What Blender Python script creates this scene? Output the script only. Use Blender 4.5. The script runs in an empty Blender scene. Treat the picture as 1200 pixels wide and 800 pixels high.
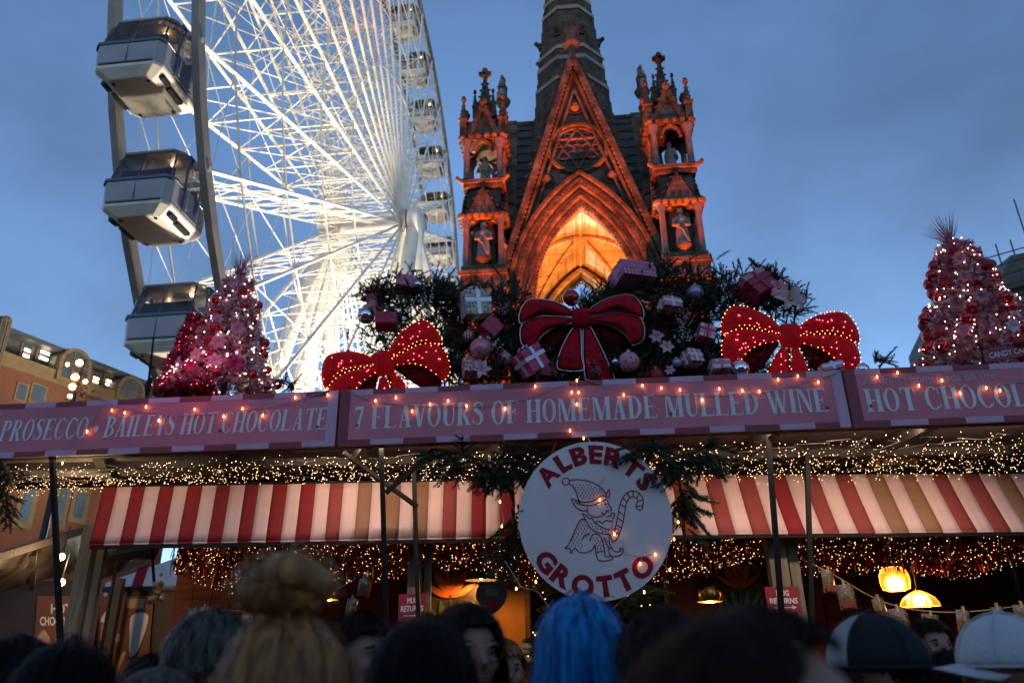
import bpy, bmesh, math, random
from mathutils import Vector, Matrix, noise
R = math.radians
rnd = random.Random(7)
SC = bpy.context.scene
COL = SC.collection
# ------------------------------------------------------------------ camera
F_PX, PITCH, ROLL, CAM = 880.0, R(22.8), R(1.0), Vector((0, 0, 1.6))
cam_data = bpy.data.cameras.new('camera')
cam_data.sensor_width = 36.0
cam_data.lens = F_PX / 1200 * 36
cam_data.clip_start, cam_data.clip_end = 0.05, 2000
cam = bpy.data.objects.new('camera', cam_data)
COL.objects.link(cam)
fw = Vector((0, math.cos(PITCH), math.sin(PITCH)))
up0 = Vector((0, -math.sin(PITCH), math.cos(PITCH)))
rt0 = Vector((1, 0, 0))
rt = rt0 * math.cos(ROLL) - up0 * math.sin(ROLL)
up = up0 * math.cos(ROLL) + rt0 * math.sin(ROLL)
cm = Matrix((rt, up, -fw)).transposed().to_4x4()
cm.translation = CAM
cam.matrix_world = cm
cam_data.dof.use_dof = True
cam_data.dof.focus_distance = 5.55
cam_data.dof.aperture_fstop = 2.4
SC.camera = cam
# ------------------------------------------------------------------ sky, exposure
world = bpy.data.worlds.new('World')
SC.world = world
world.use_nodes = True
wn, wl = world.node_tree.nodes, world.node_tree.links
wn.clear()
sky = wn.new('ShaderNodeTexSky')
sky.sky_type = 'NISHITA'
sky.sun_disc = False
sky.sun_elevation = R(9.0)
sky.sun_rotation = R(180)
sky.air_density, sky.dust_density, sky.ozone_density = 0.6, 0.1, 2.0
tc = wn.new('ShaderNodeTexCoord')
mp = wn.new('ShaderNodeMapping')
mp.inputs['Scale'].default_value = (1.0, 1.0, 1.5)
mp.inputs['Location'].default_value = (-1.72, 6.16, -4.81)
nz = wn.new('ShaderNodeTexNoise')
nz.inputs['Scale'].default_value = 1.5
nz.inputs['Detail'].default_value = 7
nz.inputs['Roughness'].default_value = 0.52
rp = wn.new('ShaderNodeValToRGB')
rp.color_ramp.elements[0].position = 0.38
rp.color_ramp.elements[1].position = 0.66
rp.color_ramp.elements[0].color = (0.22, 0.22, 0.22, 1)      # thin high haze everywhere
mul = wn.new('ShaderNodeMath'); mul.operation = 'MULTIPLY'; mul.inputs[1].default_value = 0.9
dk = wn.new('ShaderNodeMix'); dk.data_type = 'RGBA'; dk.blend_type = 'MIX'
tint = wn.new('ShaderNodeMix'); tint.data_type = 'RGBA'; tint.blend_type = 'MULTIPLY'
tint.inputs[0].default_value = 1.0
tint.inputs[7].default_value = (0.50, 0.46, 0.43, 1)      # cloud: a greyer, darker share of the same sky
bg = wn.new('ShaderNodeBackground')
SKY_STRENGTH = 0.15
bg.inputs['Strength'].default_value = SKY_STRENGTH
out = wn.new('ShaderNodeOutputWorld')
wl.new(tc.outputs['Generated'], mp.inputs['Vector'])
wl.new(mp.outputs['Vector'], nz.inputs['Vector'])
wl.new(nz.outputs['Fac'], rp.inputs['Fac'])
wl.new(rp.outputs['Color'], mul.inputs[0])
wl.new(mul.outputs[0], dk.inputs[0])
wl.new(sky.outputs['Color'], dk.inputs[6])
wl.new(sky.outputs['Color'], tint.inputs[6])
wl.new(tint.outputs[2], dk.inputs[7])
wl.new(dk.outputs[2], bg.inputs['Color'])
wl.new(bg.outputs['Background'], out.inputs['Surface'])
SC.view_settings.view_transform = 'Standard'
SC.view_settings.look = 'None'
SC.view_settings.gamma = 1.0
SC.view_settings.use_curve_mapping = False
SC.view_settings.exposure = 1.34
cy = SC.cycles
cy.use_denoising = True
cy.max_bounces = 6
cy.diffuse_bounces = 3
cy.glossy_bounces = 3
cy.transparent_max_bounces = 8
cy.sample_clamp_indirect = 4.0
cy.caustics_reflective = False
cy.caustics_refractive = False
# ------------------------------------------------------------------ helpers: pixel rays used only to place real points
def ray(px, py):
    return fw + rt * ((px - 600) / F_PX) + up * ((400 - py) / F_PX)
def at_y(px, py, y):
    r = ray(px, py); return CAM + r * (y / r.y)
def at_z(px, py, z):
    r = ray(px, py); return CAM + r * ((z - CAM.z) / r.z)
def at_plane(px, py, o, n):
    r = ray(px, py); return CAM + r * ((Vector(o) - CAM).dot(n) / r.dot(n))
# ------------------------------------------------------------------ helpers: meshes
class MB:
    def __init__(s, M=None):
        s.v, s.f, s.mi = [], [], []
        s.M = M or Matrix.Identity(4)
        s.mat = 0
    def pts(s, ps):
        b = len(s.v); M = s.M
        s.v.extend(M @ Vector(p) for p in ps)
        return b
    def face(s, idx):
        s.f.append(tuple(idx)); s.mi.append(s.mat)
    def poly(s, ps):
        b = s.pts(ps); s.face(range(b, b + len(ps)))
    def box(s, c, d, rot=None):
        c = Vector(c); h = Vector(d) * 0.5
        q = [Vector((x * h.x, y * h.y, z * h.z)) for z in (-1, 1) for y in (-1, 1) for x in (-1, 1)]
        if rot is not None: q = [rot @ p for p in q]
        b = s.pts([c + p for p in q])
        for f in ((0, 2, 3, 1), (4, 5, 7, 6), (0, 1, 5, 4), (2, 6, 7, 3), (0, 4, 6, 2), (1, 3, 7, 5)):
            s.face([b + i for i in f])
    def bar(s, a, b, w, h=None, upv=(0, 0, 1)):
        a, b = Vector(a), Vector(b); h = h or w
        d = (b - a); L = d.length
        if L < 1e-6: return
        d /= L; u = Vector(upv)
        if abs(d.dot(u)) > 0.98: u = Vector((0, 1, 0))
        x = d.cross(u).normalized(); y = x.cross(d)
        rot = Matrix((x, d, y)).transposed()
        s.box((a + b) / 2, (w, L, h), rot)
    def tube(s, ps, r, n=8, cap=True):
        ps = [Vector(p) for p in ps]
        k = len(ps); rs = r if isinstance(r, (list, tuple)) else [r] * k
        ref = Vector((0, 0, 1))
        t0 = (ps[1] - ps[0]).normalized()
        if abs(t0.dot(ref)) > 0.95: ref = Vector((0, 1, 0))
        x = t0.cross(ref).normalized()
        rings = []
        for i in range(k):
            t = (ps[min(i + 1, k - 1)] - ps[max(i - 1, 0)])
            t = t.normalized() if t.length > 1e-9 else t0
            x = (x - t * x.dot(t))
            x = x.normalized() if x.length > 1e-6 else t.orthogonal().normalized()
            y = t.cross(x)
            rings.append(s.pts([ps[i] + (x * math.cos(a) + y * math.sin(a)) * rs[i] for a in [2 * math.pi * j / n for j in range(n)]]))
        for i in range(k - 1):
            a, b = rings[i], rings[i + 1]
            for j in range(n):
                j2 = (j + 1) % n
                s.face((a + j, a + j2, b + j2, b + j))
        if cap:
            s.face([rings[0] + j for j in reversed(range(n))]); s.face([rings[-1] + j for j in range(n)])
    def lathe(s, prof, c=(0, 0, 0), n=16, rot=None, sx=1, sy=1):
        c = Vector(c); rings = []
        for (r, z) in prof:
            q = [Vector((r * sx * math.cos(2 * math.pi * j / n), r * sy * math.sin(2 * math.pi * j / n), z)) for j in range(n)]
            if rot is not None: q = [rot @ p for p in q]
            rings.append(s.pts([c + p for p in q]))
        for a, b in zip(rings[:-1], rings[1:]):
            for j in range(n):
                j2 = (j + 1) % n
                s.face((a + j, a + j2, b + j2, b + j))
        if prof[0][0] > 1e-4: s.face([rings[0] + j for j in reversed(range(n))])
        if prof[-1][0] > 1e-4: s.face([rings[-1] + j for j in range(n)])
    def ball(s, c, r, n=12, m=8, sz=1.0):
        s.lathe([(max(1e-5, r * math.sin(math.pi * i / m)), -r * sz * math.cos(math.pi * i / m)) for i in range(m + 1)], c, n)
    def octa(s, c, r):
        c = Vector(c)
        b = s.pts([c + Vector(d) * r for d in ((1, 0, 0), (0, 1, 0), (-1, 0, 0), (0, -1, 0), (0, 0, 1), (0, 0, -1))])
        for i in range(4):
            j = (i + 1) % 4
            s.face((b + i, b + j, b + 4)); s.face((b + j, b + i, b + 5))
    def prism(s, poly, fr, d0, d1):
        """poly: 2-D points; fr(u, v, d) -> 3-D point; extruded from depth d0 to d1"""
        n = len(poly)
        a = s.pts([fr(u, v, d0) for u, v in poly]); b = s.pts([fr(u, v, d1) for u, v in poly])
        s.face([a + i for i in range(n)]); s.face([b + i for i in reversed(range(n))])
        for i in range(n):
            j = (i + 1) % n
            s.face((a + j, a + i, b + i, b + j))
    def grid(s, rows):
        nr, nc = len(rows), len(rows[0])
        b = s.pts([p for r in rows for p in r])
        for i in range(nr - 1):
            for j in range(nc - 1):
                s.face((b + i * nc + j, b + i * nc + j + 1, b + (i + 1) * nc + j + 1, b + (i + 1) * nc + j))
    def build(s, name, mats, parent=None, smooth=False, world=True, loc=None, bevel=0):
        me = bpy.data.meshes.new(name)
        off = Vector((0, 0, 0))
        if parent is not None and world: off = wloc(parent)
        if loc is not None: off = Vector(loc)
        me.from_pydata([tuple(v - off) for v in s.v], [], s.f)
        if not isinstance(mats, (list, tuple)): mats = [mats]
        for m in mats: me.materials.append(M[m] if isinstance(m, str) else m)
        if len(mats) > 1: me.polygons.foreach_set('material_index', s.mi)
        if smooth is True: me.polygons.foreach_set('use_smooth', [True] * len(me.polygons))
        me.update()
        if smooth == 'auto':
            me.polygons.foreach_set('use_smooth', [True] * len(me.polygons))
            me.set_sharp_from_angle(angle=R(40))
        o = bpy.data.objects.new(name, me)
        COL.objects.link(o)
        if parent is not None: o.parent = parent
        if loc is not None: o.location = loc
        if bevel:
            b = o.modifiers.new('bevel', 'BEVEL'); b.width = bevel; b.segments = 2; b.limit_method = 'ANGLE'
        return o
def wloc(o):
    l = Vector(o.location)
    while o.parent is not None:
        o = o.parent; l += o.location
    return l
def tag(o, label, cat, group=None):
    o['label'] = label; o['category'] = cat
    if group: o['group'] = group
    return o
def thing(name, label, cat, loc=(0, 0, 0), group=None, rot=None):
    o = bpy.data.objects.new(name, None)
    o.empty_display_size = 0.2
    COL.objects.link(o); o.location = loc
    if rot is not None: o.rotation_euler = rot
    return tag(o, label, cat, group)
def structure(o): o['kind'] = 'structure'; return o
def stuff(o): o['kind'] = 'stuff'; return o
def dup(root, **kw):
    c = root.copy(); COL.objects.link(c)
    for k, v in kw.items(): c[k] = v
    for ch in root.children:
        d = ch.copy(); COL.objects.link(d); d.parent = c
        for g in ch.children:
            e = g.copy(); COL.objects.link(e); e.parent = d
    return c
def recolour(o, mat):
    """same mesh, other paint: the slot is linked to the object"""
    o.material_slots[0].link = 'OBJECT'; o.material_slots[0].material = M[mat] if isinstance(mat, str) else mat
def lamp(name, kind, loc, energy, color, parent=None, radius=0.1, target=None, angle=None, blend=0.5):
    d = bpy.data.lights.new(name, kind)
    d.energy = energy; d.color = color
    d.shadow_soft_size = radius
    if kind == 'SPOT': d.spot_size = R(angle or 60); d.spot_blend = blend
    o = bpy.data.objects.new(name, d); COL.objects.link(o)
    o.location = loc
    if target is not None:
        o.rotation_euler = (Vector(target) - Vector(loc)).to_track_quat('-Z', 'Y').to_euler()
    if parent is not None:
        o.parent = parent; o.location = Vector(loc) - wloc(parent)
    return o
# ------------------------------------------------------------------ materials
M = {}
def mat(name, col, rough=0.6, metal=0.0, var=0.25, scale=12.0, bump=0.0, bscale=None, emit=None, estr=0.0, trans=0.0, alpha=1.0, spec=0.5, col2=None, stretch=None, sheen=0.0, coat=0.0, space='Object', blocks=None):
    m = bpy.data.materials.new(name); m.use_nodes = True
    nt = m.node_tree; b = nt.nodes['Principled BSDF']
    b.inputs['Roughness'].default_value = rough
    b.inputs['Metallic'].default_value = metal
    b.inputs['Specular IOR Level'].default_value = spec
    if trans: b.inputs['Transmission Weight'].default_value = trans
    if alpha < 1: b.inputs['Alpha'].default_value = alpha
    if sheen: b.inputs['Sheen Weight'].default_value = sheen
    if coat: b.inputs['Coat Weight'].default_value = coat
    c = (*col, 1)
    tcn = nt.nodes.new('ShaderNodeTexCoord')
    src = tcn.outputs[space]
    if stretch:
        mpn = nt.nodes.new('ShaderNodeMapping'); mpn.inputs['Scale'].default_value = stretch
        nt.links.new(src, mpn.inputs['Vector']); src = mpn.outputs['Vector']
    n = nt.nodes.new('ShaderNodeTexNoise'); n.inputs['Scale'].default_value = scale; n.inputs['Detail'].default_value = 5
    nt.links.new(src, n.inputs['Vector'])
    if var or col2:
        rpn = nt.nodes.new('ShaderNodeValToRGB')
        rpn.color_ramp.elements[0].position = 0.3; rpn.color_ramp.elements[1].position = 0.7
        lo = tuple(x * (1 - var) for x in col); hi = col2 if col2 else tuple(min(1, x * (1 + var * 0.7)) for x in col)
        rpn.color_ramp.elements[0].color = (*lo, 1); rpn.color_ramp.elements[1].color = (*hi, 1)
        nt.links.new(n.outputs['Fac'], rpn.inputs['Fac']); nt.links.new(rpn.outputs['Color'], b.inputs['Base Color'])
    else:
        b.inputs['Base Color'].default_value = c
    if blocks:
        bk = nt.nodes.new('ShaderNodeTexBrick'); bk.inputs['Scale'].default_value = blocks; bk.inputs['Mortar Size'].default_value = 0.018
        bk.inputs['Color1'].default_value = (1, 1, 1, 1); bk.inputs['Color2'].default_value = (0.8, 0.8, 0.8, 1); bk.inputs['Mortar'].default_value = (0.55, 0.55, 0.55, 1)
        mpb = nt.nodes.new('ShaderNodeMapping'); mpb.inputs['Rotation'].default_value = (math.radians(90), 0, 0)
        nt.links.new(tcn.outputs[space], mpb.inputs['Vector']); nt.links.new(mpb.outputs['Vector'], bk.inputs['Vector'])
        mxb = nt.nodes.new('ShaderNodeMix'); mxb.data_type = 'RGBA'; mxb.blend_type = 'MULTIPLY'; mxb.inputs[0].default_value = 1.0
        nt.links.new(rpn.outputs['Color'], mxb.inputs[6]); nt.links.new(bk.outputs['Color'], mxb.inputs[7]); nt.links.new(mxb.outputs[2], b.inputs['Base Color'])
    if bump:
        n2 = nt.nodes.new('ShaderNodeTexNoise'); n2.inputs['Scale'].default_value = bscale or scale * 3; n2.inputs['Detail'].default_value = 4
        nt.links.new(src, n2.inputs['Vector'])
        bp = nt.nodes.new('ShaderNodeBump'); bp.inputs['Strength'].default_value = bump; bp.inputs['Distance'].default_value = 0.02
        nt.links.new(n2.outputs['Fac'], bp.inputs['Height']); nt.links.new(bp.outputs['Normal'], b.inputs['Normal'])
    if emit:
        b.inputs['Emission Color'].default_value = (*emit, 1); b.inputs['Emission Strength'].default_value = estr
    M[name] = m
    return m
def glow(name, col, strength, sample=False):
    m = mat(name, (0.8, 0.7, 0.5), 0.4, var=0, emit=col, estr=strength)
    m.cycles.emission_sampling = 'AUTO' if sample else 'NONE'
    return m
mat('asphalt', (0.05, 0.048, 0.047), 0.85, var=0.35, scale=4, bump=0.3, bscale=60)
mat('wheel_white', (0.80, 0.77, 0.70), 0.45, var=0.12, scale=1.5)
mat('wheel_rim', (0.27, 0.23, 0.20), 0.5, var=0.2, scale=2)
mat('hub_steel', (0.5, 0.48, 0.45), 0.4, metal=0.3)
mat('cabin_grey', (0.34, 0.32, 0.32), 0.35, var=0.1, scale=2, coat=0.3)
mat('cabin_tray', (0.78, 0.72, 0.62), 0.4, var=0.15, scale=3)
mat('cabin_glass', (0.03, 0.03, 0.04), 0.06, var=0, alpha=0.62, spec=0.9)
mat('cabin_trim', (0.10, 0.12, 0.17), 0.3, var=0.1)
mat('dark_metal', (0.02, 0.02, 0.022), 0.45, var=0.3, scale=20)
glow('cabin_lamp', (1.0, 0.62, 0.3), 9)
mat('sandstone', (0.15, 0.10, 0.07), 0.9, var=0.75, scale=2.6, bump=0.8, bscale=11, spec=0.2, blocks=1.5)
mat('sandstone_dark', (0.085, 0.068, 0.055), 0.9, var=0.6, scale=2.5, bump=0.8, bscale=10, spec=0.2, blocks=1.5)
mat('sandstone_pale', (0.24, 0.21, 0.185), 0.85, var=0.3, scale=3, bump=0.4, bscale=14)
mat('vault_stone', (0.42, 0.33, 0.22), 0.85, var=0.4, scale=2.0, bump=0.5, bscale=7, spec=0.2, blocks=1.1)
mat('marble_shaft', (0.15, 0.11, 0.10), 0.4, var=0.35, scale=5)
mat('slate', (0.055, 0.05, 0.045), 0.8, var=0.45, scale=3.5, bump=0.4, bscale=16)
mat('rose_shade_dark', (0.012, 0.011, 0.012), 0.6, var=0.2)  # near-black colour standing in for the shade of a hollow
mat('brick_tan', (0.085, 0.026, 0.008), 0.85, var=0.25, scale=9, bump=0.3, bscale=40)
mat('stone_buff', (0.10, 0.06, 0.024), 0.8, var=0.2, scale=4)
mat('lead_roof', (0.035, 0.037, 0.042), 0.5, var=0.3, scale=5)
mat('office_glass', (0.03, 0.04, 0.05), 0.08, var=0, spec=0.8)
glow('office_tube', (1.0, 0.82, 0.55), 4)
glow('warm_bulb', (1.0, 0.55, 0.18), 11)
glow('string_bulb', (1.0, 0.36, 0.08), 7)
glow('pin_bulb', (1.0, 0.55, 0.22), 3.4)
glow('pin_bulb_white', (1.0, 0.58, 0.30), 2.7)
glow('tree_bulb', (1.0, 0.80, 0.62), 9, True)
glow('pin_bulb_red', (1.0, 0.42, 0.14), 4.2)
glow('pin_bulb_pink', (1.0, 0.10, 0.20), 4)

# ------------------------------------------------------------------ ground
g = MB(); S = 400
g.poly([(-S, -S, 0), (S, -S, 0), (S, S, 0), (-S, S, 0)])
structure(g.build('ground', 'asphalt'))

# ------------------------------------------------------------------ observation wheel
HUB, PHI, WR, WW, HW = Vector((-6.2, 28.83, 19.43)), -0.108, 16.7, 1.0, 1.47
wheel = thing('observation_wheel', 'tall white lattice observation wheel floodlit warm white against the dusk sky', 'ferris wheel', (HUB.x, HUB.y, 0), rot=(0, 0, PHI))
def hubchild(o, t=0.0):
    o.location = (0, 0, HUB.z); o.rotation_euler = (t, 0, 0); return o
b = MB()
R0, R1 = 0.55, WR - 0.12
def sx(r): return HW + (WW - HW) * (r - R0) / (R1 - R0)
levels = [2.6, 4.4, 6.3, 8.2, 10.2, 12.3, 14.4]
for s_ in (-1, 1):
    b.tube([(s_ * HW, R0, 0), (s_ * WW, R1, 0)], 0.058, 6)
for i, r in enumerate(levels):
    b.tube([(-sx(r), r, 0), (sx(r), r, 0)], 0.034, 5)
    if i + 1 < len(levels):
        r2 = levels[i + 1]
        b.tube([(-sx(r), r, 0), (sx(r2), r2, 0)], 0.02, 4)
        b.tube([(sx(r), r, 0), (-sx(r2), r2, 0)], 0.02, 4)
spoke = hubchild(b.build('spoke', 'wheel_white', wheel, world=False, smooth='auto'), R(197.3))
for k in range(1, 36):
    c = spoke.copy(); COL.objects.link(c); c.rotation_euler = (R(197.3 + 10 * k), 0, 0)
# maintenance ladders on a few spokes
b = MB()
for dx in (-0.16, 0.16): b.tube([(0.75 + dx, 2.2, 0.12), (0.55 + dx, R1 - 0.6, 0.12)], 0.018, 4)
r = 2.4
while r < R1 - 0.7:
    xx = 0.75 - 0.2 * (r - 2.2) / (R1 - 2.8)
    b.tube([(xx - 0.16, r, 0.12), (xx + 0.16, r, 0.12)], 0.012, 4); r += 0.32
lad = hubchild(b.build('ladder', 'wheel_white', wheel, world=False), R(177.3))
for k in (147.3, 207.3, 117.3, 27.3):
    c = lad.copy(); COL.objects.link(c); c.rotation_euler = (R(k), 0, 0)
# rims: box-section polygons of 72 segments
for s_ in (-1, 1):
    b = MB()
    prev = None; rings = []
    for k in range(73):
        t = R(197.3 + 5 * k); cs, sn = math.cos(t), math.sin(t)
        rings.append(b.pts([(s_ * WW + dx, rr * cs, rr * sn) for dx, rr in ((-0.085, WR - 0.15), (0.085, WR - 0.15), (0.085, WR + 0.15), (-0.085, WR + 0.15))]))
    for a_, c_ in zip(rings[:-1], rings[1:]):
        for j in range(4):
            j2 = (j + 1) % 4
            b.face((a_ + j, a_ + j2, c_ + j2, c_ + j))
    hubchild(b.build('rim', 'wheel_rim', wheel, world=False))
    for q, rr in ((0, 0.90), (1, 0.74), (2, 0.57), (3, 0.4)):
        b = MB(); rd = rr * WR
        ps = [(s_ * sx(rd), rd * math.cos(R(197.3 + 10 * k)), rd * math.sin(R(197.3 + 10 * k))) for k in range(37)]
        for p0, p1 in zip(ps[:-1], ps[1:]): b.tube([p0, p1], 0.03, 5, cap=False)
        hubchild(b.build('inner_ring', 'wheel_white', wheel, world=False))
    # tension braces between neighbouring spokes
    b = MB()
    for k in range(36):
        t0, t1 = R(197.3 + 10 * k), R(207.3 + 10 * k)
        for ra, rb in ((0.9, 0.74), (0.74, 0.57), (0.985, 0.9)):
            for (a_, c_) in (((ra, t0), (rb, t1)), ((rb, t0), (ra, t1))):
                if ra == 0.74 and a_[0] == 0.74: continue
                b.tube([(s_ * sx(a_[0] * WR), a_[0] * WR * math.cos(a_[1]), a_[0] * WR * math.sin(a_[1])),
                        (s_ * sx(c_[0] * WR), c_[0] * WR * math.cos(c_[1]), c_[0] * WR * math.sin(c_[1]))], 0.014, 4, cap=False)
    hubchild(b.build('tension_brace', 'wheel_white', wheel, world=False))
# hub and axle
rotx = Matrix.Rotation(R(90), 3, 'Y')
b = MB(); b.lathe([(0.0001, -2.1), (0.42, -2.1), (0.42, -1.75), (0.62, -1.7), (0.62, -1.35), (0.34, -1.3), (0.34, 1.3), (0.62, 1.35), (0.62, 1.7), (0.42, 1.75), (0.42, 2.1), (0.3, 2.18), (0.0001, 2.2)], (0, 0, 0), 24, rotx)
hubchild(b.build('hub', 'hub_steel', wheel, world=False, smooth='auto'))
for s_ in (-1, 1):
    for dy in (-1, 1):
        b = MB(); b.tube([(s_ * 1.95, 0, HUB.z), (s_ * 2.35, dy * 4.3, HUB.z * 0.45), (s_ * 2.7, dy * 7.5, 0)], [0.30, 0.36, 0.40], 10)
        b.build('support_leg', 'wheel_white', wheel, world=False, smooth='auto')
    b = MB(); b.tube([(s_ * 2.0, 0, HUB.z - 0.2), (s_ * 2.6, 0, 10), (s_ * 3.1, 0, 0)], [0.34, 0.5, 0.62], 12)
    b.build('support_leg', 'wheel_white', wheel, world=False, smooth='auto')
    b = MB(); b.tube([(s_ * 2.0, 0, HUB.z - 0.3), (s_ * 7.0, 0.5, 0)], 0.22, 8)
    b.build('outrigger', 'wheel_white', wheel, world=False, smooth='auto')
    b = MB(); b.lathe([(0.55, -0.25), (0.75, -0.2), (0.75, 0.25), (0.55, 0.3)], (s_ * 2.02, 0, HUB.z - 0.1), 14, rotx)
    b.build('bearing_block', 'wheel_white', wheel, world=False, smooth='auto')
WM = Matrix.Translation((HUB.x, HUB.y, 0)) @ Matrix.Rotation(PHI, 4, 'Z')
WF = (1.0, 0.88, 0.70)
for lx, ly in ((0, -3.0), (0, 6.0), (3.6, -6.0)):
    p = WM @ Vector((lx, ly, 0.6))
    fx = thing('wheel_floodlight', ('black floodlight on the ground between the legs of the wheel, near side', 'black floodlight on the ground between the legs of the wheel, far side', 'black floodlight on the ground right of the wheel legs')[(lx > 0) * 2 or (ly > 0) * 1], 'floodlight', (p.x, p.y, 0), group='floodlights of the wheel')
    b = MB(); b.box((0, 0, 0.3), (0.5, 0.35, 0.35)); b.build('housing', 'dark_metal', fx, world=False)
    b = MB(); b.box((0, 0, 0.06), (0.3, 0.3, 0.12)); b.build('bracket', 'dark_metal', fx, world=False)
    lamp('floodlight_beam', 'SPOT', (p.x, p.y, 0.7), 9500 if lx == 0 else 7500, WF, fx, 0.25, target=WM @ Vector((0, ly * 0.25, HUB.z)), angle=150, blend=0.6)

# gondolas (origin at the pivot axle)
def gondola(label, group):
    t = thing('wheel_gondola', label, 'gondola', group=group)
    W, D = 0.78, 0.80           # half sizes along axle and along the rim
    def ring(z, w, d, ch=0.14): return [(-w + ch, -d, z), (w - ch, -d, z), (w, -d + ch, z), (w, d - ch, z), (w - ch, d, z), (-w + ch, d, z), (-w, d - ch, z), (-w, -d + ch, z)]
    def shell(name, m, rows, cap0=True, cap1=True):
        b = MB(); rs = [b.pts(ring(*q)) for q in rows]
        for a_, c_ in zip(rs[:-1], rs[1:]):
            for j in range(8): b.face((a_ + j, a_ + (j + 1) % 8, c_ + (j + 1) % 8, c_ + j))
        if cap0: b.face([rs[0] + j for j in reversed(range(8))])
        if cap1: b.face([rs[-1] + j for j in range(8)])
        return b.build(name, m, t, world=False, bevel=0.012)
    tray = shell('underside_tray', 'cabin_tray', [(-1.52, W - 0.30, D - 0.20, 0.1), (-1.50, W - 0.27, D - 0.17, 0.1), (-1.33, W - 0.02, D - 0.02), (-1.27, W, D)], True, True)
    shell('lower_panel', 'cabin_grey', [(-1.265, W - 0.015, D - 0.015), (-0.74, W + 0.02, D + 0.02)])
    shell('belt_rail', 'cabin_trim', [(-0.738, W + 0.045, D + 0.045), (-0.66, W + 0.045, D + 0.045)])
    shell('window_band', 'cabin_glass', [(-0.658, W - 0.01, D - 0.01), (-0.15, W - 0.03, D - 0.10, 0.16), (0.12, W - 0.07, D - 0.22, 0.18)], False, False)
    shell('roof', 'cabin_grey', [(0.121, W - 0.06, D - 0.21, 0.18), (0.17, W - 0.02, D - 0.19, 0.18), (0.25, W - 0.16, D - 0.36, 0.18)])
    for s_ in (-1, 1):
        for q_ in (-1, 1):
            b = MB(); b.bar((s_ * (W - .09), q_ * (D - .09), -.66), (s_ * (W - .17), q_ * (D - .32), .13), .035, .035); b.build('window_post', 'cabin_trim', t, world=False)
        b = MB(); b.bar((0.0, s_ * (D - .015), -.66), (0.0, s_ * (D - .225), .125), .03, .03); b.build('window_post', 'cabin_trim', t, world=False)
        b = MB(); b.box((0, s_ * (D + .012), -1.0), (.012, .02, .5)); b.box((0, s_ * (D + .012), -1.235), (1.2, .02, .03)); b.build('panel_seam', 'cabin_trim', t, world=False)
        b = MB()
        b.box((s_ * (W + 0.035), 0, -0.98), (0.03, 0.62, 0.56)); b.box((s_ * (W + 0.02), -0.30, -0.25), (0.04, 0.04, 0.82)); b.box((s_ * (W + 0.02), 0.30, -0.25), (0.04, 0.04, 0.82)); b.box((s_ * (W + 0.02), 0, 0.14), (0.05, 0.64, 0.05))
        b.build('door', 'cabin_trim', t, world=False)
        b = MB(); b.tube([(s_ * (W - 0.1), 0, 0.06), (s_ * (WW + 0.12), 0, 0)], 0.06, 8); b.box((s_ * (W + 0.06), 0, 0.06), (0.10, 0.3, 0.12))
        b.build('pivot_arm', 'hub_steel', t, world=False)
        b = MB(); b.tube([(s_ * (W + 0.08), -0.22, -1.2), (s_ * (W + 0.08), -0.22, -0.1)], 0.014, 6); b.tube([(s_ * (W + 0.08), 0.22, -1.2), (s_ * (W + 0.08), 0.22, -0.1)], 0.014, 6)
        b.build('handrail', 'hub_steel', t, world=False)
    b = MB()
    for x in (-0.52, 0.52):
        for y in (-0.5, 0.5): b.lathe([(0.04, -1.535), (0.04, -1.49)], (x * 0.75, y, 0), 8)
    stuff(b.build('mount_pads', 'dark_metal', tray, world=False))
    b = MB()
    for s_ in (-1, 1):
        b.box((s_ * 0.62, 0.1, -1.43), (0.12, 0.5, 0.09)); b.box((s_ * 0.66, -0.35, -1.42), (0.1, 0.25, 0.1))
    stuff(b.build('latch_gear', 'dark_metal', tray, world=False))
    b = MB()
    b.box((0, -0.28, -0.72), (1.2, 0.35, 0.1)); b.box((0, 0.28, -0.72), (1.2, 0.35, 0.1))
    b.box((0, -0.47, -0.5), (1.2, 0.06, 0.5)); b.box((0, 0.47, -0.5), (1.2, 0.06, 0.5))
    b.build('bench', 'dark_metal', t, world=False)
    b = MB(); b.ball((0.35, -0.2, 0.05), 0.05, 8, 6); b.ball((-0.45, 0.2, 0.05), 0.05, 8, 6); b.build('cabin_lamp', 'cabin_lamp', t, world=False)
    return t
proto = None
near = [(197.3, 'large near gondola of the wheel, topmost on the left'), (207.3, 'large near gondola of the wheel, second from top on the left'), (217.3, 'large near gondola of the wheel, half behind the pink christmas trees'),
        (227.3, 'large near gondola of the wheel, low behind the purple signs')]
names = ['topmost', 'second from top', 'third from top', 'fourth from top', 'fifth from top', 'sixth from top', 'seventh from top', 'lowest']
far = [(77.3 - 10 * i, 'small far gondola on the right of the wheel, ' + n) for i, n in enumerate(names)]
for t, lab in near + far:
    g_ = 'gondolas of the wheel'
    if proto is None: proto = gondola(lab, g_); o = proto
    else: o = dup(proto, label=lab)
    p = WM @ (Vector((0, WR * math.cos(R(t)), WR * math.sin(R(t)) + HUB.z)))
    o.location = p; o.rotation_euler = (0, 0, PHI)

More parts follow.
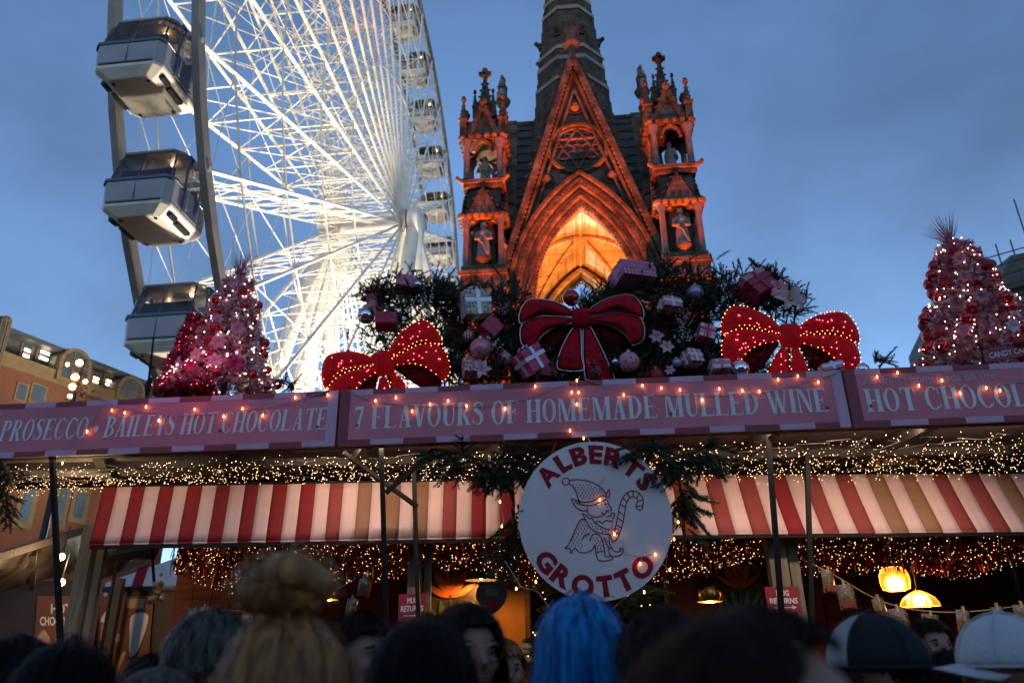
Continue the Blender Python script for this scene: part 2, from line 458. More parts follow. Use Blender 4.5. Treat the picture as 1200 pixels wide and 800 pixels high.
# ------------------------------------------------------------------ gothic memorial
MEM_O, MEM_A = Vector((1.78, 16.0, 0)), R(-4.5)
mem = thing('gothic_memorial', 'sandstone gothic memorial canopy with spire and pinnacles lit orange from below', 'memorial', MEM_O, rot=(0, 0, MEM_A))
H = 2.1     # half depth: the four gables stand at distance H from the centre
def mem_build(b, name, m, smooth=False, parent=None): return b.build(name, m, parent or mem, smooth=smooth, world=False)
def arch(w, zs, h, n=12, full=True):
    """pointed arch: from left springing over apex to right"""
    r = (w * w + h * h) / (2 * w); c = w - r
    a1 = math.atan2(h, -c)
    right = [(c + r * math.cos(a1 * i / n), zs + r * math.sin(a1 * i / n)) for i in range(n + 1)]
    left = [(-x, z) for x, z in right]
    return left + right[::-1][1:]
ROTS = [Matrix.Translation((0, H, 0)) @ Matrix.Rotation(R(90 * k), 4, 'Z') @ Matrix.Translation((0, -H, 0)) for k in range(4)]
b = MB(); b.box((0, H, 0.25), (9.5, 9.5, 0.5)); b.box((0, H, 0.75), (8.2, 8.2, 0.5)); b.box((0, H, 1.25), (7, 7, 0.5)); mem_build(b, 'stepped_base', 'sandstone')
b = MB(); b.box((0, H, 2.9), (1.8, 1.8, 2.8)); b.lathe([(0.5, 4.3), (0.42, 5.0), (0.36, 5.6), (0.3, 5.9), (0.12, 6.0), (0.16, 6.2), (0.0001, 6.4)], (0, H, 0), 14); mem_build(b, 'statue_pedestal', 'sandstone_pale', 'auto')
for k in range(4):
    rm = ROTS[k]
    # pier with shafts under the gable corner and its pinnacle
    b = MB(rm); b.box((-2.2, 0.1, 5.4), (1.0, 1.0, 7.8))
    for dx, dy in ((-0.55, -0.55), (0.55, -0.55), (-0.55, 0.55), (0.55, 0.55)): b.lathe([(0.17, 1.5), (0.13, 1.8), (0.12, 8.6), (0.2, 9.0)], (-2.2 + dx, 0.1 + dy, 0), 10)
    mem_build(b, 'pier', 'sandstone', 'auto')
    # gable wall with pointed opening
    b = MB(rm); n = 14
    A = arch(1.32, 9.3, 2.78, n)
    nA = len(A)
    edge = []
    for i in range(nA):
        q = abs(i - (nA - 1) / 2) / ((nA - 1) / 2)
        z = 16.45 + (9.3 - 16.45) * q
        u = (16.45 - z) * 0.30
        edge.append((-u if i < (nA - 1) / 2 else u, z))
    for d in (0.0, 0.42):
        rows = [[(x, d, z) for x, z in edge], [(x, d, z) for x, z in A]]
        if d: rows = rows[::-1]
        b.grid(rows)
    b.grid([[(x, 0.42, z) for x, z in A], [(x, 0.0, z) for x, z in A]][::-1])
    b.grid([[(x, 0.0, z) for x, z in edge], [(x, 0.42, z) for x, z in edge]][::-1])
    mem_build(b, 'gable_wall', 'sandstone')
    # arch orders: stepped mouldings
    for (w, h, dd, rr, m_) in ((1.84, 3.56, -0.16, 0.075, 'sandstone'), (1.72, 3.38, -0.13, 0.06, 'sandstone_dark'), (1.62, 3.24, -0.09, 0.07, 'sandstone'), (1.51, 3.08, -0.05, 0.055, 'sandstone_dark'), (1.41, 2.95, -0.02, 0.065, 'sandstone'), (1.29, 2.76, 0.05, 0.07, 'sandstone')):
        b = MB(rm); P = arch(w, 9.3, h, 14)
        b.tube([(x, dd, z) for x, z in P], rr, 6)
        mem_build(b, 'arch_moulding', m_, 'auto')
    b = MB(rm)
    for (w, h, dd, rr, cnt) in ((1.215, 2.66, 0.02, 0.05, 60), (1.67, 3.31, -0.15, 0.035, 74)):
        P = arch(w, 9.3, h, 60)
        L = [0]
        for p0, p1 in zip(P[:-1], P[1:]): L.append(L[-1] + math.hypot(p1[0] - p0[0], p1[1] - p0[1]))
        j = 0
        for q in range(cnt):
            s_ = L[-1] * (q + 0.5) / cnt
            while L[j + 1] < s_: j += 1
            f_ = (s_ - L[j]) / (L[j + 1] - L[j])
            b.octa((P[j][0] + (P[j + 1][0] - P[j][0]) * f_, dd, P[j][1] + (P[j + 1][1] - P[j][1]) * f_), rr)
    stuff(mem_build(b, 'dogtooth_ornament', 'sandstone'))
    # gable copings, inner fillets, crockets and beads
    for s_ in (-1, 1):
        b = MB(rm)
        b.bar((0, -0.10, 16.62), (s_ * 2.02, -0.10, 9.9), 0.15, 0.30, (0, 1, 0))
        b.bar((0, -0.13, 16.1), (s_ * 1.78, -0.13, 10.15), 0.06, 0.10, (0, 1, 0))
        b.bar((0, -0.08, 15.55), (s_ * 1.58, -0.08, 10.3), 0.05, 0.10, (0, 1, 0))
        mem_build(b, 'gable_coping', 'sandstone')
        b = MB(rm)
        for q in range(44):
            f_ = (q + 0.5) / 44
            b.octa((s_ * (1.87 * f_), -0.21, 16.38 - 6.25 * f_), 0.045)
        stuff(mem_build(b, 'bead_row', 'sandstone'))
        b = MB(rm)
        for q in range(17):
            f_ = (q + 0.7) / 17
            x, z = s_ * (2.0 * f_ + 0.10), 16.62 - 6.7 * f_ + 0.03
            b.ball((x, -0.06, z), 0.075, 6, 4); b.ball((x + s_ * 0.07, -0.06, z + 0.07), 0.055, 6, 4); b.ball((x + s_ * 0.03, -0.06, z + 0.10), 0.04, 6, 4)
        stuff(mem_build(b, 'crockets', 'sandstone', True))
    # finial: shaft, tabernacle, figure
    b = MB(rm)
    b.lathe([(0.12, 16.4), (0.17, 16.6), (0.10, 16.75), (0.10, 16.95), (0.22, 17.1), (0.24, 17.2), (0.13, 17.22)], (0, 0, 0), 8)
    b.lathe([(0.17, 17.2), (0.13, 17.45), (0.15, 17.7), (0.10, 17.82), (0.085, 17.92), (0.10, 18.0), (0.07, 18.1), (0.0001, 18.14)], (0, 0, 0), 8)
    b.box((0.0, 0, 17.68), (0.38, 0.14, 0.12))
    mem_build(b, 'gable_finial', 'sandstone', 'auto')
    # rose window: raised dark disc coloured as a shaded recess, ring, six-pointed tracery
    b = MB(rm); b.lathe([(0.70, -0.02), (0.70, 0.0)], (0, 0, 0), 32, None)
    b = MB(rm)
    ZC = 13.68
    def pc(r_, a_): return (r_ * math.cos(a_), ZC + r_ * math.sin(a_))
    ci = [pc(0.71, 2 * math.pi * i / 36) for i in range(36)]
    b.prism(ci, lambda u, v, d: (u, d, v), -0.012, 0.05)
    mem_build(b, 'rose_shade_disc', 'rose_shade_dark')
    b = MB(rm); b.tube([(pc(0.74, 2 * math.pi * i / 40)[0], -0.06, pc(0.74, 2 * math.pi * i / 40)[1]) for i in range(41)], 0.07, 6)
    b.tube([(pc(0.63, 2 * math.pi * i / 40)[0], -0.04, pc(0.63, 2 * math.pi * i / 40)[1]) for i in range(41)], 0.035, 6)
    mem_build(b, 'rose_ring', 'sandstone', 'auto')
    b = MB(rm)
    for o_ in (90, 270):
        tr = [pc(0.62, R(o_ + 120 * i)) for i in range(4)]
        for p0, p1 in zip(tr[:-1], tr[1:]): b.bar((p0[0], -0.035, p0[1]), (p1[0], -0.035, p1[1]), 0.05, 0.05, (0, 1, 0))
    for i in range(6):
        cx_, cz_ = pc(0.47, R(60 * i))
        b.tube([(cx_ + 0.09 * math.cos(2 * math.pi * j / 10), -0.03, cz_ + 0.09 * math.sin(2 * math.pi * j / 10)) for j in range(11)], 0.016, 4)
        p0, p1 = pc(0.05, R(60 * i + 30)), pc(0.34, R(60 * i + 30))
        b.bar((p0[0], -0.03, p0[1]), (p1[0], -0.03, p1[1]), 0.03, 0.04, (0, 1, 0))
    b.tube([(pc(0.13, 2 * math.pi * j / 12)[0], -0.03, pc(0.13, 2 * math.pi * j / 12)[1]) for j in range(13)], 0.02, 4)
    mem_build(b, 'rose_tracery', 'sandstone')
    # spandrel bosses
    b = MB(rm)
    for (x, z) in ((-0.82, 12.78), (0.82, 12.78), (0, 15.0)):
        b.ball((x, -0.02, z), 0.14, 10, 6); b.ball((x, -0.10, z + 0.05), 0.07, 8, 5)
        b.tube([(x + 0.2 * math.cos(2 * math.pi * j / 16), -0.02, z + 0.2 * math.sin(2 * math.pi * j / 16)) for j in range(17)], 0.03, 5)
    stuff(mem_build(b, 'boss', 'sandstone', True))
# vault between the gables: groined pointed ceiling with ribs
b = MB(); nn = 25; half = 1.68
def vp(x): return 9.3 + (lambda w, h: (lambda r, c: math.sqrt(max(0, r * r - (abs(x) - c) ** 2)) )((w * w + h * h) / (2 * w), w - (w * w + h * h) / (2 * w)))(1.69, 3.05)
rows = []
for i in range(nn):
    y = -half + 2 * half * i / (nn - 1)
    rows.append([(x, H + y, max(vp(x), vp(y))) for x in [-half + 2 * half * j / (nn - 1) for j in range(nn)]])
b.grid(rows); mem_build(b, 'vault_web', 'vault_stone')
for s1, s2 in ((1, 1), (1, -1)):
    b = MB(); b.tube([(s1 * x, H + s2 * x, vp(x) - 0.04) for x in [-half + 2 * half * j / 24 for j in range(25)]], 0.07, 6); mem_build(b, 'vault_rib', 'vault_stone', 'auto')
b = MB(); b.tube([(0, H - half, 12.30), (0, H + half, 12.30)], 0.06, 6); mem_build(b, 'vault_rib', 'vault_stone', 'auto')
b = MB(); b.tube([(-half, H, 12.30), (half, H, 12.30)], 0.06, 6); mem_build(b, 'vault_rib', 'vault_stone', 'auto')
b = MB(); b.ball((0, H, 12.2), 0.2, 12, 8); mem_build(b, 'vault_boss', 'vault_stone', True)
for k in range(4):
    b = MB(ROTS[k]); P = arch(1.5, 9.3, 2.85, 14); b.tube([(x, 0.46, z) for x, z in P], 0.09, 6); mem_build(b, 'wall_rib', 'vault_stone', 'auto')
# crossing roofs, slate course by slate course
for k in range(4):
    rm = ROTS[k]
    for s_ in (-1, 1):
        b = MB(rm); zz = 10.2; i = 0
        while zz < 16.1:
            z2 = min(zz + 0.36, 16.2)
            u0, u1 = (16.25 - zz) * 0.30 + 0.06, (16.25 - z2) * 0.30 + 0.02
            ya, yb = H - u0 + 0.05, H - u1 + 0.05
            if yb < 0.45:
                zz += 0.36; continue
            ya = max(ya, 0.42)
            q = [(s_ * u0, 0.40, zz), (s_ * u0, ya, zz), (s_ * u1, yb, z2), (s_ * u1, 0.40, z2)]
            w_ = [(x - s_ * 0.10, y, z) for x, y, z in q]
            c_ = b.pts(q + w_)
            for f in ((0, 1, 2, 3), (7, 6, 5, 4), (0, 4, 5, 1), (3, 2, 6, 7), (0, 3, 7, 4), (1, 5, 6, 2)): b.face([c_ + t for t in f])
            zz += 0.36
        mem_build(b, 'slate_roof', 'slate')
    b = MB(rm); b.bar((0, 0.3, 16.28), (0, H - 0.1, 16.28), 0.14, 0.12); mem_build(b, 'ridge_stone', 'sandstone_dark')
# spire
def octr(r_, z): return [(r_ * math.cos(R(22.5 + 45 * j)), H + r_ * math.sin(R(22.5 + 45 * j)), z) for j in range(8)]
SPR = lambda z: 1.32 * (27.8 - z) / (27.8 - 15.2) * 0.97 + 0.03
b = MB(); zs_ = [14.4 + 0.42 * i for i in range(32)] + [27.8]
rings = []
for i, z in enumerate(zs_[:-1]):
    z2 = zs_[i + 1]
    rings = [b.pts(octr(SPR(z), z)), b.pts(octr(SPR(z2) + 0.035, z2 - 0.012)), b.pts(octr(SPR(z2), z2))]
    for a_, c_ in zip(rings[:-1], rings[1:]):
        for j in range(8): b.face((a_ + j, a_ + (j + 1) % 8, c_ + (j + 1) % 8, c_ + j))
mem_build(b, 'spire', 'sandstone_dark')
for z in (16.95, 17.75, 18.2, 19.9, 20.45, 21.0, 23.0):
    b = MB(); r0, r1 = b.pts(octr(SPR(z) + 0.05, z)), b.pts(octr(SPR(z + 0.16) + 0.05, z + 0.16))
    for j in range(8): b.face((r0 + j, r0 + (j + 1) % 8, r1 + (j + 1) % 8, r1 + j))
    b.face([r0 + j for j in reversed(range(8))]); b.face([r1 + j for j in range(8)])
    mem_build(b, 'spire_band', 'sandstone_pale')
for j in range(8):
    a_ = R(22.5 + 45 * j); d = Vector((math.cos(a_), math.sin(a_), 0)); z = 18.9
    b = MB(); p = Vector((0, H, z)) + d * SPR(z)
    b.ball(p + d * 0.06, 0.1, 6, 5); b.ball(p + d * 0.16 + Vector((0, 0, 0.05)), 0.075, 6, 5); b.box(p + Vector((0, 0, -0.1)), (0.16, 0.16, 0.1))
    mem_build(b, 'spire_crocket', 'sandstone_dark')
# statues (one shape, several copies)
def statue_mesh():
    b = MB()
    b.lathe([(0.17, 0), (0.19, 0.03), (0.165, 0.12), (0.15, 0.3), (0.135, 0.46), (0.125, 0.55), (0.15, 0.66), (0.145, 0.74), (0.07, 0.8), (0.045, 0.82), (0.05, 0.84), (0.075, 0.89), (0.078, 0.95), (0.055, 1.0), (0.0001, 1.02)], (0, 0, 0), 12, None, 1.0, 0.72)
    for s_ in (-1, 1): b.tube([(s_ * 0.14, 0, 0.71), (s_ * 0.18, -0.03, 0.55), (s_ * 0.08, -0.13, 0.48)], [0.05, 0.045, 0.035], 6)
    b.tube([(-0.12, -0.08, 0.5), (0.02, -0.13, 0.36), (0.1, -0.12, 0.05)], [0.03, 0.035, 0.05], 5)
    return b
def spirelet(b, x, y, z0, w, h):
    b.box((x, y, z0 + h * 0.18), (w, w, h * 0.36)); b.box((x, y, z0 + h * 0.37), (w * 1.35, w * 1.35, h * 0.05))
    b.lathe([(w * 0.6, z0 + h * 0.39), (w * 0.14, z0 + h * 0.85), (w * 0.4, z0 + h * 0.87), (w * 0.42, z0 + h * 0.92), (w * 0.12, z0 + h * 0.93), (w * 0.3, z0 + h * 0.97), (0.0001, z0 + h)], (x, y, 0), 8)
    for q in range(4):
        for dx, dy in ((1, 0), (-1, 0), (0, 1), (0, -1)):
            f_ = q / 4; rr = w * (0.62 - 0.45 * f_)
            b.octa((x + dx * rr, y + dy * rr, z0 + h * (0.45 + 0.4 * f_)), w * 0.16)
st_me = None
for k in range(4):
    rm = ROTS[k] @ Matrix.Translation((-2.38, 0.12 - 0.4 + 0.1, 0))
    PM = rm
    b = MB(PM); b.box((0, 0, 9.35), (1.06, 1.06, 0.9)); b.box((0, 0, 9.86), (1.14, 1.14, 0.12)); b.box((0, 0, 10.0), (1.04, 1.04, 0.12))
    for q in range(5):
        for s_ in (-1, 1):
            for face in range(2):
                p = (-0.46 + 0.23 * q, s_ * 0.54, 9.4) if face == 0 else (s_ * 0.54, -0.46 + 0.23 * q, 9.4)
                b.ball(p, 0.11, 6, 4)
    mem_build(b, 'pinnacle_base', 'sandstone')
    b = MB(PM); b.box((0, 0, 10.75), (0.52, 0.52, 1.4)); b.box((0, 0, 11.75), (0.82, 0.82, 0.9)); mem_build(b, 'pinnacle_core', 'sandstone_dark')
    for dx in (-0.42, 0.42):
        for dy in (-0.42, 0.42):
            b = MB(PM); b.lathe([(0.11, 10.06), (0.08, 10.16), (0.07, 11.18), (0.12, 11.32), (0.13, 11.4)], (dx, dy, 0), 8); mem_build(b, 'colonnette', 'marble_shaft', 'auto')
            b = MB(PM); b.lathe([(0.12, 12.5), (0.085, 12.6), (0.075, 13.42), (0.14, 13.56), (0.16, 13.66)], (dx, dy, 0), 8); mem_build(b, 'colonnette', 'marble_shaft', 'auto')
    b = MB(PM); b.box((0, 0, 11.4), (1.02, 1.02, 0.09))
    for s_ in (-1, 1):
        for ax_ in range(2):
            fr = (lambda u, v, d, s_=s_: (u, s_ * d, v)) if ax_ == 0 else (lambda u, v, d, s_=s_: (s_ * d, u, v))
            b.prism([(-0.38, 11.45), (0.38, 11.45), (0, 12.25)], fr, 0.42, 0.56)
            for q in range(5):
                f_ = q / 4
                for t_ in (-1, 1): b.octa(fr(t_ * 0.42 * (1 - f_), 11.5 + 0.8 * f_, 0.5), 0.065)
            for q in range(7): b.ball(fr(-0.5 + q / 6, 11.42, 0.55), 0.085, 6, 4)
            b.tube([fr(0.24 * math.cos(math.pi * j / 8), 11.25 + 0.32 * math.sin(math.pi * j / 8), 0.5) for j in range(9)], 0.05, 5)
    mem_build(b, 'lower_canopy', 'sandstone')
    b = MB(PM); b.box((0, 0, 12.30), (0.98, 0.98, 0.10)); b.box((0, 0, 12.42), (1.08, 1.08, 0.10))
    for dx in (-1, 1):
        for dy in (-1, 1):
            b.tube([(dx * 0.48, dy * 0.48, 12.42), (dx * 0.55, dy * 0.55, 12.42), (dx * 0.61, dy * 0.61, 12.43)], [0.07, 0.055, 0.05], 6); b.ball((dx * 0.62, dy * 0.62, 12.44), 0.06, 6, 4)
    mem_build(b, 'cornice', 'sandstone')
    b = MB(PM); b.box((0, 0, 13.72), (1.04, 1.04, 0.12))
    for s_ in (-1, 1):
        for ax_ in range(2):
            fr = (lambda u, v, d, s_=s_: (u, s_ * d, v)) if ax_ == 0 else (lambda u, v, d, s_=s_: (s_ * d, u, v))
            A2 = arch(0.24, 13.32, 0.34, 6)
            b.tube([fr(u, v, 0.46) for u, v in A2], 0.055, 5)
            b.bar(fr(-0.36, 13.8, 0.5), fr(0, 14.75, 0.5), 0.08, 0.12); b.bar(fr(0.36, 13.8, 0.5), fr(0, 14.75, 0.5), 0.08, 0.12)
            b.prism([(-0.34, 13.8), (0.34, 13.8), (0, 14.65)], fr, 0.38, 0.46)
            b.lathe([(0.05, 14.7), (0.1, 14.8), (0.11, 14.88), (0.03, 14.9), (0.07, 14.98), (0.0001, 15.04)], fr(0, 0, 0.5), 6)
            for q in range(6): b.ball(fr(-0.5 + q / 5, 13.74, 0.57), 0.075, 6, 4)
            for q in range(4):
                f_ = (q + 0.5) / 4
                for t_ in (-1, 1): b.octa(fr(t_ * (0.42 - 0.36 * f_), 13.85 + 0.95 * f_, 0.5), 0.055)
    for dx in (-0.5, 0.5):
        for dy in (-0.5, 0.5): spirelet(b, dx, dy, 13.78, 0.17, 1.3)
    mem_build(b, 'upper_canopy', 'sandstone')
    b = MB(PM); b.lathe([(0.36, 13.8), (0.30, 14.6), (0.24, 15.0)], (0, 0, 0), 8)
    spirelet(b, 0, 0, 14.3, 0.30, 2.1)
    for dx, dy in ((0.24, 0.24), (-0.24, 0.24), (0.24, -0.24), (-0.24, -0.24)): spirelet(b, dx, dy, 14.55, 0.11, 0.95)
    b.box((0, 0, 16.22), (0.34, 0.1, 0.1)); b.box((0, 0, 16.22), (0.1, 0.34, 0.1)); b.ball((0, 0, 16.36), 0.07, 6, 4)
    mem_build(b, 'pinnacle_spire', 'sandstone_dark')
    for z, dy, m_ in ((12.48, 0.0, 'sandstone_pale'), (10.28, -0.40, 'sandstone_pale')):
        for face in ((0, 1, 3) if z < 11 else (0,)):
            fm = PM @ Matrix.Rotation(R(90 * face), 4, 'Z') @ Matrix.Translation((0, dy, z))
            if st_me is None:
                so = statue_mesh().build('statue', m_, mem, smooth='auto', world=False); st_me = so.data
            else:
                so = bpy.data.objects.new('statue', st_me); COL.objects.link(so); so.parent = mem
            so.matrix_local = fm @ (Matrix.Rotation(R(35), 4, 'Z') if z > 11 else Matrix.Identity(4))
            if z < 11:
                cb = MB(fm); cb.lathe([(0.06, -0.28), (0.13, -0.16), (0.2, -0.05), (0.2, 0.0)], (0, 0, 0), 8); mem_build(cb, 'corbel', 'sandstone', 'auto')
# figures on the four gable ends seen against the sky at the side ridges
for k in (1, 3):
    so = bpy.data.objects.new('statue', st_me); COL.objects.link(so); so.parent = mem
    so.matrix_local = ROTS[k] @ Matrix.Translation((0, -0.02, 17.15)) @ Matrix.Scale(1.05, 4)
# floodlights of the memorial (standing on the square behind the stall)
MM = Matrix.Translation(MEM_O) @ Matrix.Rotation(MEM_A, 4, 'Z')
for (u, d, e, tgt, ang, col, lab) in ((-3.1, -2.6, 6800, (-2.2, -0.2, 12.5), 40, (1.0, 0.135, 0.016), 'orange floodlight on the ground before the left pinnacle of the memorial'),
                              (3.1, -2.6, 6800, (2.2, -0.2, 12.5), 40, (1.0, 0.135, 0.016), 'orange floodlight on the ground before the right pinnacle of the memorial'),
                              (0, -3.4, 6500, (0, 0, 13), 40, (1.0, 0.135, 0.016), 'orange floodlight on the ground before the arch of the memorial')):
    p = MM @ Vector((u, d, 0.4))
    fx = thing('memorial_floodlight', lab, 'floodlight', (p.x, p.y, 0), group='floodlights of the memorial')
    bb = MB(); bb.box((0, 0, 0.24), (0.4, 0.28, 0.28)); bb.build('housing', 'dark_metal', fx, world=False)
    bb = MB(); bb.box((0, 0, 0.05), (0.24, 0.24, 0.1)); bb.build('bracket', 'dark_metal', fx, world=False)
    lamp('floodlight_beam', 'SPOT', p + Vector((0, 0, 0.15)), e, col, fx, 0.12, target=MM @ Vector(tgt), angle=ang)
for dx, dy in ((-1, -1), (1, -1), (1, 1), (-1, 1)):
    p = MM @ Vector((dx * 0.62, H + dy * 0.62, 4.5))
    lamp('vault_uplight', 'SPOT', p, 330, (1.0, 0.48, 0.10), None, 0.12, target=MM @ Vector((dx * 0.7, H + dy * 0.7, 12)), angle=110)
# ------------------------------------------------------------------ the stall: frame shared by its signs
SO, SA = Vector((0.6, 5.25, 0)), R(4.0)
SN = Vector((math.sin(SA), math.cos(SA), 0))          # away from the camera
SX = Vector((math.cos(SA), -math.sin(SA), 0))         # along the fascia, to the right
def sp(s_, d, z): return SO + SX * s_ + SN * d + Vector((0, 0, z))
def on_sign(px, py, d=0.0): return at_plane(px, py, SO + SN * d, SN)
def s_of(px, py, d=0.0):
    q = on_sign(px, py, d); return (q - SO).dot(SX), q.z
SIGN_ROT = Matrix((SX, SN, Vector((0, 0, 1)))).transposed().to_4x4()

mat('sign_pink', (0.72, 0.20, 0.24), 0.55, var=0.16, scale=1.4, bump=0.06, bscale=40)
glow('tube_glow', (1.0, .8, .62), 2.5)
mat('sign_rose', (0.27, 0.045, 0.065), 0.55, var=0.08, scale=6)
mat('sign_lilac', (0.64, 0.38, 0.50), 0.55, var=0.06, scale=6)
mat('letter_silver', (0.80, 0.74, 0.72), 0.5, var=0.08, scale=9)
mat('letter_dim', (0.62, 0.42, 0.46), 0.5, var=0.08)
mat('steel_black', (0.008, 0.007, 0.007), 0.6, spec=0.2, var=0.2, scale=15)
mat('screw', (0.16, 0.13, 0.11), 0.35, metal=0.8, var=0.2)
mat('disc_white', (0.78, 0.65, 0.61), 0.5, var=0.12, scale=2.2, bump=0.04, bscale=30)
mat('letter_red', (0.30, 0.008, 0.018), 0.6, spec=0.2, var=0.08, scale=9)
mat('timber_grey', (0.20, 0.165, 0.11), 0.8, var=0.35, scale=4, stretch=(6, 6, 0.6), bump=0.3, bscale=20)
mat('timber_dark', (0.018, 0.011, 0.008), 0.7, var=0.4, scale=4, stretch=(5, 5, 0.8), bump=0.3)
mat('panel_wood', (0.085, 0.024, 0.012), 0.7, spec=0.1, var=0.4, scale=3, stretch=(1, 1, 8), bump=0.2)
mat('counter_wood', (0.05, 0.03, 0.02), 0.6, var=0.4)
mat('canopy_sheet', (0.045, 0.028, 0.028), 0.6, var=0.35, scale=1.5, trans=0.0)
mat('cable_white', (0.45, 0.42, 0.40), 0.5, var=0.1)
mat('cable_black', (0.015, 0.02, 0.015), 0.6, var=0.1)
mat('stripe_pink', (0.74, 0.50, 0.47), 0.85, var=0.12, scale=2.5, bump=0.1, bscale=120)
mat('stripe_red', (0.25, 0.012, 0.018), 0.85, var=0.12, scale=2.5, bump=0.1, bscale=120)
mat('stripe_rust', (0.28, 0.05, 0.045), 0.85, var=0.12, scale=2.5, bump=0.1, bscale=120)
mat('stripe_brown', (0.30, 0.15, 0.085), 0.85, var=0.12, scale=2.5, bump=0.1, bscale=120)
mat('tinsel_red', (0.26, 0.01, 0.008), 0.25, metal=0.9, var=0.5, scale=40)
mat('tinsel_gold', (0.42, 0.16, 0.03), 0.22, metal=1.0, var=0.5, scale=40)

# ---- serif capitals drawn as polygons (cap height 1)
T_, t_, SF = 0.205, 0.068, 0.055
def glyph(ch):
    P = []
    def rect(x0, y0, x1, y1): P.append([(x0, y0), (x1, y0), (x1, y1), (x0, y1)])
    def para(p0, p1, w): P.append([p0, (p0[0] + w, p0[1]), (p1[0] + w, p1[1]), p1])
    def serif(x0, x1, y): rect(x0, y, x1, y + SF)
    def stem(x, w=T_, o=0.06): rect(x, SF, x + w, 1 - SF); serif(x - o, x + w + o, 0); serif(x - o, x + w + o, 1 - SF)
    def ring(cx, cy, rx, ry, tx, ty, a0, a1, n=22):
        for i in range(n):
            q0, q1 = R(a0 + (a1 - a0) * i / n), R(a0 + (a1 - a0) * (i + 1) / n)
            P.append([(cx + rx * math.cos(q0), cy + ry * math.sin(q0)), (cx + rx * math.cos(q1), cy + ry * math.sin(q1)),
                      (cx + (rx - tx) * math.cos(q1), cy + (ry - ty) * math.sin(q1)), (cx + (rx - tx) * math.cos(q0), cy + (ry - ty) * math.sin(q0))])
    def arm(x0, x1, y, up_=None):
        rect(x0, y, x1, y + SF)
        if up_ is not None:
            yy = y if up_ < 0 else y + SF
            P.append([(x1 - 0.05, yy), (x1, yy), (x1, yy + up_ * 0.19)])
    w = 0.6
    if ch == 'I': stem(0.06); w = T_ + 0.12
    elif ch in 'EFL':
        stem(0.06); x = 0.06 + T_
        if ch in 'EF': arm(x + 0.06, 0.62, 1 - SF, -1); rect(x, 0.48, 0.47, 0.48 + SF); rect(0.44, 0.37, 0.47, 0.64)
        if ch in 'EL': arm(x + 0.06, 0.66, 0, 1)
        w = 0.68 if ch != 'F' else 0.63
    elif ch == 'T':
        stem(0.27); rect(0.02, 1 - SF, 0.21, 1); rect(0.27 + T_ + 0.06, 1 - SF, 0.70, 1)
        P.append([(0.02, 1 - SF), (0.02, 0.75), (0.055, 0.75), (0.10, 1 - SF)]); P.append([(0.70, 1 - SF), (0.62, 1 - SF), (0.665, 0.75), (0.70, 0.75)]); w = 0.72
    elif ch == 'H':
        stem(0.06); stem(0.53); rect(0.06 + T_, 0.47, 0.53, 0.47 + SF); w = 0.78
    elif ch == 'N':
        stem(0.07, t_, 0.05); rect(0.62, 0.0, 0.62 + t_, 1 - SF); serif(0.55, 0.75, 1 - SF); para((0.53, 0), (0.10, 0.97), 0.19); w = 0.76
    elif ch == 'M':
        stem(0.07, t_, 0.05); stem(0.72, T_, 0.05); para((0.38, 0), (0.11, 0.97), 0.19); para((0.44, 0.02), (0.74, 0.97), 0.06); w = 0.98
    elif ch in 'AVW':
        def vee(x0, flip, wd=0.68):
            f = (lambda p: (x0 + p[0], 1 - p[1])) if flip else (lambda p: (x0 + p[0], p[1]))
            def pl(p0, p1, ww):
                q = [f(p0), f((p0[0] + ww, p0[1])), f((p1[0] + ww, p1[1])), f(p1)]; P.append(q if not flip else q[::-1])
            if not flip:
                pl((0.10, SF), (0.33, 1.0), t_); pl((0.46, SF), (0.27, 1.0), 0.19)
            else:
                pl((0.05, SF), (0.27, 1.0), 0.19); pl((0.54, SF), (0.36, 1.0), t_)
        if ch == 'A':
            vee(0, False); rect(0.19, 0.30, 0.53, 0.30 + SF); serif(0.02, 0.25, 0); serif(0.40, 0.74, 0); w = 0.74
        elif ch == 'V':
            vee(0, True); serif(0, 0.31, 1 - SF); serif(0.46, 0.68, 1 - SF); w = 0.68
        else:
            vee(0, True); vee(0.40, True); serif(0, 0.31, 1 - SF); serif(0.39, 0.70, 1 - SF); serif(0.86, 1.08, 1 - SF); w = 1.08
    elif ch == 'Y':
        rect(0.27, SF, 0.27 + T_, 0.44); serif(0.20, 0.53, 0); para((0.27, 0.42), (0.06, 1 - SF), 0.185); para((0.395, 0.42), (0.57, 1 - SF), t_); serif(0.0, 0.31, 1 - SF); serif(0.48, 0.70, 1 - SF); w = 0.70
    elif ch == 'O': ring(0.37, 0.5, 0.36, 0.515, 0.175, 0.05, 0, 360, 36); w = 0.74
    elif ch == 'C':
        ring(0.38, 0.5, 0.37, 0.515, 0.18, 0.05, 48, 312, 30)
        P.append([(0.625, 0.87), (0.67, 1.0), (0.67, 0.66), (0.64, 0.66)]); P.append([(0.61, 0.12), (0.66, 0.28), (0.69, 0.28), (0.65, 0.10)]); w = 0.70
    elif ch == 'D': stem(0.06); ring(0.20, 0.5, 0.52, 0.5, 0.185, 0.05, -90, 90, 22); w = 0.74
    elif ch in 'BPR':
        stem(0.06); ring(0.26, 0.745, 0.36, 0.255, 0.175, 0.05, -90, 90, 16); rect(0.24, 1 - SF, 0.27, 1); rect(0.24, 0.49, 0.27, 0.54)
        if ch == 'B': ring(0.28, 0.265, 0.39, 0.265, 0.185, 0.05, -90, 90, 16); w = 0.70
        elif ch == 'P': w = 0.65
        else: para((0.50, SF), (0.27, 0.5), 0.19); serif(0.46, 0.76, 0); w = 0.76
    elif ch == 'U':
        rect(0.06, 0.34, 0.06 + T_, 1 - SF); serif(0.0, 0.31, 1 - SF); rect(0.57, 0.34, 0.57 + t_, 1 - SF); serif(0.50, 0.70, 1 - SF)
        n = 18
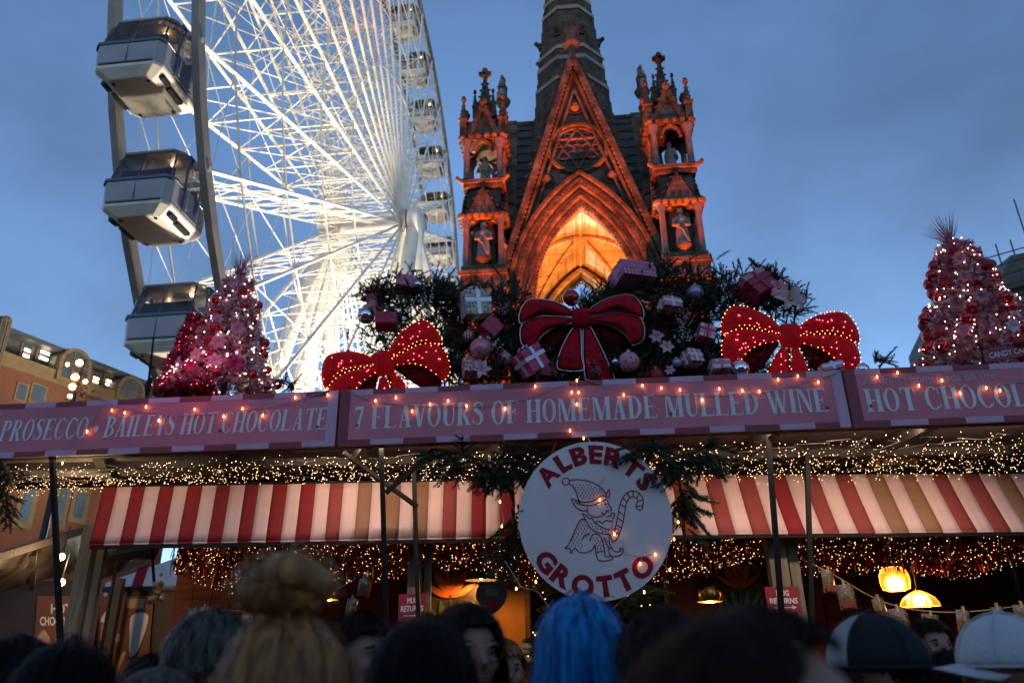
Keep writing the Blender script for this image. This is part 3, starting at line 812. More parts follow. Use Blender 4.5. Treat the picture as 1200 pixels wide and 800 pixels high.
        for i in range(n):
            q0, q1 = R(180 + 180 * i / n), R(180 + 180 * (i + 1) / n)
            def o_(q): return (0.345 + 0.285 * math.cos(q), 0.34 + 0.355 * math.sin(q))
            def i_(q): return (0.4075 + 0.1625 * math.cos(q), 0.34 + 0.285 * math.sin(q))
            P.append([o_(q0), o_(q1), i_(q1), i_(q0)])
        w = 0.71
    elif ch == 'S':
        sp_ = [(0.50, 0.82, .02), (0.44, 0.935, .045), (0.31, 0.985, .055), (0.17, 0.93, .10), (0.115, 0.80, .155), (0.16, 0.675, .19), (0.29, 0.57, .21), (0.42, 0.46, .21), (0.485, 0.335, .19), (0.485, 0.20, .155), (0.42, 0.08, .10), (0.29, 0.015, .055), (0.14, 0.06, .045), (0.06, 0.20, .02)]
        q = []
        for i, (x, y, ww) in enumerate(sp_):
            x0, y0, _ = sp_[max(0, i - 1)]; x1, y1, _ = sp_[min(len(sp_) - 1, i + 1)]
            L = math.hypot(x1 - x0, y1 - y0); nx, ny = -(y1 - y0) / L, (x1 - x0) / L
            q.append(((x + nx * ww / 2, y + ny * ww / 2), (x - nx * ww / 2, y - ny * ww / 2)))
        for a, b in zip(q[:-1], q[1:]): P.append([a[0], a[1], b[1], b[0]])
        P.append([(0.51, 0.68), (0.54, 0.68), (0.53, 1.0), (0.50, 0.97)]); P.append([(0.03, 0.02), (0.06, 0.0), (0.06, 0.33), (0.03, 0.33)]); w = 0.60
    elif ch == '7':
        rect(0.05, 0.86, 0.52, 1.0); P.append([(0.40, 0.88), (0.52, 0.88), (0.33, 0.0), (0.15, 0.0)]); P.append([(0.05, 0.86), (0.05, 0.68), (0.08, 0.68), (0.13, 0.86)]); w = 0.56
    elif ch == '•':
        P.append([(0.2 + 0.16 * math.cos(2 * math.pi * i / 14), 0.42 + 0.16 * math.sin(2 * math.pi * i / 14)) for i in range(14)]); w = 0.4
    elif ch == ' ': w = 0.26
    return P, w
def serif_text(text, fr, x0, x1, z0, h, name, m, parent, shear=0.0):
    """text stretched to fill x0..x1 on the baseline z0; fr(u, z, d)"""
    gs = [glyph(c) for c in text]; gap = 0.07
    tot = sum(w for _, w in gs) + gap * (len(gs) - 1)
    kx = (x1 - x0) / tot; x = 0; b = MB(); k = 0
    for P, w in gs:
        for i, pl in enumerate(P):
            d = -0.0035 - 0.00025 * (i % 3)
            pp = [(x0 + kx * (x + u + shear * v), z0 + h * v) for u, v in pl]
            b.poly([fr(u, v, d) for u, v in pp])
        x += w + gap
    return b.build(name, m, parent)
def font_text(text, size, bold=0.0, space=1.0, align='LEFT'):
    """mesh verts / faces of a line in the built-in sans face, on the XY plane"""
    cu = bpy.data.curves.new('text', 'FONT'); cu.body = text; cu.size = size; cu.offset = bold; cu.space_character = space; cu.align_x = align
    cu.resolution_u = 3
    o = bpy.data.objects.new('text', cu); COL.objects.link(o)
    dg = bpy.context.evaluated_depsgraph_get(); dg.update()
    me = o.evaluated_get(dg).to_mesh()
    v = [tuple(p.co) for p in me.vertices]; f = [tuple(p.vertices) for p in me.polygons]
    o.evaluated_get(dg).to_mesh_clear()
    bpy.data.objects.remove(o); bpy.data.curves.remove(cu)
    return v, f
def flat_text(text, fr, x0, x1, z0, h, name, m, parent, bold=0.0, d=-0.004):
    v, f = font_text(text, 1.0, bold)
    xs = [p[0] for p in v]; a, c = min(xs), max(xs); kx = (x1 - x0) / (c - a); kz = h / 0.72
    b = MB(); base = b.pts([fr(x0 + (p[0] - a) * kx, z0 + p[1] * kz, d) for p in v])
    for q in f: b.face([base + i for i in q])
    return b.build(name, m, parent)

# ---- fascia signs: panel, printed chequered border, lettering
ZB, ZT = 3.055, 3.485
def fascia(label, s0, s1, tilt, ends):
    t = thing('fascia_sign', label, 'sign', sp((s0 + s1) / 2, 0, ZB), group='fascia signs of the mulled wine stall')
    fr = lambda u, z, d: sp(u, d, z + tilt * (u - (s0 + s1) / 2))
    b = MB(); b.prism([(s0, ZB), (s1, ZB), (s1, ZT), (s0, ZT)], fr, 0.0, 0.035); b.build('panel', 'sign_pink', t)
    b = MB(); n = int((s1 - s0) / 0.235); dw = (s1 - s0) / n; bh = 0.042
    for i in range(n):
        for k, (z0, z1) in enumerate(((ZB, ZB + bh), (ZT - bh, ZT))):
            b.mat = (i + k) % 2
            u0, u1 = s0 + i * dw, s0 + (i + 1) * dw
            b.poly([fr(u0, z0, -0.002), fr(u1, z0, -0.002), fr(u1, z1, -0.002), fr(u0, z1, -0.002)])
    for (e, m_) in ends:
        b.mat = m_; u0, u1 = (s0, s0 + 0.075) if e < 0 else (s1 - 0.075, s1)
        b.poly([fr(u0, ZB, -0.0026), fr(u1, ZB, -0.0026), fr(u1, ZT, -0.0026), fr(u0, ZT, -0.0026)])
    b.build('border_print', ['sign_rose', 'sign_lilac'], t)
    for u in (s0 + 0.14, (s0 + s1) / 2 + 0.6, s1 - 0.14):
        b = MB(); b.lathe([(0.011, 0), (0.011, 0.006), (0.006, 0.009), (0.0001, 0.009)], fr(u, ZB + 0.15, -0.002), 10, Matrix.Rotation(R(90), 3, 'X')); b.build('screw', 'screw', t, smooth='auto')
    return t, fr
sgl, frl = fascia('pink fascia sign reading prosecco and hot chocolate above the left awning', -4.9, -1.925, 0.0, [(1, 1)])
sgc, frc = fascia('long pink centre fascia sign reading 7 flavours of homemade mulled wine', -1.905, 1.785, 0.0, [(-1, 0), (1, 1)])
sgr, frr = fascia('pink fascia sign with hot chocolate at the right edge of the picture', 1.805, 4.6, 0.0, [(-1, 0)])
def span(text, fr, p0, p1, h, parent, m='letter_silver', z=None, shear=0.0):
    (a, z0), (c, z1) = s_of(*p0), s_of(*p1)
    serif_text(text, fr, a, c, z if z is not None else (z0 + z1) / 2, h, 'lettering', m, parent, shear)
span('PROSECCO • BAILEYS HOT CHOCOLATE', frl, (0, 509), (382, 497), 0.165, sgl, z=3.185, shear=0.12)
span('7 FLAVOURS OF HOMEMADE MULLED WINE', frc, (414, 499), (971, 479), 0.175, sgc, z=3.175)
span('HOT CHOCOLATE', frr, (1016, 480), (1268, 474), 0.17, sgr, z=3.16)
for s_ in (-1.915, 1.795):
    b = MB(); b.bar(sp(s_, 0.06, ZB), sp(s_, 0.06, ZT), 0.10, 0.04); b.build('joint_cover', 'sign_rose', sgc)
a_, c_ = s_of(292, 470)[0], s_of(384, 467)[0]
flat_text('Manchester family owned', frl, a_, c_, 3.395, 0.05, 'small_lettering', 'letter_dim', sgl, 0.006)
a_, c_ = s_of(1011, 447)[0], s_of(1166, 441)[0]
flat_text('All drinks homemade on site', frr, a_, c_, 3.365, 0.062, 'small_lettering', 'letter_dim', sgr, 0.006)

# ---- canopy: frame, rafters, sheets, poles
AW_Y = 6.2
can = thing('stall_canopy', 'dark flat canopy roof on thin black poles hung with fairy lights', 'canopy', (0, 6, 0))
CZ = 3.10
def can_front(x): return SO.y + 0.05 - (x - SO.x) * math.tan(SA)
b = MB()
for x0, x1, m_ in [(-4.6 + 0.92 * i, -4.6 + 0.92 * (i + 1) - 0.012, i) for i in range(10)]:
    y0a, y0b = can_front(x0) + 0.02, can_front(x1) + 0.02
    c_ = b.pts([(x0, y0a, CZ + 0.05), (x1, y0b, CZ + 0.05), (x1, 6.9, CZ + 0.08), (x0, 6.9, CZ + 0.08), (x0, y0a, CZ + 0.07), (x1, y0b, CZ + 0.07), (x1, 6.9, CZ + 0.10), (x0, 6.9, CZ + 0.10)])
    for f in ((0, 3, 2, 1), (4, 5, 6, 7), (0, 1, 5, 4), (1, 2, 6, 5), (2, 3, 7, 6), (3, 0, 4, 7)): b.face([c_ + i for i in f])
b.build('roof_sheet', 'canopy_sheet', can)
for x in (-4.4, -3.35, -2.35, -1.25, -0.15, 0.95, 1.75, 2.85, 3.9):
    b = MB(); b.bar((x + 0.15, can_front(x) + 0.06, CZ), (x - 0.35 * (x < 0) + 0.2 * (x > 0), 6.85, CZ + 0.06), 0.07, 0.09); b.build('rafter', 'timber_dark', can)
for yy, zz in ((6.05, CZ + 0.0), (6.88, CZ + 0.03)):
    b = MB(); b.bar((-4.6, yy, zz), (4.6, yy, zz), 0.06, 0.06); b.build('purlin', 'timber_dark', can)
b = MB(); b.bar((-4.6, can_front(-4.6) + 0.035, ZB + 0.03), (4.6, can_front(4.6) + 0.035, ZB + 0.03), 0.05, 0.06); b.build('front_beam', 'steel_black', can)
for pa, pb, y0 in (((62, 548), (72, 780), 5.75), ((447, 525), (454, 780), 5.62), ((485, 552), (491, 745), 6.02), ((903, 552), (915, 705), 5.40), ((946, 548), (952, 745), 5.95)):
    p, q = at_y(*pa, y0), at_y(*pb, y0)
    d = (q - p) / (p.z - q.z); b = MB()
    top = p - d * (3.12 - p.z); bot = p + d * p.z
    b.bar(bot, top, 0.034, 0.034, (0, 1, 0)); b.build('pole', 'steel_black', can)
b = MB(); b.bar((at_y(449, 640, 5.62).x, 5.62, 2.75), (-0.6, 5.55, 3.06), 0.03); b.build('brace', 'steel_black', can)
b = MB(); b.bar((at_y(487, 640, 6.02).x, 6.02, 2.72), (-1.3, 5.6, 3.06), 0.03); b.build('brace', 'steel_black', can)

# ---- awnings: stitched stripes, drooping front hem
def awning(label, x0, x1, cols, wid, dep, ztop):
    t = thing('striped_awning', label, 'awning', ((x0 + x1) / 2, AW_Y, 2.5), group='striped awnings of the stall')
    mats_ = ['stripe_pink', 'stripe_red', 'stripe_rust', 'stripe_brown']
    b = MB(); x = x0; i = 0
    zt = lambda x: ztop
    yb = lambda x: AW_Y + max(0, (x - 1.5)) * 0.06
    def P(x, q, off=0): # q: 0 hem .. 1 top
        sag = 0.018 * math.sin(q * math.pi) * (1 + 0.6 * math.sin(x * 3.1)); wv = 0.006 * math.sin(x * 9.0 + 2.2 * q) * (1 - q)
        return (x, yb(x) + dep * q - wv + off, 2.5 + (zt(x) - 2.5) * q - sag)
    while x < x1 - 1e-4:
        w = min(wid * (1 + 0.05 * math.sin(i * 2.3)), x1 - x); b.mat = cols[i % len(cols)]
        n = 3
        b.grid([[P(x + w * j / n, k / 6) for j in range(n + 1)] for k in range(7)])
        b.grid([[P(x + w * j / n, 0, 0.0) for j in range(n + 1)], [(P(x + w * j / n, 0)[0], P(x + w * j / n, 0)[1] + 0.012, 2.478) for j in range(n + 1)]][::-1])
        x += w; i += 1
    o = b.build('fabric', mats_, t, smooth=True)
    sm = o.modifiers.new('thickness', 'SOLIDIFY'); sm.thickness = 0.004; sm.offset = -1
    b = MB(); b.bar((x0, yb(x0) + 0.02, 2.475), (1.5 if x1 > 1.5 and x0 < 1.5 else (x0 + x1) / 2, yb((x0 + x1) / 2 if not (x1 > 1.5 and x0 < 1.5) else 1.5) + 0.02, 2.475), 0.03, 0.03)
    b.bar(((1.5 if x1 > 1.5 and x0 < 1.5 else (x0 + x1) / 2), yb((x0 + x1) / 2 if not (x1 > 1.5 and x0 < 1.5) else 1.5) + 0.02, 2.475), (x1, yb(x1) + 0.02, 2.475), 0.03, 0.03); b.build('front_bar', 'steel_black', t)
    b = MB(); b.bar((x0, AW_Y + dep + .03, ztop), (x1, yb(x1) + dep + .03, ztop), 0.04, 0.04); b.build('rear_bar', 'steel_black', t)
    return t
awning('striped pink and red awning left of the round sign', -3.44, 0.35, [1, 0, 1, 0, 1, 0, 1, 0, 1, 0, 1, 0, 1, 0, 1, 0, 2, 0, 3, 0, 3, 0, 3, 0, 2, 0, 1, 0, 1, 0, 1, 0], 0.1185, 0.04, 2.965)
awning('striped pink and brown awning right of the round sign', 0.62, 4.9, [0, 1, 0, 1, 0, 2, 0, 2, 0, 2, 0, 1, 0, 2, 0, 2, 0, 3, 0, 3, 0, 2, 0, 2, 0, 3, 0, 3, 0, 2, 0, 2], 0.145, 0.25, 3.03)

# ---- stall body behind the awnings
st = thing('market_stall', 'dark timber market stall with counter and panelled back wall under the awnings', 'market stall', (0.5, 7.2, 0))
for k in range(44):
    x = -3.5 + 0.2 * k
    b = MB(); b.box((x, 8.3, 1.75), (0.192, 0.03 + 0.004 * (k % 3), 3.0)); b.build('back_plank', 'panel_wood', st)
b = MB(); b.box((0.9, 8.36, 1.75), (8.9, 0.03, 3.0)); b.build('back_board', 'timber_dark', st)
b = MB(); b.box((0.9, 7.4, 3.28), (8.9, 2.0, 0.04)); b.build('stall_roof', 'timber_dark', st)
b = MB(); b.box((0.9, 6.62, 0.5), (8.6, 0.05, 1.0)); b.build('counter_front', 'panel_wood', st)
b = MB(); b.box((0.9, 6.75, 1.03), (8.7, 0.5, 0.05)); b.build('counter_top', 'counter_wood', st)
for x in (5.3,):
    b = MB(); b.box((x, 7.45, 1.6), (0.05, 1.7, 3.2)); b.build('side_wall', 'timber_dark', st)
for (px0, px1, y0) in ((92, 105, 6.5), (480, 493, 6.55), (903, 921, 6.5)):
    p = at_y((px0 + px1) / 2, 670, y0); w = (px1 - px0) * 0.0085
    b = MB(); b.box((p.x, y0, 1.35), (w, 0.10, 2.7)); b.build('timber_post', 'timber_grey', st, bevel=0.006)
    b = MB(); b.box((p.x + w * 0.95, y0 + 0.03, 1.35), (w * 0.55, 0.06, 2.7)); b.build('timber_post', 'timber_grey', st, bevel=0.006)

# ---- tinsel curtain under the awning with pin lights
tin = thing('tinsel_curtain', 'shimmering red and gold tinsel curtain hanging below the awnings', 'tinsel', (0.8, 6.75, 2.2))
for nm, m_, sd, cnt in (('red_strands', 'tinsel_red', 3, 6500), ('gold_strands', 'tinsel_gold', 4, 2200)):
    rr = random.Random(sd); b = MB()
    for i in range(cnt):
        x = rr.uniform(-2.95, 5.0); y = 6.62 + rr.uniform(0, 0.22)
        drop = 0.26 + 0.05 * math.sin(x * 2.3) + 0.04 * math.sin(x * 5.1 + 1)
        z1 = 2.58 - rr.uniform(0, drop); L = rr.uniform(0.04, 0.11); w = rr.uniform(0.003, 0.007)
        a_ = rr.uniform(0, 6.28); d = Vector((math.cos(a_), math.sin(a_), 0)) * w; k = Vector((rr.uniform(-.02, .02), rr.uniform(-.02, .02), -L))
        p = Vector((x, y, z1))
        b.poly([p - d, p + d, p + d + k, p - d + k])
    stuff(b.build(nm, m_, tin))
b = MB(); rr = random.Random(5)
for i in range(1900):
    x = rr.uniform(-2.9, 4.9); drop = 0.34 + 0.05 * math.sin(x * 2.3) + 0.04 * math.sin(x * 5.1 + 1)
    b.octa((x, 6.60 + rr.uniform(-0.01, 0.1), 2.55 - rr.uniform(0, drop)), rr.choice((0.0014, 0.0020, 0.0030)))
stuff(b.build('pin_lights', 'pin_bulb', tin))
b = MB(); b.bar((-3.0, 6.72, 2.60), (5.1, 6.72, 2.60), 0.03, 0.03); b.build('rail', 'timber_dark', tin)

# ---- net of fairy lights under the canopy
net = thing('fairy_light_net', 'net of tiny warm fairy lights strung under the canopy roof', 'fairy lights', (0, 6.0, CZ))
b = MB(); w_ = MB(); rr = random.Random(9)
for i in range(3000):
    x = rr.uniform(-4.4, 4.7); f_ = rr.random() ** 0.6
    y = can_front(x) + 0.15 + f_ * (6.55 - can_front(x) - 0.2)
    z = CZ - 0.03 - rr.uniform(0, 0.10) * (0.4 + f_)
    b.octa((x, y, z), rr.choice((0.0020, 0.0027, 0.0036)))
stuff(b.build('pin_lights', 'pin_bulb_white', net))
for i in range(46):
    x = -4.4 + i * 0.2; pts_ = []
    for k in range(14):
        f_ = k / 13; y = can_front(x) + 0.15 + f_ * (6.5 - can_front(x) - 0.15)
        pts_.append((x + 0.10 * math.sin(k * 1.7 + i), y, CZ - 0.05 - 0.05 * abs(math.sin(k * 0.9 + i))))
    w_.tube(pts_, 0.0028, 3, cap=False)
stuff(w_.build('net_wire', 'cable_black', net))

# ---- round hanging sign
DC = on_sign(697, 607, -0.03); DR = (on_sign(787, 607, -0.03) - on_sign(607, 607, -0.03)).length / 2 * 1.0
disc = thing('round_sign', "round white hanging sign reading Alberts Grotto with an elf holding a candy cane", 'sign', DC - Vector((0, 0, DR)))
DRZ = DR * 1.03
def dfr(u, v, d): return DC + SX * (u * DR) + Vector((0, 0, v * DRZ)) + SN * d
circ = [(math.cos(2 * math.pi * i / 72), math.sin(2 * math.pi * i / 72)) for i in range(72)]
b = MB(); b.prism(circ, dfr, 0.0, 0.022); b.build('panel', 'disc_white', disc)
def arc_text(text, bottom, half, radius, h, nm, shift=0.0):
    chars = []
    for c in text:
        v, f = font_text(c, 1.0, 0.05)
        xs = [p[0] for p in v]; chars.append((v, f, min(xs), max(xs)))
    gap = 0.075; tot = sum(c[3] - c[2] for c in chars) + gap * (len(chars) - 1)
    x = 0; b = MB(); ha = R(half)
    for v, f, a, c in chars:
        w = c - a; mid = (x + w / 2) / tot
        ang = (-ha + 2 * ha * mid) + R(shift)
        ks = h / 0.80
        kx = 2 * ha * radius / tot
        def place(p):
            lx, ly = (p[0] - (a + c) / 2) * kx, (p[1] - 0.365) * ks
            rr_ = (radius + ly) if not bottom else (radius - ly)
            if not bottom: al = ang + lx / radius; return (rr_ * math.sin(al), rr_ * math.cos(al))
            al = ang + lx / radius; return (rr_ * math.sin(al), -rr_ * math.cos(al))
        q = [place(p) for p in v]
        base = b.pts([dfr(u, w2, -0.003) for u, w2 in q])
        for t in f: b.face([base + i for i in t])
        x += w + gap
    return b.build(nm, 'letter_red', disc)
arc_text('ALBERTS', False, 60.5, 0.835, 0.255, 'upper_lettering', 3.6)
arc_text('GROTTO', True, 56.5, 0.825, 0.255, 'lower_lettering', -3.8)
# elf line drawing, printed in red
def ez(x, y): return ((x - 408) / 343, (408 - y) / 343)
def stroke(b, pts_, w=0.0135, d=-0.0032):
    P = [ez(*p) for p in pts_]
    # smooth by Catmull-Rom
    Q = []
    for i in range(len(P) - 1):
        p0, p1, p2, p3 = P[max(i - 1, 0)], P[i], P[i + 1], P[min(i + 2, len(P) - 1)]
        for k in range(4):
            t = k / 4
            Q.append(tuple(0.5 * (2 * p1[j] + (p2[j] - p0[j]) * t + (2 * p0[j] - 5 * p1[j] + 4 * p2[j] - p3[j]) * t * t + (3 * p1[j] - p0[j] - 3 * p2[j] + p3[j]) * t ** 3) for j in (0, 1)))
    Q.append(P[-1])
    L, Rr = [], []
    for i, (x, y) in enumerate(Q):
        a, c = Q[max(i - 1, 0)], Q[min(i + 1, len(Q) - 1)]
        l = math.hypot(c[0] - a[0], c[1] - a[1]) or 1
        nx, ny = -(c[1] - a[1]) / l * w / 2, (c[0] - a[0]) / l * w / 2
        L.append(dfr(x + nx, y + ny, d)); Rr.append(dfr(x - nx, y - ny, d))
    b.grid([Rr, L])
b = MB()
def circle(cx, cy, r_): return [(cx + r_ * math.cos(2 * math.pi * i / 10), cy + r_ * math.sin(2 * math.pi * i / 10)) for i in range(11)]
for ln in (
    circle(286, 243, 16), [(300, 240), (340, 236), (390, 245), (430, 264), (458, 292), (470, 318)], [(300, 250), (322, 275), (334, 305), (340, 330)],
    [(340, 330), (370, 338), (410, 330), (445, 312), (468, 318)], [(346, 345), (385, 352), (425, 342), (468, 326)], [(340, 330), (346, 345)],
    [(350, 336), (330, 328), (308, 322), (318, 345), (336, 366), (360, 374), (376, 372)], [(322, 334), (345, 345), (366, 352)],
    [(464, 308), (472, 295), (481, 284), (481, 305), (474, 325)],
    [(378, 360), (376, 380), (388, 395), (410, 402), (435, 400), (455, 390), (464, 378)], [(470, 330), (474, 350), (486, 372), (466, 378), (456, 372)],
    [(436, 382), (448, 390), (458, 388)],
    [(352, 385), (372, 395), (382, 408), (398, 408), (404, 424), (424, 420), (440, 430), (458, 418), (478, 424), (490, 412), (498, 392), (486, 388), (478, 398), (460, 404)],
    [(352, 385), (366, 412), (352, 408), (335, 425), (318, 455), (300, 490), (284, 518), (268, 532), (290, 532), (294, 552), (312, 532), (330, 548), (360, 552), (388, 540), (402, 520)],
    [(368, 412), (380, 440), (402, 462), (440, 474), (480, 478), (504, 474), (508, 456), (480, 458), (448, 452), (420, 436), (404, 424)],
    [(380, 505), (392, 480), (412, 474), (430, 490), (440, 520), (442, 548)], [(344, 498), (362, 480), (384, 472)], [(402, 520), (404, 552)], [(442, 490), (452, 515), (466, 540)], [(468, 480), (466, 510), (474, 534)],
    [(404, 552), (410, 580), (430, 588), (458, 586), (474, 580), (470, 566), (456, 572), (442, 566), (442, 548), (404, 552)],
    [(458, 544), (470, 568), (494, 570), (516, 562), (524, 546), (518, 536), (508, 540), (514, 548), (498, 552), (480, 546), (474, 534), (458, 544)],
    [(476, 498), (474, 480), (490, 470), (500, 440), (512, 400), (522, 360), (538, 325), (560, 302), (588, 294), (614, 304), (629, 330), (627, 356), (618, 376), (600, 374), (596, 356), (606, 340), (600, 326), (584, 320), (566, 328), (552, 352), (542, 392), (528, 440), (512, 480), (496, 504), (482, 510), (476, 498)],
    [(518, 382), (540, 402)], [(524, 352), (550, 364)], [(538, 324), (558, 342)], [(560, 302), (570, 324)], [(588, 294), (586, 320)], [(614, 304), (602, 326)], [(629, 335), (606, 340)], [(627, 360), (598, 362)], [(510, 412), (534, 424)], [(502, 440), (524, 452)], [(492, 470), (512, 480)]):
    stroke(b, ln)
b.build('elf_outline', 'letter_red', disc)
b = MB(); rr = random.Random(2)
def dots(poly, step):
    xs = [p[0] for p in poly]; ys = [p[1] for p in poly]; y = min(ys); k = 0
    while y < max(ys):
        x = min(xs) + (k % 2) * step / 2
        while x < max(xs):
            ins = False
            for (x0, y0), (x1, y1) in zip(poly, poly[1:] + poly[:1]):
                if (y0 > y) != (y1 > y) and x < (x1 - x0) * (y - y0) / (y1 - y0) + x0: ins = not ins
            if ins:
                u, v = ez(x, y); b.poly([dfr(u - 0.005, v - 0.012, -0.0034), dfr(u + 0.005, v - 0.012, -0.0034), dfr(u + 0.006, v + 0.012, -0.0034), dfr(u - 0.004, v + 0.012, -0.0034)])
            x += step
        y += step * 0.8; k += 1
dots([(312, 248), (390, 250), (440, 280), (460, 308), (420, 326), (380, 332), (344, 326), (336, 290)], 15)
dots([(352, 402), (372, 430), (395, 470), (370, 485), (345, 510), (350, 540), (310, 525), (285, 525), (318, 465)], 15)
dots([(382, 420), (410, 440), (450, 458), (500, 462), (498, 472), (440, 468), (400, 455)], 14)
dots([(390, 490), (412, 480), (432, 500), (436, 545), (408, 545), (400, 515)], 14)
dots([(446, 490), (464, 485), (466, 515), (470, 535), (458, 538)], 13)
b.ball(dfr(*ez(417, 352), -0.003), 0.006, 6, 4); b.ball(dfr(*ez(461, 347), -0.003), 0.006, 6, 4)
stuff(b.build('elf_dots', 'letter_red', disc))
for u, v in ((-0.06, -0.965), (0.17, -0.945), (-0.17, 0.955), (0.05, 0.945)):
    b = MB(); b.lathe([(0.006, 0), (0.005, 0.004), (0.0001, 0.005)], dfr(u, v, -0.001), 8, Matrix.Rotation(R(90), 3, 'X')); b.build('screw', 'screw', disc)
for u in (-0.55, 0.55):
    b = MB(); p = dfr(u, 0.82, 0.02)
    b.tube([p, p + Vector((-0.05 * (u > 0) + 0.05 * (u < 0), 0.03, 0.12)), Vector((p.x, p.y + 0.05, 3.06))], 0.008, 6); b.build('hanging_strap', 'letter_red', disc)

# ---- tube lights fixed under the canopy, washing the awnings
for i, (x, y, w, e, lab) in enumerate(((2.7, can_front(2.7) + .17, 2.6, 12, 'lit tube light under the canopy right of the round sign'), (-1.1, can_front(-1.1) + .17, 1.6, 5.5, 'lit tube light under the canopy left of the round sign'), (-3.3, can_front(-3.3) + .17, 1.4, 1.6, 'lit tube light under the canopy at the far left'))):
    t = thing('tube_light', lab, 'light', (x, y - .02, 3.128), group='tube lights under the canopy')
    b = MB(); b.box((0, 0, .03), (w, .05, .03)); b.build('batten', 'steel_black', t, world=False)
    b = MB(); b.tube([(-w / 2 + .02, 0, 0), (w / 2 - .02, 0, 0)], .010, 8); b.build('tube', 'tube_glow', t, world=False, smooth='auto')
    d = bpy.data.lights.new('tube_wash', 'AREA'); d.shape = 'RECTANGLE'; d.size = w; d.size_y = .03; d.energy = e; d.color = (1.0, .74, .56)
    o = bpy.data.objects.new('tube_wash', d); COL.objects.link(o); o.parent = t; o.location = (0, .012, -.012); o.rotation_euler = (R(36), 0, 0)
# ------------------------------------------------------------------ decorations on the canopy roof
mat('needle', (0.055, 0.09, 0.035), 0.6, var=0.5, scale=9, space='Object')
mat('needle_dark', (0.034, 0.055, 0.024), 0.6, var=0.5, scale=9)
mat('needle_brown', (0.16, 0.07, 0.03), 0.7, var=0.5, scale=9)
mat('twig', (0.05, 0.03, 0.018), 0.8)
mat('bow_red', (0.46, 0.004, 0.014), 0.7, var=0.35, scale=25, bump=0.25, bscale=90, spec=0.15)
mat('bow_inside', (0.12, 0.003, 0.007), 0.8, var=0.3, spec=0.1)  # darker red: inner shade of the loops put into colour; backing board shares it
mat('bow_red_glow', (0.36, 0.003, 0.010), 0.7, var=0.45, scale=22, bump=0.35, bscale=80, spec=0.15, emit=(1.0, 0.012, 0.010), estr=0.03)  # emission added to the cloth, standing in for light from within
M['bow_red_glow'].cycles.emission_sampling = 'NONE'
mat('piping_silver', (0.55, 0.45, 0.48), 0.35, metal=0.5, var=0.1)
mat('bauble_red', (0.50, 0.006, 0.012), 0.14, metal=0.35, var=0.1, coat=0.6)
mat('bauble_red_matt', (0.34, 0.012, 0.02), 0.5, var=0.1)
mat('bauble_pink', (0.62, 0.25, 0.30), 0.35, metal=0.3, var=0.15)
mat('bauble_silver', (0.75, 0.76, 0.80), 0.10, metal=1.0, var=0.05)
mat('bauble_lilac', (0.40, 0.35, 0.52), 0.3, metal=0.4, var=0.15)
mat('cap_gold', (0.5, 0.35, 0.15), 0.3, metal=1.0)
mat('paper_pink', (0.55, 0.05, 0.15), 0.5, var=0.1, scale=8)
mat('paper_hot', (0.52, 0.015, 0.09), 0.5, var=0.1, scale=8)
mat('paper_red', (0.33, 0.012, 0.03), 0.5, var=0.15, scale=8)
mat('paper_rose', (0.60, 0.22, 0.26), 0.5, var=0.12, scale=8)
mat('ribbon_silver', (0.70, 0.66, 0.72), 0.3, metal=0.4, var=0.1)
mat('ribbon_pink', (0.62, 0.16, 0.30), 0.4, var=0.1)
mat('ribbon_red', (0.38, 0.02, 0.05), 0.4, var=0.1)
mat('ribbon_white', (0.70, 0.66, 0.62), 0.5, var=0.1)
mat('petal_pink', (0.62, 0.27, 0.34), 0.6, var=0.2, scale=20)
mat('petal_pale', (0.66, 0.42, 0.42), 0.6, var=0.2, scale=20)
mat('tinsel_pink', (0.60, 0.16, 0.19), 0.45, metal=0.2, var=0.4, scale=18)
mat('tinsel_pale', (0.74, 0.46, 0.47), 0.45, metal=0.2, var=0.3, scale=18)
mat('tinsel_deep', (0.30, 0.015, 0.04), 0.4, metal=0.3, var=0.4, scale=18)
mat('feather', (0.55, 0.22, 0.30), 0.6, var=0.4)
mat('berry', (0.22, 0.012, 0.03), 0.35, var=0.3)
mat('frame_grey', (0.30, 0.30, 0.33), 0.5)
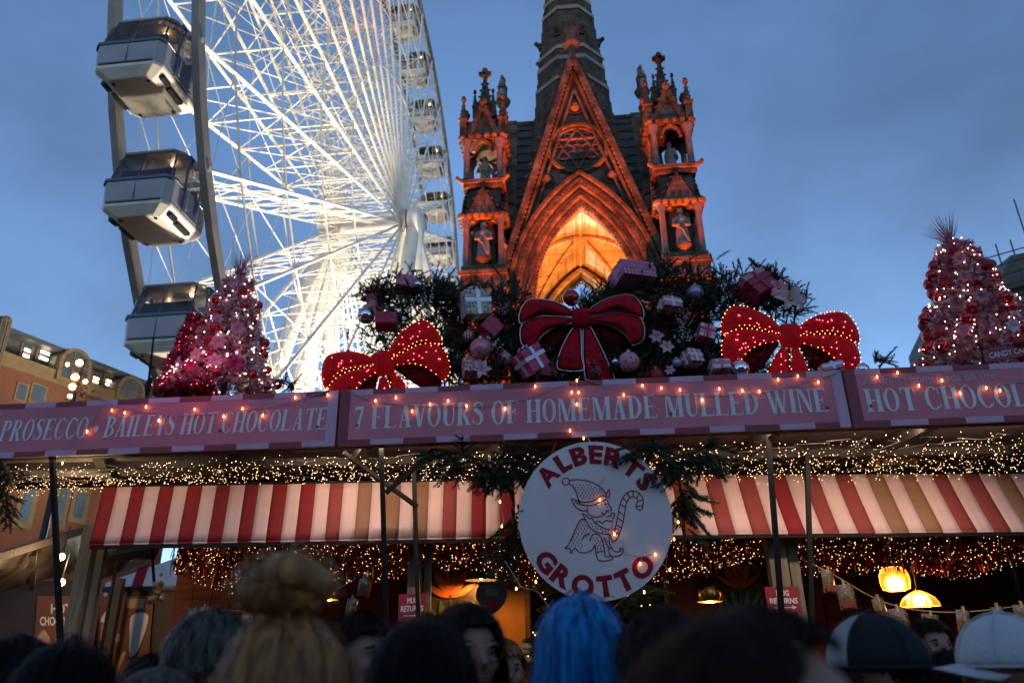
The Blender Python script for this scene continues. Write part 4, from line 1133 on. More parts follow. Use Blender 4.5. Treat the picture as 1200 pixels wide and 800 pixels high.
def pattern(name, base, dot, scale, size=0.32, grid=None, extra=None):
    m = mat(name, base, 0.55, var=0); nt = m.node_tree; bs = nt.nodes['Principled BSDF']
    tcn = nt.nodes.new('ShaderNodeTexCoord')
    if grid:
        vals = []
        for ax_ in grid:
            wv = nt.nodes.new('ShaderNodeTexWave'); wv.bands_direction = ax_; wv.inputs['Scale'].default_value = scale; wv.inputs['Distortion'].default_value = 0
            nt.links.new(tcn.outputs['Object'], wv.inputs['Vector']); vals.append(wv.outputs['Fac'])
        v = vals[0]
        if len(vals) > 1:
            mx = nt.nodes.new('ShaderNodeMath'); mx.operation = 'MAXIMUM'; nt.links.new(vals[0], mx.inputs[0]); nt.links.new(vals[1], mx.inputs[1]); v = mx.outputs[0]
        cmp_ = nt.nodes.new('ShaderNodeMath'); cmp_.operation = 'GREATER_THAN'; cmp_.inputs[1].default_value = size; nt.links.new(v, cmp_.inputs[0]); fac = cmp_.outputs[0]
    else:
        vo = nt.nodes.new('ShaderNodeTexVoronoi'); vo.inputs['Scale'].default_value = scale; vo.inputs['Randomness'].default_value = 0.6
        nt.links.new(tcn.outputs['Object'], vo.inputs['Vector'])
        cmp_ = nt.nodes.new('ShaderNodeMath'); cmp_.operation = 'LESS_THAN'; cmp_.inputs[1].default_value = size; nt.links.new(vo.outputs['Distance'], cmp_.inputs[0]); fac = cmp_.outputs[0]
    mx = nt.nodes.new('ShaderNodeMix'); mx.data_type = 'RGBA'
    mx.inputs[6].default_value = (*base, 1); mx.inputs[7].default_value = (*dot, 1)
    if extra and not grid:
        hs = nt.nodes.new('ShaderNodeMix'); hs.data_type = 'RGBA'; hs.inputs[6].default_value = (*dot, 1); hs.inputs[7].default_value = (*extra, 1)
        sep = nt.nodes.new('ShaderNodeSeparateColor'); nt.links.new(vo.outputs['Color'], sep.inputs[0]); nt.links.new(sep.outputs[0], hs.inputs[0]); nt.links.new(hs.outputs[2], mx.inputs[7])
    nt.links.new(fac, mx.inputs[0]); nt.links.new(mx.outputs[2], bs.inputs['Base Color'])
pattern('paper_floral', (0.60, 0.56, 0.46), (0.50, 0.10, 0.08), 32, 0.42, extra=(0.12, 0.30, 0.14))
pattern('paper_dots', (0.66, 0.60, 0.55), (0.60, 0.12, 0.14), 16, 0.36, extra=(0.30, 0.42, 0.08))
pattern('paper_stripe', (0.62, 0.32, 0.38), (0.50, 0.07, 0.16), 9, 0.78, grid='XZ')
pattern('paper_check', (0.68, 0.50, 0.50), (0.55, 0.13, 0.22), 7, 0.8, grid='XZ')
pattern('paper_star', (0.36, 0.02, 0.045), (0.55, 0.2, 0.22), 22, 0.22)
pattern('bauble_deer', (0.62, 0.28, 0.34), (0.30, 0.02, 0.05), 26, 0.26)
pattern('candy_stripe', (0.62, 0.45, 0.45), (0.42, 0.02, 0.05), 13, 0.5, grid='X')

def sprig(b, p, d, L, nl=0.035, dens=1.0, rr=rnd, w=0.0034):
    """one fir twig: tapered stem and needles all round"""
    p = Vector(p); d = Vector(d).normalized()
    x = d.orthogonal().normalized(); y = d.cross(x)
    n = int(L / 0.0020 * dens); droop = Vector((0, 0, -0.12 * L))
    ps = [p + d * (L * f_) + droop * f_ * f_ for f_ in (0, 0.35, 0.7, 1.0)]
    b.mat = 1; b.tube(ps, [0.004, 0.0035, 0.0028, 0.0015], 4, cap=False); b.mat = 0
    for i in range(n):
        f_ = (i + rr.random()) / n; a_ = rr.uniform(0, 6.2832)
        q = p + d * (L * f_) + droop * f_ * f_
        e = (x * math.cos(a_) + y * math.sin(a_)) * 0.85 + d * rr.uniform(0.35, 0.8)
        ln = nl * rr.uniform(0.7, 1.1) * (1.0 - 0.35 * f_)
        s_ = e.cross(d); s_ = s_.normalized() * w if s_.length > 1e-6 else x * w
        k = b.pts([q - s_, q + s_, q + e * ln]); b.face((k, k + 1, k + 2))
def branch(b, p, d, L, rr=rnd, sub=7, nl=0.035, w=0.0034):
    """a bough with side twigs"""
    p, d = Vector(p), Vector(d).normalized()
    x = d.cross(Vector((0, 0, 1))); x = x.normalized() if x.length > 1e-3 else Vector((1, 0, 0))
    sprig(b, p, d, L, nl, 1.0, rr, w)
    for i in range(sub):
        f_ = 0.15 + 0.75 * i / sub; s_ = 1 if i % 2 else -1
        sprig(b, p + d * (L * f_) + Vector((0, 0, -0.12 * L)) * f_ * f_, d * 0.75 + x * s_ * 0.75 + Vector((0, 0, rr.uniform(-0.25, 0.2))), L * (0.55 - 0.3 * f_) * rr.uniform(0.8, 1.2), nl, 0.9, rr, w)
def clump(label, items, m='needle', seed=1, name='fir_clump', cat='fir branches', group='fir clumps on the canopy roof'):
    """items: (px, py, depth behind the sign, number, spread px, twig length)"""
    base = on_sign(items[0][0], 440, items[0][2]); base.z = 3.5
    t = thing(name, label, cat, base, group=group)
    b = MB(); rr = random.Random(seed)
    for px, py, dep, n, spd, L in items:
        for i in range(int(n * 4.2)):
            q = on_sign(px + rr.gauss(0, spd), py + rr.gauss(0, spd * 0.6), dep + rr.uniform(-0.1, 0.14))
            d = Vector((rr.gauss(0, 0.7), -abs(rr.gauss(0.3, 0.5)), rr.gauss(0.45, 0.6)))
            sprig(b, q, d, L * rr.uniform(0.6, 1.2), 0.036, 0.75, rr, 0.0038)
    o = b.build('foliage', [m, 'twig'], t); stuff(o)
    b = MB()
    for px, py, dep, n, spd, L in items:
        q = on_sign(px, py, dep); b.tube([q + Vector((0, .16, -.14)), q + Vector((0, .08, -.05)), q], [0.008, 0.006, 0.004], 6)
    stuff(b.build('stem', 'twig', t))
    return t
# support frame carrying the decorations
fr_t = thing('decoration_frame', 'pale wire grid frame behind the unlit centre bow carrying the decorations', 'frame', sp(0.4, 0.5, 3.2))
for i in range(15):
    s_ = -0.95 + 0.2 * i
    b = MB(); b.bar(sp(s_, 0.42, 3.2), sp(s_, 0.42, 3.86), 0.012, 0.012); b.build('upright', 'frame_grey', fr_t)
for i in range(8):
    b = MB(); b.bar(sp(-0.97, 0.43, 3.24 + i * 0.088), sp(1.87, 0.43, 3.24 + i * 0.088), 0.008, 0.008); b.build('crossbar', 'frame_grey', fr_t)
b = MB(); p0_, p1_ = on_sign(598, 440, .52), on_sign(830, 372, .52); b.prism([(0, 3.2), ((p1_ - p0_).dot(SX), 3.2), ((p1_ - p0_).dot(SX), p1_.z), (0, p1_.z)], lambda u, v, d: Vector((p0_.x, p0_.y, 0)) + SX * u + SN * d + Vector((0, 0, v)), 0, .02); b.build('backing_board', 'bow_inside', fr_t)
for s_ in (-0.97, 0.4, 1.87):
    b = MB(); b.bar(sp(s_, 0.44, 3.7), sp(s_, 0.95, 3.2), 0.03, 0.03); b.build('strut', 'steel_black', fr_t)

clump('bushy fir clump on the left with the wheel showing behind it', [(480, 350, .35, 34, 20, .15), (455, 345, .4, 14, 10, .13), (510, 345, .35, 24, 10, .16), (470, 375, .4, 20, 20, .13), (530, 350, .3, 16, 9, .15)], seed=11)
clump('fir clump between the left lit bow and the floral gift box', [(540, 400, .35, 34, 14, .14), (525, 430, .3, 26, 14, .13), (575, 355, .45, 16, 14, .14), (545, 360, .45, 14, 14, .16)], seed=12)
clump('fir clump left of the unlit centre bow', [(590, 400, .35, 34, 14, .14), (580, 435, .25, 30, 16, .13), (610, 372, .45, 20, 10, .13), (595, 350, .5, 14, 10, .14)], seed=13)
clump('fir clump under the tails of the unlit centre bow', [(655, 438, .3, 24, 12, .10), (720, 425, .3, 30, 12, .12), (700, 440, .25, 16, 16, .10), (640, 415, .4, 12, 10, .10)], seed=14)
clump('fir clump above the right loop of the unlit centre bow', [(700, 357, .45, 22, 10, .12), (720, 345, .5, 20, 10, .12), (755, 345, .5, 22, 12, .14), (775, 320, .5, 18, 10, .14), (690, 362, .45, 12, 8, .1)], seed=15)
clump('dense dark fir clump between the centre bow and the right lit bow', [(790, 370, .4, 44, 16, .14), (820, 360, .45, 34, 14, .14), (800, 405, .35, 40, 18, .13), (770, 415, .3, 26, 14, .12), (830, 415, .35, 26, 10, .13), (815, 338, .5, 14, 10, .12)], seed=16, m='needle_dark')
clump('fir clump peeking above the right lit bow', [(922, 345, .45, 10, 7, .12), (912, 352, .4, 9, 8, .10), (935, 350, .4, 3, 4, .12)], seed=17)
clump('rust brown fern clump above the right lit bow', [(903, 328, .45, 14, 7, .12), (893, 322, .5, 6, 6, .11)], m='needle_brown', seed=18, name='fern_clump')
clump('rust brown fern clump beside the pink drum box', [(438, 348, .42, 24, 7, .11), (540, 372, .4, 8, 8, .12)], m='needle_brown', seed=19, name='fern_clump')
clump('lone fir sprig beside the right end of the centre sign', [(1033, 425, .2, 4, 5, .12)], seed=20)
clump('small fir sprig at the foot of the left tree', [(340, 452, .2, 4, 5, .10)], seed=21)

clump('long dense fir garland lying along the top of the centre sign', [(430 + 30 * i, 432 - 10 * math.sin(i * 1.1), .28, 11, 16, .13) for i in range(19)], seed=40, m='needle_dark', name='fir_garland')
clump('dense fir garland filling the bank behind the gifts', [(x, y, .5, 12, 15, .14) for x, y in ((450, 395), (500, 385), (520, 370), (545, 380), (570, 375), (590, 395), (610, 400), (600, 380), (760, 360), (770, 385), (780, 345), (800, 335), (830, 350), (845, 330), (850, 370), (860, 345), (880, 356), (905, 355), (925, 360))], seed=41, m='needle_dark', name='fir_garland')
# ---- big ribbon bows
def petal(b, outline, fr, bulge, centre=None, n_r=5):
    k = len(outline)
    cx_ = centre or (sum(p[0] for p in outline) / k, sum(p[1] for p in outline) / k)
    rings = []
    for i in range(1, n_r + 1):
        t = i / n_r
        rings.append(b.pts([fr(cx_[0] + (u - cx_[0]) * t, cx_[1] + (v - cx_[1]) * t, -bulge * (1 - t ** 2.2) + .16 * bulge * math.sin(17 * math.atan2(v, u) + 3) * t * (1.25 - t)) for u, v in outline]))
    c0 = b.pts([fr(cx_[0], cx_[1], -bulge)])
    for j in range(k):
        j2 = (j + 1) % k
        b.face((c0, rings[0] + j2, rings[0] + j))
        for i in range(n_r - 1): b.face((rings[i] + j, rings[i] + j2, rings[i + 1] + j2, rings[i + 1] + j))
    back = b.pts([fr(cx_[0], cx_[1], bulge * 0.5)])
    for j in range(k): b.face((back, rings[-1] + j, rings[-1] + (j + 1) % k))
def smooth_poly(P, n=4, closed=True):
    Q = []; k = len(P)
    for i in range(k if closed else k - 1):
        g_ = lambda j: P[j % k] if closed else P[max(0, min(k - 1, j))]
        p0, p1, p2, p3 = g_(i - 1), g_(i), g_(i + 1), g_(i + 2)
        for q in range(n):
            t = q / n
            Q.append(tuple(0.5 * (2 * p1[j] + (p2[j] - p0[j]) * t + (2 * p0[j] - 5 * p1[j] + 4 * p2[j] - p3[j]) * t * t + (3 * p1[j] - p0[j] - 3 * p2[j] + p3[j]) * t ** 3) for j in (0, 1)))
    if not closed: Q.append(P[-1])
    return Q
UP = [(-45, 35), (-105, 80), (-185, 112), (-295, 122), (-345, 80), (-367, 20), (-355, -20), (-305, 18), (-225, 32), (-145, 22), (-48, 6)]
LOW = [(-48, -2), (-145, 12), (-225, 18), (-310, 0), (-355, -38), (-362, -100), (-345, -150), (-290, -175), (-280, -155), (-225, -90), (-145, -48), (-50, -28)]
INN = [(-50, -28), (-145, -50), (-225, -92), (-282, -158), (-230, -195), (-150, -150), (-70, -60)]
TL = [(-50, -60), (-105, -140), (-145, -230), (-140, -292), (-5, -300), (-10, -220), (-8, -70)]
TR = [(10, -60), (12, -372), (160, -372), (140, -270), (85, -130), (50, -60)]
def ribbon_bow(label, px, py, dep, rot, k, lit, seed, kv=1.0):
    c = on_sign(px, py, dep); scl = (on_sign(px + 1, py, dep) - c).length / 5.16 * k
    t = thing('ribbon_bow', label, 'bow', c - Vector((0, 0, 0.35)), group='big red ribbon bows')
    cr, sr = math.cos(R(rot)), math.sin(R(rot))
    def fr(u, v, d): 
        u, v = u * scl, v * scl * kv
        return c + SX * (u * cr - v * sr) + Vector((0, 0, u * sr + v * cr)) + SN * d
    rm_ = 'bow_red_glow' if lit else 'bow_red'
    mir = lambda P: [(-u, v) for u, v in P][::-1]
    bulbs = []
    def edge_line(P, closed, d=-0.012):
        Q = smooth_poly(P, 6, closed)
        if lit:
            acc = 0; 
            for a, b_ in zip(Q[:-1], Q[1:]):
                L = math.hypot(b_[0] - a[0], b_[1] - a[1]); acc += L
                if acc > 19: acc = 0; bulbs.append(fr(b_[0], b_[1], d))
        else:
            bb = MB(); bb.tube([fr(u, v, d + 0.008) for u, v in Q] , 0.0045, 5, cap=False); bb.build('piping', 'piping_silver', t)
    for side in (0, 1):
        f_ = mir if side else (lambda P: P)
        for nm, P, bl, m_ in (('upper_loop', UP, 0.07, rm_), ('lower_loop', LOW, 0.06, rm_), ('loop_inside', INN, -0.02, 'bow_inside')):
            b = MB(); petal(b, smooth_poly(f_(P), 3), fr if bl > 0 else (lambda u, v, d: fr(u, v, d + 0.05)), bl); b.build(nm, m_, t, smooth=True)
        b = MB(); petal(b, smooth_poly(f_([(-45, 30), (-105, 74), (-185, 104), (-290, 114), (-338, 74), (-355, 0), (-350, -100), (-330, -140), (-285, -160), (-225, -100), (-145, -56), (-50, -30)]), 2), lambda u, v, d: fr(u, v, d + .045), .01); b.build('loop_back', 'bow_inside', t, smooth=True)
        edge_line(f_(UP), True); edge_line(f_(LOW), True)
    for P in (TL, TR):
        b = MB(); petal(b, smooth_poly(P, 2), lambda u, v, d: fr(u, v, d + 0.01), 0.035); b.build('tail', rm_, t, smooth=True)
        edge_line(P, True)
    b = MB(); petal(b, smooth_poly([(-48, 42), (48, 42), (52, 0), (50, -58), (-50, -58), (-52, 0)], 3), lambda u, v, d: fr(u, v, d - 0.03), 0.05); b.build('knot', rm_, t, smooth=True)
    b = MB(); b.bar(fr(0, -20, 0.03), fr(0, -330, 0.06), 0.02, 0.02); b.build('stake', 'twig', t)
    if lit:
        b = MB(); rr = random.Random(seed)
        for p in bulbs: b.octa(p, 0.0034)
        stuff(b.build('edge_lights', 'pin_bulb_red', t))
        b = MB()
        for i in range(70):
            P = rr.choice((UP, LOW, mir(UP), mir(LOW), TL, TR)); k_ = len(P); j = rr.randrange(k_)
            cx_, cy_ = sum(p[0] for p in P) / k_, sum(p[1] for p in P) / k_; f_ = rr.random()
            b.octa(fr(cx_ + (P[j][0] - cx_) * f_, cy_ + (P[j][1] - cy_) * f_, -0.075 * (1 - f_ ** 2.2) - 0.004), 0.0045)
        stuff(b.build('red_sparkle_lights', 'pin_bulb_pink', t))
    return t
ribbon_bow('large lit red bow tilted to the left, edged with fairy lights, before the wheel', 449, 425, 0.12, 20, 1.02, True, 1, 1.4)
ribbon_bow('large unlit red bow with silver piping below the memorial arch', 681, 372, 0.16, 0, 1.03, False, 2, 1.1)
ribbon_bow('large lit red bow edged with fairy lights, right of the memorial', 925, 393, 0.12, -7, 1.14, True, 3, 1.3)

# ---- wrapped gifts
def gift(label, px, py, w, h, rot, paper, rib, dep=0.12, yaw=20, pitch=12, bow=True, lid=None, depth=0.8):
    c = on_sign(px, py, dep); u = (on_sign(px + 1, py, dep) - c).length
    W, Hh = w * u * 0.86, h * u * 0.86; D = W * depth
    t = thing('gift_box', label, 'gift box', c, group='wrapped gifts among the fir branches')
    t.rotation_euler = (Matrix.Rotation(-SA, 3, 'Z') @ Matrix.Rotation(R(-rot), 3, 'Y') @ Matrix.Rotation(R(-pitch), 3, 'X') @ Matrix.Rotation(R(yaw), 3, 'Z')).to_euler()
    b = MB(); b.box((0, 0, 0), (W, D, Hh)); b.build('box', paper, t, world=False, bevel=0.004)
    if lid:
        b = MB(); b.box((0, 0, Hh * 0.40), (W * 1.06, D * 1.06, Hh * 0.24)); b.build('lid', lid, t, world=False, bevel=0.004)
    e = 0.0035 + (W * 0.03 if lid else 0); rw = W * 0.16
    b = MB(); b.box((0, 0, 0.0), (rw, D + 2 * e, Hh + 0.006)); b.build('ribbon', rib, t, world=False)
    b = MB(); b.box((0, 0, 0.0), (W + 2 * e - 0.001, rw, Hh + 0.0045)); b.build('ribbon', rib, t, world=False)
    b = MB(); b.box((0, 0, Hh * 0.08), (W + 2 * e - 0.0024, D + 2 * e - 0.0024, rw)); b.build('ribbon', rib, t, world=False)
    if bow:
        b = MB(); z0 = Hh / 2 + 0.004
        for i in range(8):
            a_ = 2 * math.pi * i / 8 + 0.2; L = W * (0.26 + 0.06 * (i % 2)); hh = W * 0.16
            d = Vector((math.cos(a_), math.sin(a_), 0)); s_ = Vector((-d.y, d.x, 0)) * rw * 0.42
            pr = [(0, 0), (0.45, 0.75), (0.85, 1.0), (1.0, 0.6), (0.75, 0.2), (0.1, 0.02)]
            b.grid([[d * (q * L) + Vector((0, 0, z0 + zz * hh)) - s_ for q, zz in pr], [d * (q * L) + Vector((0, 0, z0 + zz * hh)) + s_ for q, zz in pr]])
        b.build('bow', rib, t, world=False, smooth=True)
    return t
gift('floral patterned gift with silver bow left of the memorial arch', 557, 357, 36, 34, 6, 'paper_floral', 'ribbon_silver', yaw=24, pitch=-8, dep=.22)
gift('small hot pink gift tilted on its corner below the floral gift', 575, 384, 24, 22, -35, 'paper_hot', 'ribbon_red', dep=.16)
gift('pink gift with ribbon on top of the left fir clump', 477, 335, 30, 18, -4, 'paper_rose', 'ribbon_pink', dep=.3)
gift('plain red pink gift beside the silver bauble on the left', 453, 377, 28, 18, 2, 'paper_hot', 'ribbon_red', dep=.25, bow=False, yaw=8)
gift('white patterned gift with pink bow at the foot of the left clump', 553, 431, 24, 22, 8, 'paper_floral', 'ribbon_pink', dep=.12)
gift('bright pink gift with silver bow tilted beside the unlit centre bow', 622, 423, 34, 32, 32, 'paper_pink', 'ribbon_silver', dep=.02, yaw=30, pitch=-15, lid='paper_pink')
gift('large pink striped gift above the right loop of the centre bow', 741, 325, 52, 26, 8, 'paper_stripe', 'ribbon_pink', dep=.42, bow=False, yaw=25)
gift('small pink gift with white bow left of the right lit bow', 785, 358, 27, 16, 2, 'paper_rose', 'ribbon_white', dep=.22)
gift('pink check gift with red ribbon leaning on the right lit bow', 827, 391, 22, 22, -14, 'paper_check', 'ribbon_red', dep=.14, yaw=10, bow=False)
gift('cream gift with white bow in the dark fir clump', 811, 420, 24, 20, 12, 'paper_check', 'ribbon_white', dep=.10, yaw=30)
gift('white gift with coloured dots on the sign edge near the right bow', 843, 430, 26, 15, 4, 'paper_dots', 'ribbon_pink', dep=.06, bow=False, yaw=8)
gift('red gift box tilted like a roof above the right lit bow', 886, 338, 42, 34, 38, 'paper_star', 'ribbon_red', dep=.36, yaw=22, pitch=6, lid='paper_rose')
gift('dark red gift behind the left lit bow', 535, 393, 26, 30, -4, 'paper_red', 'ribbon_pink', dep=.45, bow=False)
gift('dark red gift under the bright pink gift', 640, 436, 26, 24, 4, 'paper_red', 'ribbon_red', dep=.22, bow=False)
gift('flat pale pink gift on the sign edge below the right lit bow', 973, 433, 30, 12, 14, 'paper_rose', 'ribbon_silver', dep=.06, bow=False, yaw=5)
gift('red gift half hidden behind the centre bow', 775, 385, 40, 34, -6, 'paper_red', 'ribbon_red', dep=.5, bow=False)
# pink drum box
c = on_sign(440, 357, .36); dr = tag(MB().build('drum_box', 'candy_stripe'), 'pink striped round drum box under the rust brown fern', 'box')
bpy.data.objects.remove(dr)
t = thing('drum_box', 'pink striped round drum box under the rust brown fern', 'box', c - Vector((0, 0, 0.05)))
b = MB(); b.lathe([(0.075, 0), (0.078, 0.1)], (0, 0, 0), 20); b.build('drum', 'paper_rose', t, world=False, smooth='auto')
b = MB(); b.lathe([(0.083, 0.085), (0.083, 0.12), (0.01, 0.122)], (0, 0, 0), 20); b.build('lid', 'paper_hot', t, world=False, smooth='auto')
# ---- baubles
def bauble(label, px, py, r, m, dep=0.1):
    c = on_sign(px, py, dep); u = (on_sign(px + 1, py, dep) - c).length * r
    t = thing('bauble', label, 'bauble', c - Vector((0, 0, u)), group='loose baubles among the fir branches')
    b = MB(); b.ball((0, 0, u), u, 20, 14); b.build('ball', m, t, world=False, smooth=True)
    b = MB(); b.lathe([(u * 0.22, u * 1.95), (u * 0.22, u * 2.15), (0.0001, u * 2.16)], (0, 0, 0), 10); b.build('cap', 'cap_gold', t, world=False)
    b = MB(); b.tube([(u * 0.14 * math.cos(a), 0, u * 2.25 + u * 0.14 * math.sin(a)) for a in [2 * math.pi * i / 8 for i in range(9)]], u * 0.03, 4); b.build('loop', 'cap_gold', t, world=False)
    return t
bauble('mirror silver bauble at the left end of the fir bank', 429, 370, 10, 'bauble_silver', .3)
bauble('pale pink bauble beside the left lit bow', 563, 408, 12.5, 'bauble_pink', .08)
bauble('shiny red bauble on top of the unlit centre bow', 669, 349, 10, 'bauble_red', .26)
bauble('pink bauble with a red print right of the centre bow tails', 737, 424, 12.5, 'bauble_deer', .08)
bauble('silver bauble on the sign edge left of the right lit bow', 867, 433, 12, 'bauble_silver', .08)
bauble('lilac bauble high in the dark fir clump', 815, 343, 10, 'bauble_lilac', .36)
bauble('red and white candy striped bauble under the red gift', 549, 394, 7, 'candy_stripe', .2)
bauble('rose bauble half hidden left of the bright pink gift', 592, 421, 9, 'bauble_pink', .2)
bauble('silver bauble at the right end of the centre sign', 1009, 434, 10, 'bauble_silver', .12)
bauble('small silver bauble beside the pink gift on the left clump', 490, 334, 6, 'bauble_silver', .26)
bauble('small blue silver bauble beside the cream gift', 793, 425, 6, 'bauble_lilac', .08)
bauble('small silver bauble left of the deer bauble', 721, 424, 4.5, 'bauble_silver', .08)
bauble('matt red bauble on the sign edge below the cream gift', 769, 440, 9, 'bauble_red_matt', .1)
bauble('small red bauble on the fir sprigs left of the floral gift', 524, 343, 6, 'bauble_red', .3)
# ---- fabric flowers
def flower(label, px, py, r, m, dep=0.08, n=6, seed=1):
    c = on_sign(px, py, dep); u = (on_sign(px + 1, py, dep) - c).length * r; rr = random.Random(seed)
    t = thing('fabric_flower', label, 'flower', c, group='pink fabric flowers')
    for k in range(n):
        a_ = 2 * math.pi * k / n + rr.uniform(-.2, .2); L = u * rr.uniform(0.8, 1.15)
        d = SX * math.cos(a_) + Vector((0, 0, math.sin(a_))); s_ = SX * -math.sin(a_) + Vector((0, 0, math.cos(a_)))
        b = MB(); rows = []
        for i in range(6):
            f_ = i / 5; wv = L * 0.30 * math.sin(math.pi * (0.12 + 0.83 * f_)); cu = -SN * (L * (0.35 * math.sin(f_ * 2.6)))
            rows.append([c + d * (L * f_) + s_ * (wv * q) + cu - SN * (0.10 * L * abs(q)) for q in (-1, -.5, 0, .5, 1)])
        b.grid(rows); b.build('petal', m, t, smooth=True)
    b = MB(); b.ball(c - SN * u * 0.15, u * 0.14, 8, 6); b.build('centre', 'cap_gold', t, smooth=True)
flower('large pale pink fabric lily above the right lit bow', 926, 352, 19, 'petal_pale', .05, 6, 3)
flower('pink fabric flower behind the pale lily', 912, 338, 14, 'petal_pink', .2, 5, 4)
flower('pink fabric flower by the white gift on the left', 565, 434, 11, 'petal_pale', .05, 6, 5)
flower('pink fabric flower above the deer bauble, upper one', 769, 395, 9, 'petal_pink', .08, 6, 6)
flower('pink fabric flower above the deer bauble, lower one', 782, 407, 10, 'petal_pale', .08, 6, 7)
flower('small pink flower on the sign edge under the cream gift', 784, 434, 7, 'petal_pink', .06, 6, 8)
# ---- berry sprays
def berries(label, px, py, n, spd, seed, dep=0.3, m_='berry'):
    rr = random.Random(seed); c = on_sign(px, py + spd, dep)
    t = thing('berry_spray', label, 'berries', c, group='berry sprays'); st_ = MB(); be = MB()
    for i in range(n):
        q = on_sign(px + rr.gauss(0, spd * .55), py - abs(rr.gauss(0, spd * .7)) + spd * .3, dep + rr.uniform(-.08, .08))
        st_.tube([c, (c + q) / 2 + Vector((rr.uniform(-.02, .02), 0, .02)), q], 0.0025, 4, cap=False)
        for k in range(6):
            f_ = 0.45 + 0.11 * k; p = c + (q - c) * f_ + Vector((rr.uniform(-.012, .012), rr.uniform(-.012, .012), rr.uniform(-.006, .012)))
            be.ball(p, rr.uniform(.006, .010), 6, 4)
    st_.build('stem', 'twig', t); stuff(be.build('berry_cluster', m_, t, smooth=True))
berries('dark red berry spray left of the tilted red gift', 855, 335, 22, 22, 1, .38)
berries('dark red berry spray below the gift on the right of the centre bow', 770, 425, 16, 14, 2, .2)
berries('dark red berry spray above the small pink gift on the left', 520, 335, 8, 10, 3, .32)
berries('red berry spray under the dark fir clump', 752, 437, 8, 9, 4, .12)
berries('dark red berry bunch behind the plain red gift', 432, 352, 8, 8, 5, .42)

mat('berry_white', (0.6, 0.58, 0.56), 0.4, var=0.1)
mat('berry_pink', (0.5, 0.16, 0.24), 0.4, var=0.2)
berries('white berry twig beside the red bauble on the centre bow', 678, 352, 6, 6, 21, .2, 'berry_white')
berries('white berry twig in the fir above the pale pink bauble', 575, 402, 8, 12, 22, .15, 'berry_white')
berries('white berry twig low in the dark fir clump', 800, 395, 9, 14, 23, .2, 'berry_white')
berries('pink berry twig under the small pink gift with white bow', 800, 372, 9, 14, 24, .2, 'berry_pink')
berries('pink berry twig behind the floral gift', 588, 362, 8, 12, 25, .3, 'berry_pink')
berries('pink berry twig at the foot of the unlit centre bow', 700, 432, 8, 10, 26, .12, 'berry_pink')
berries('white berry twig on top of the left fir clump', 500, 350, 7, 12, 27, .2, 'berry_white')
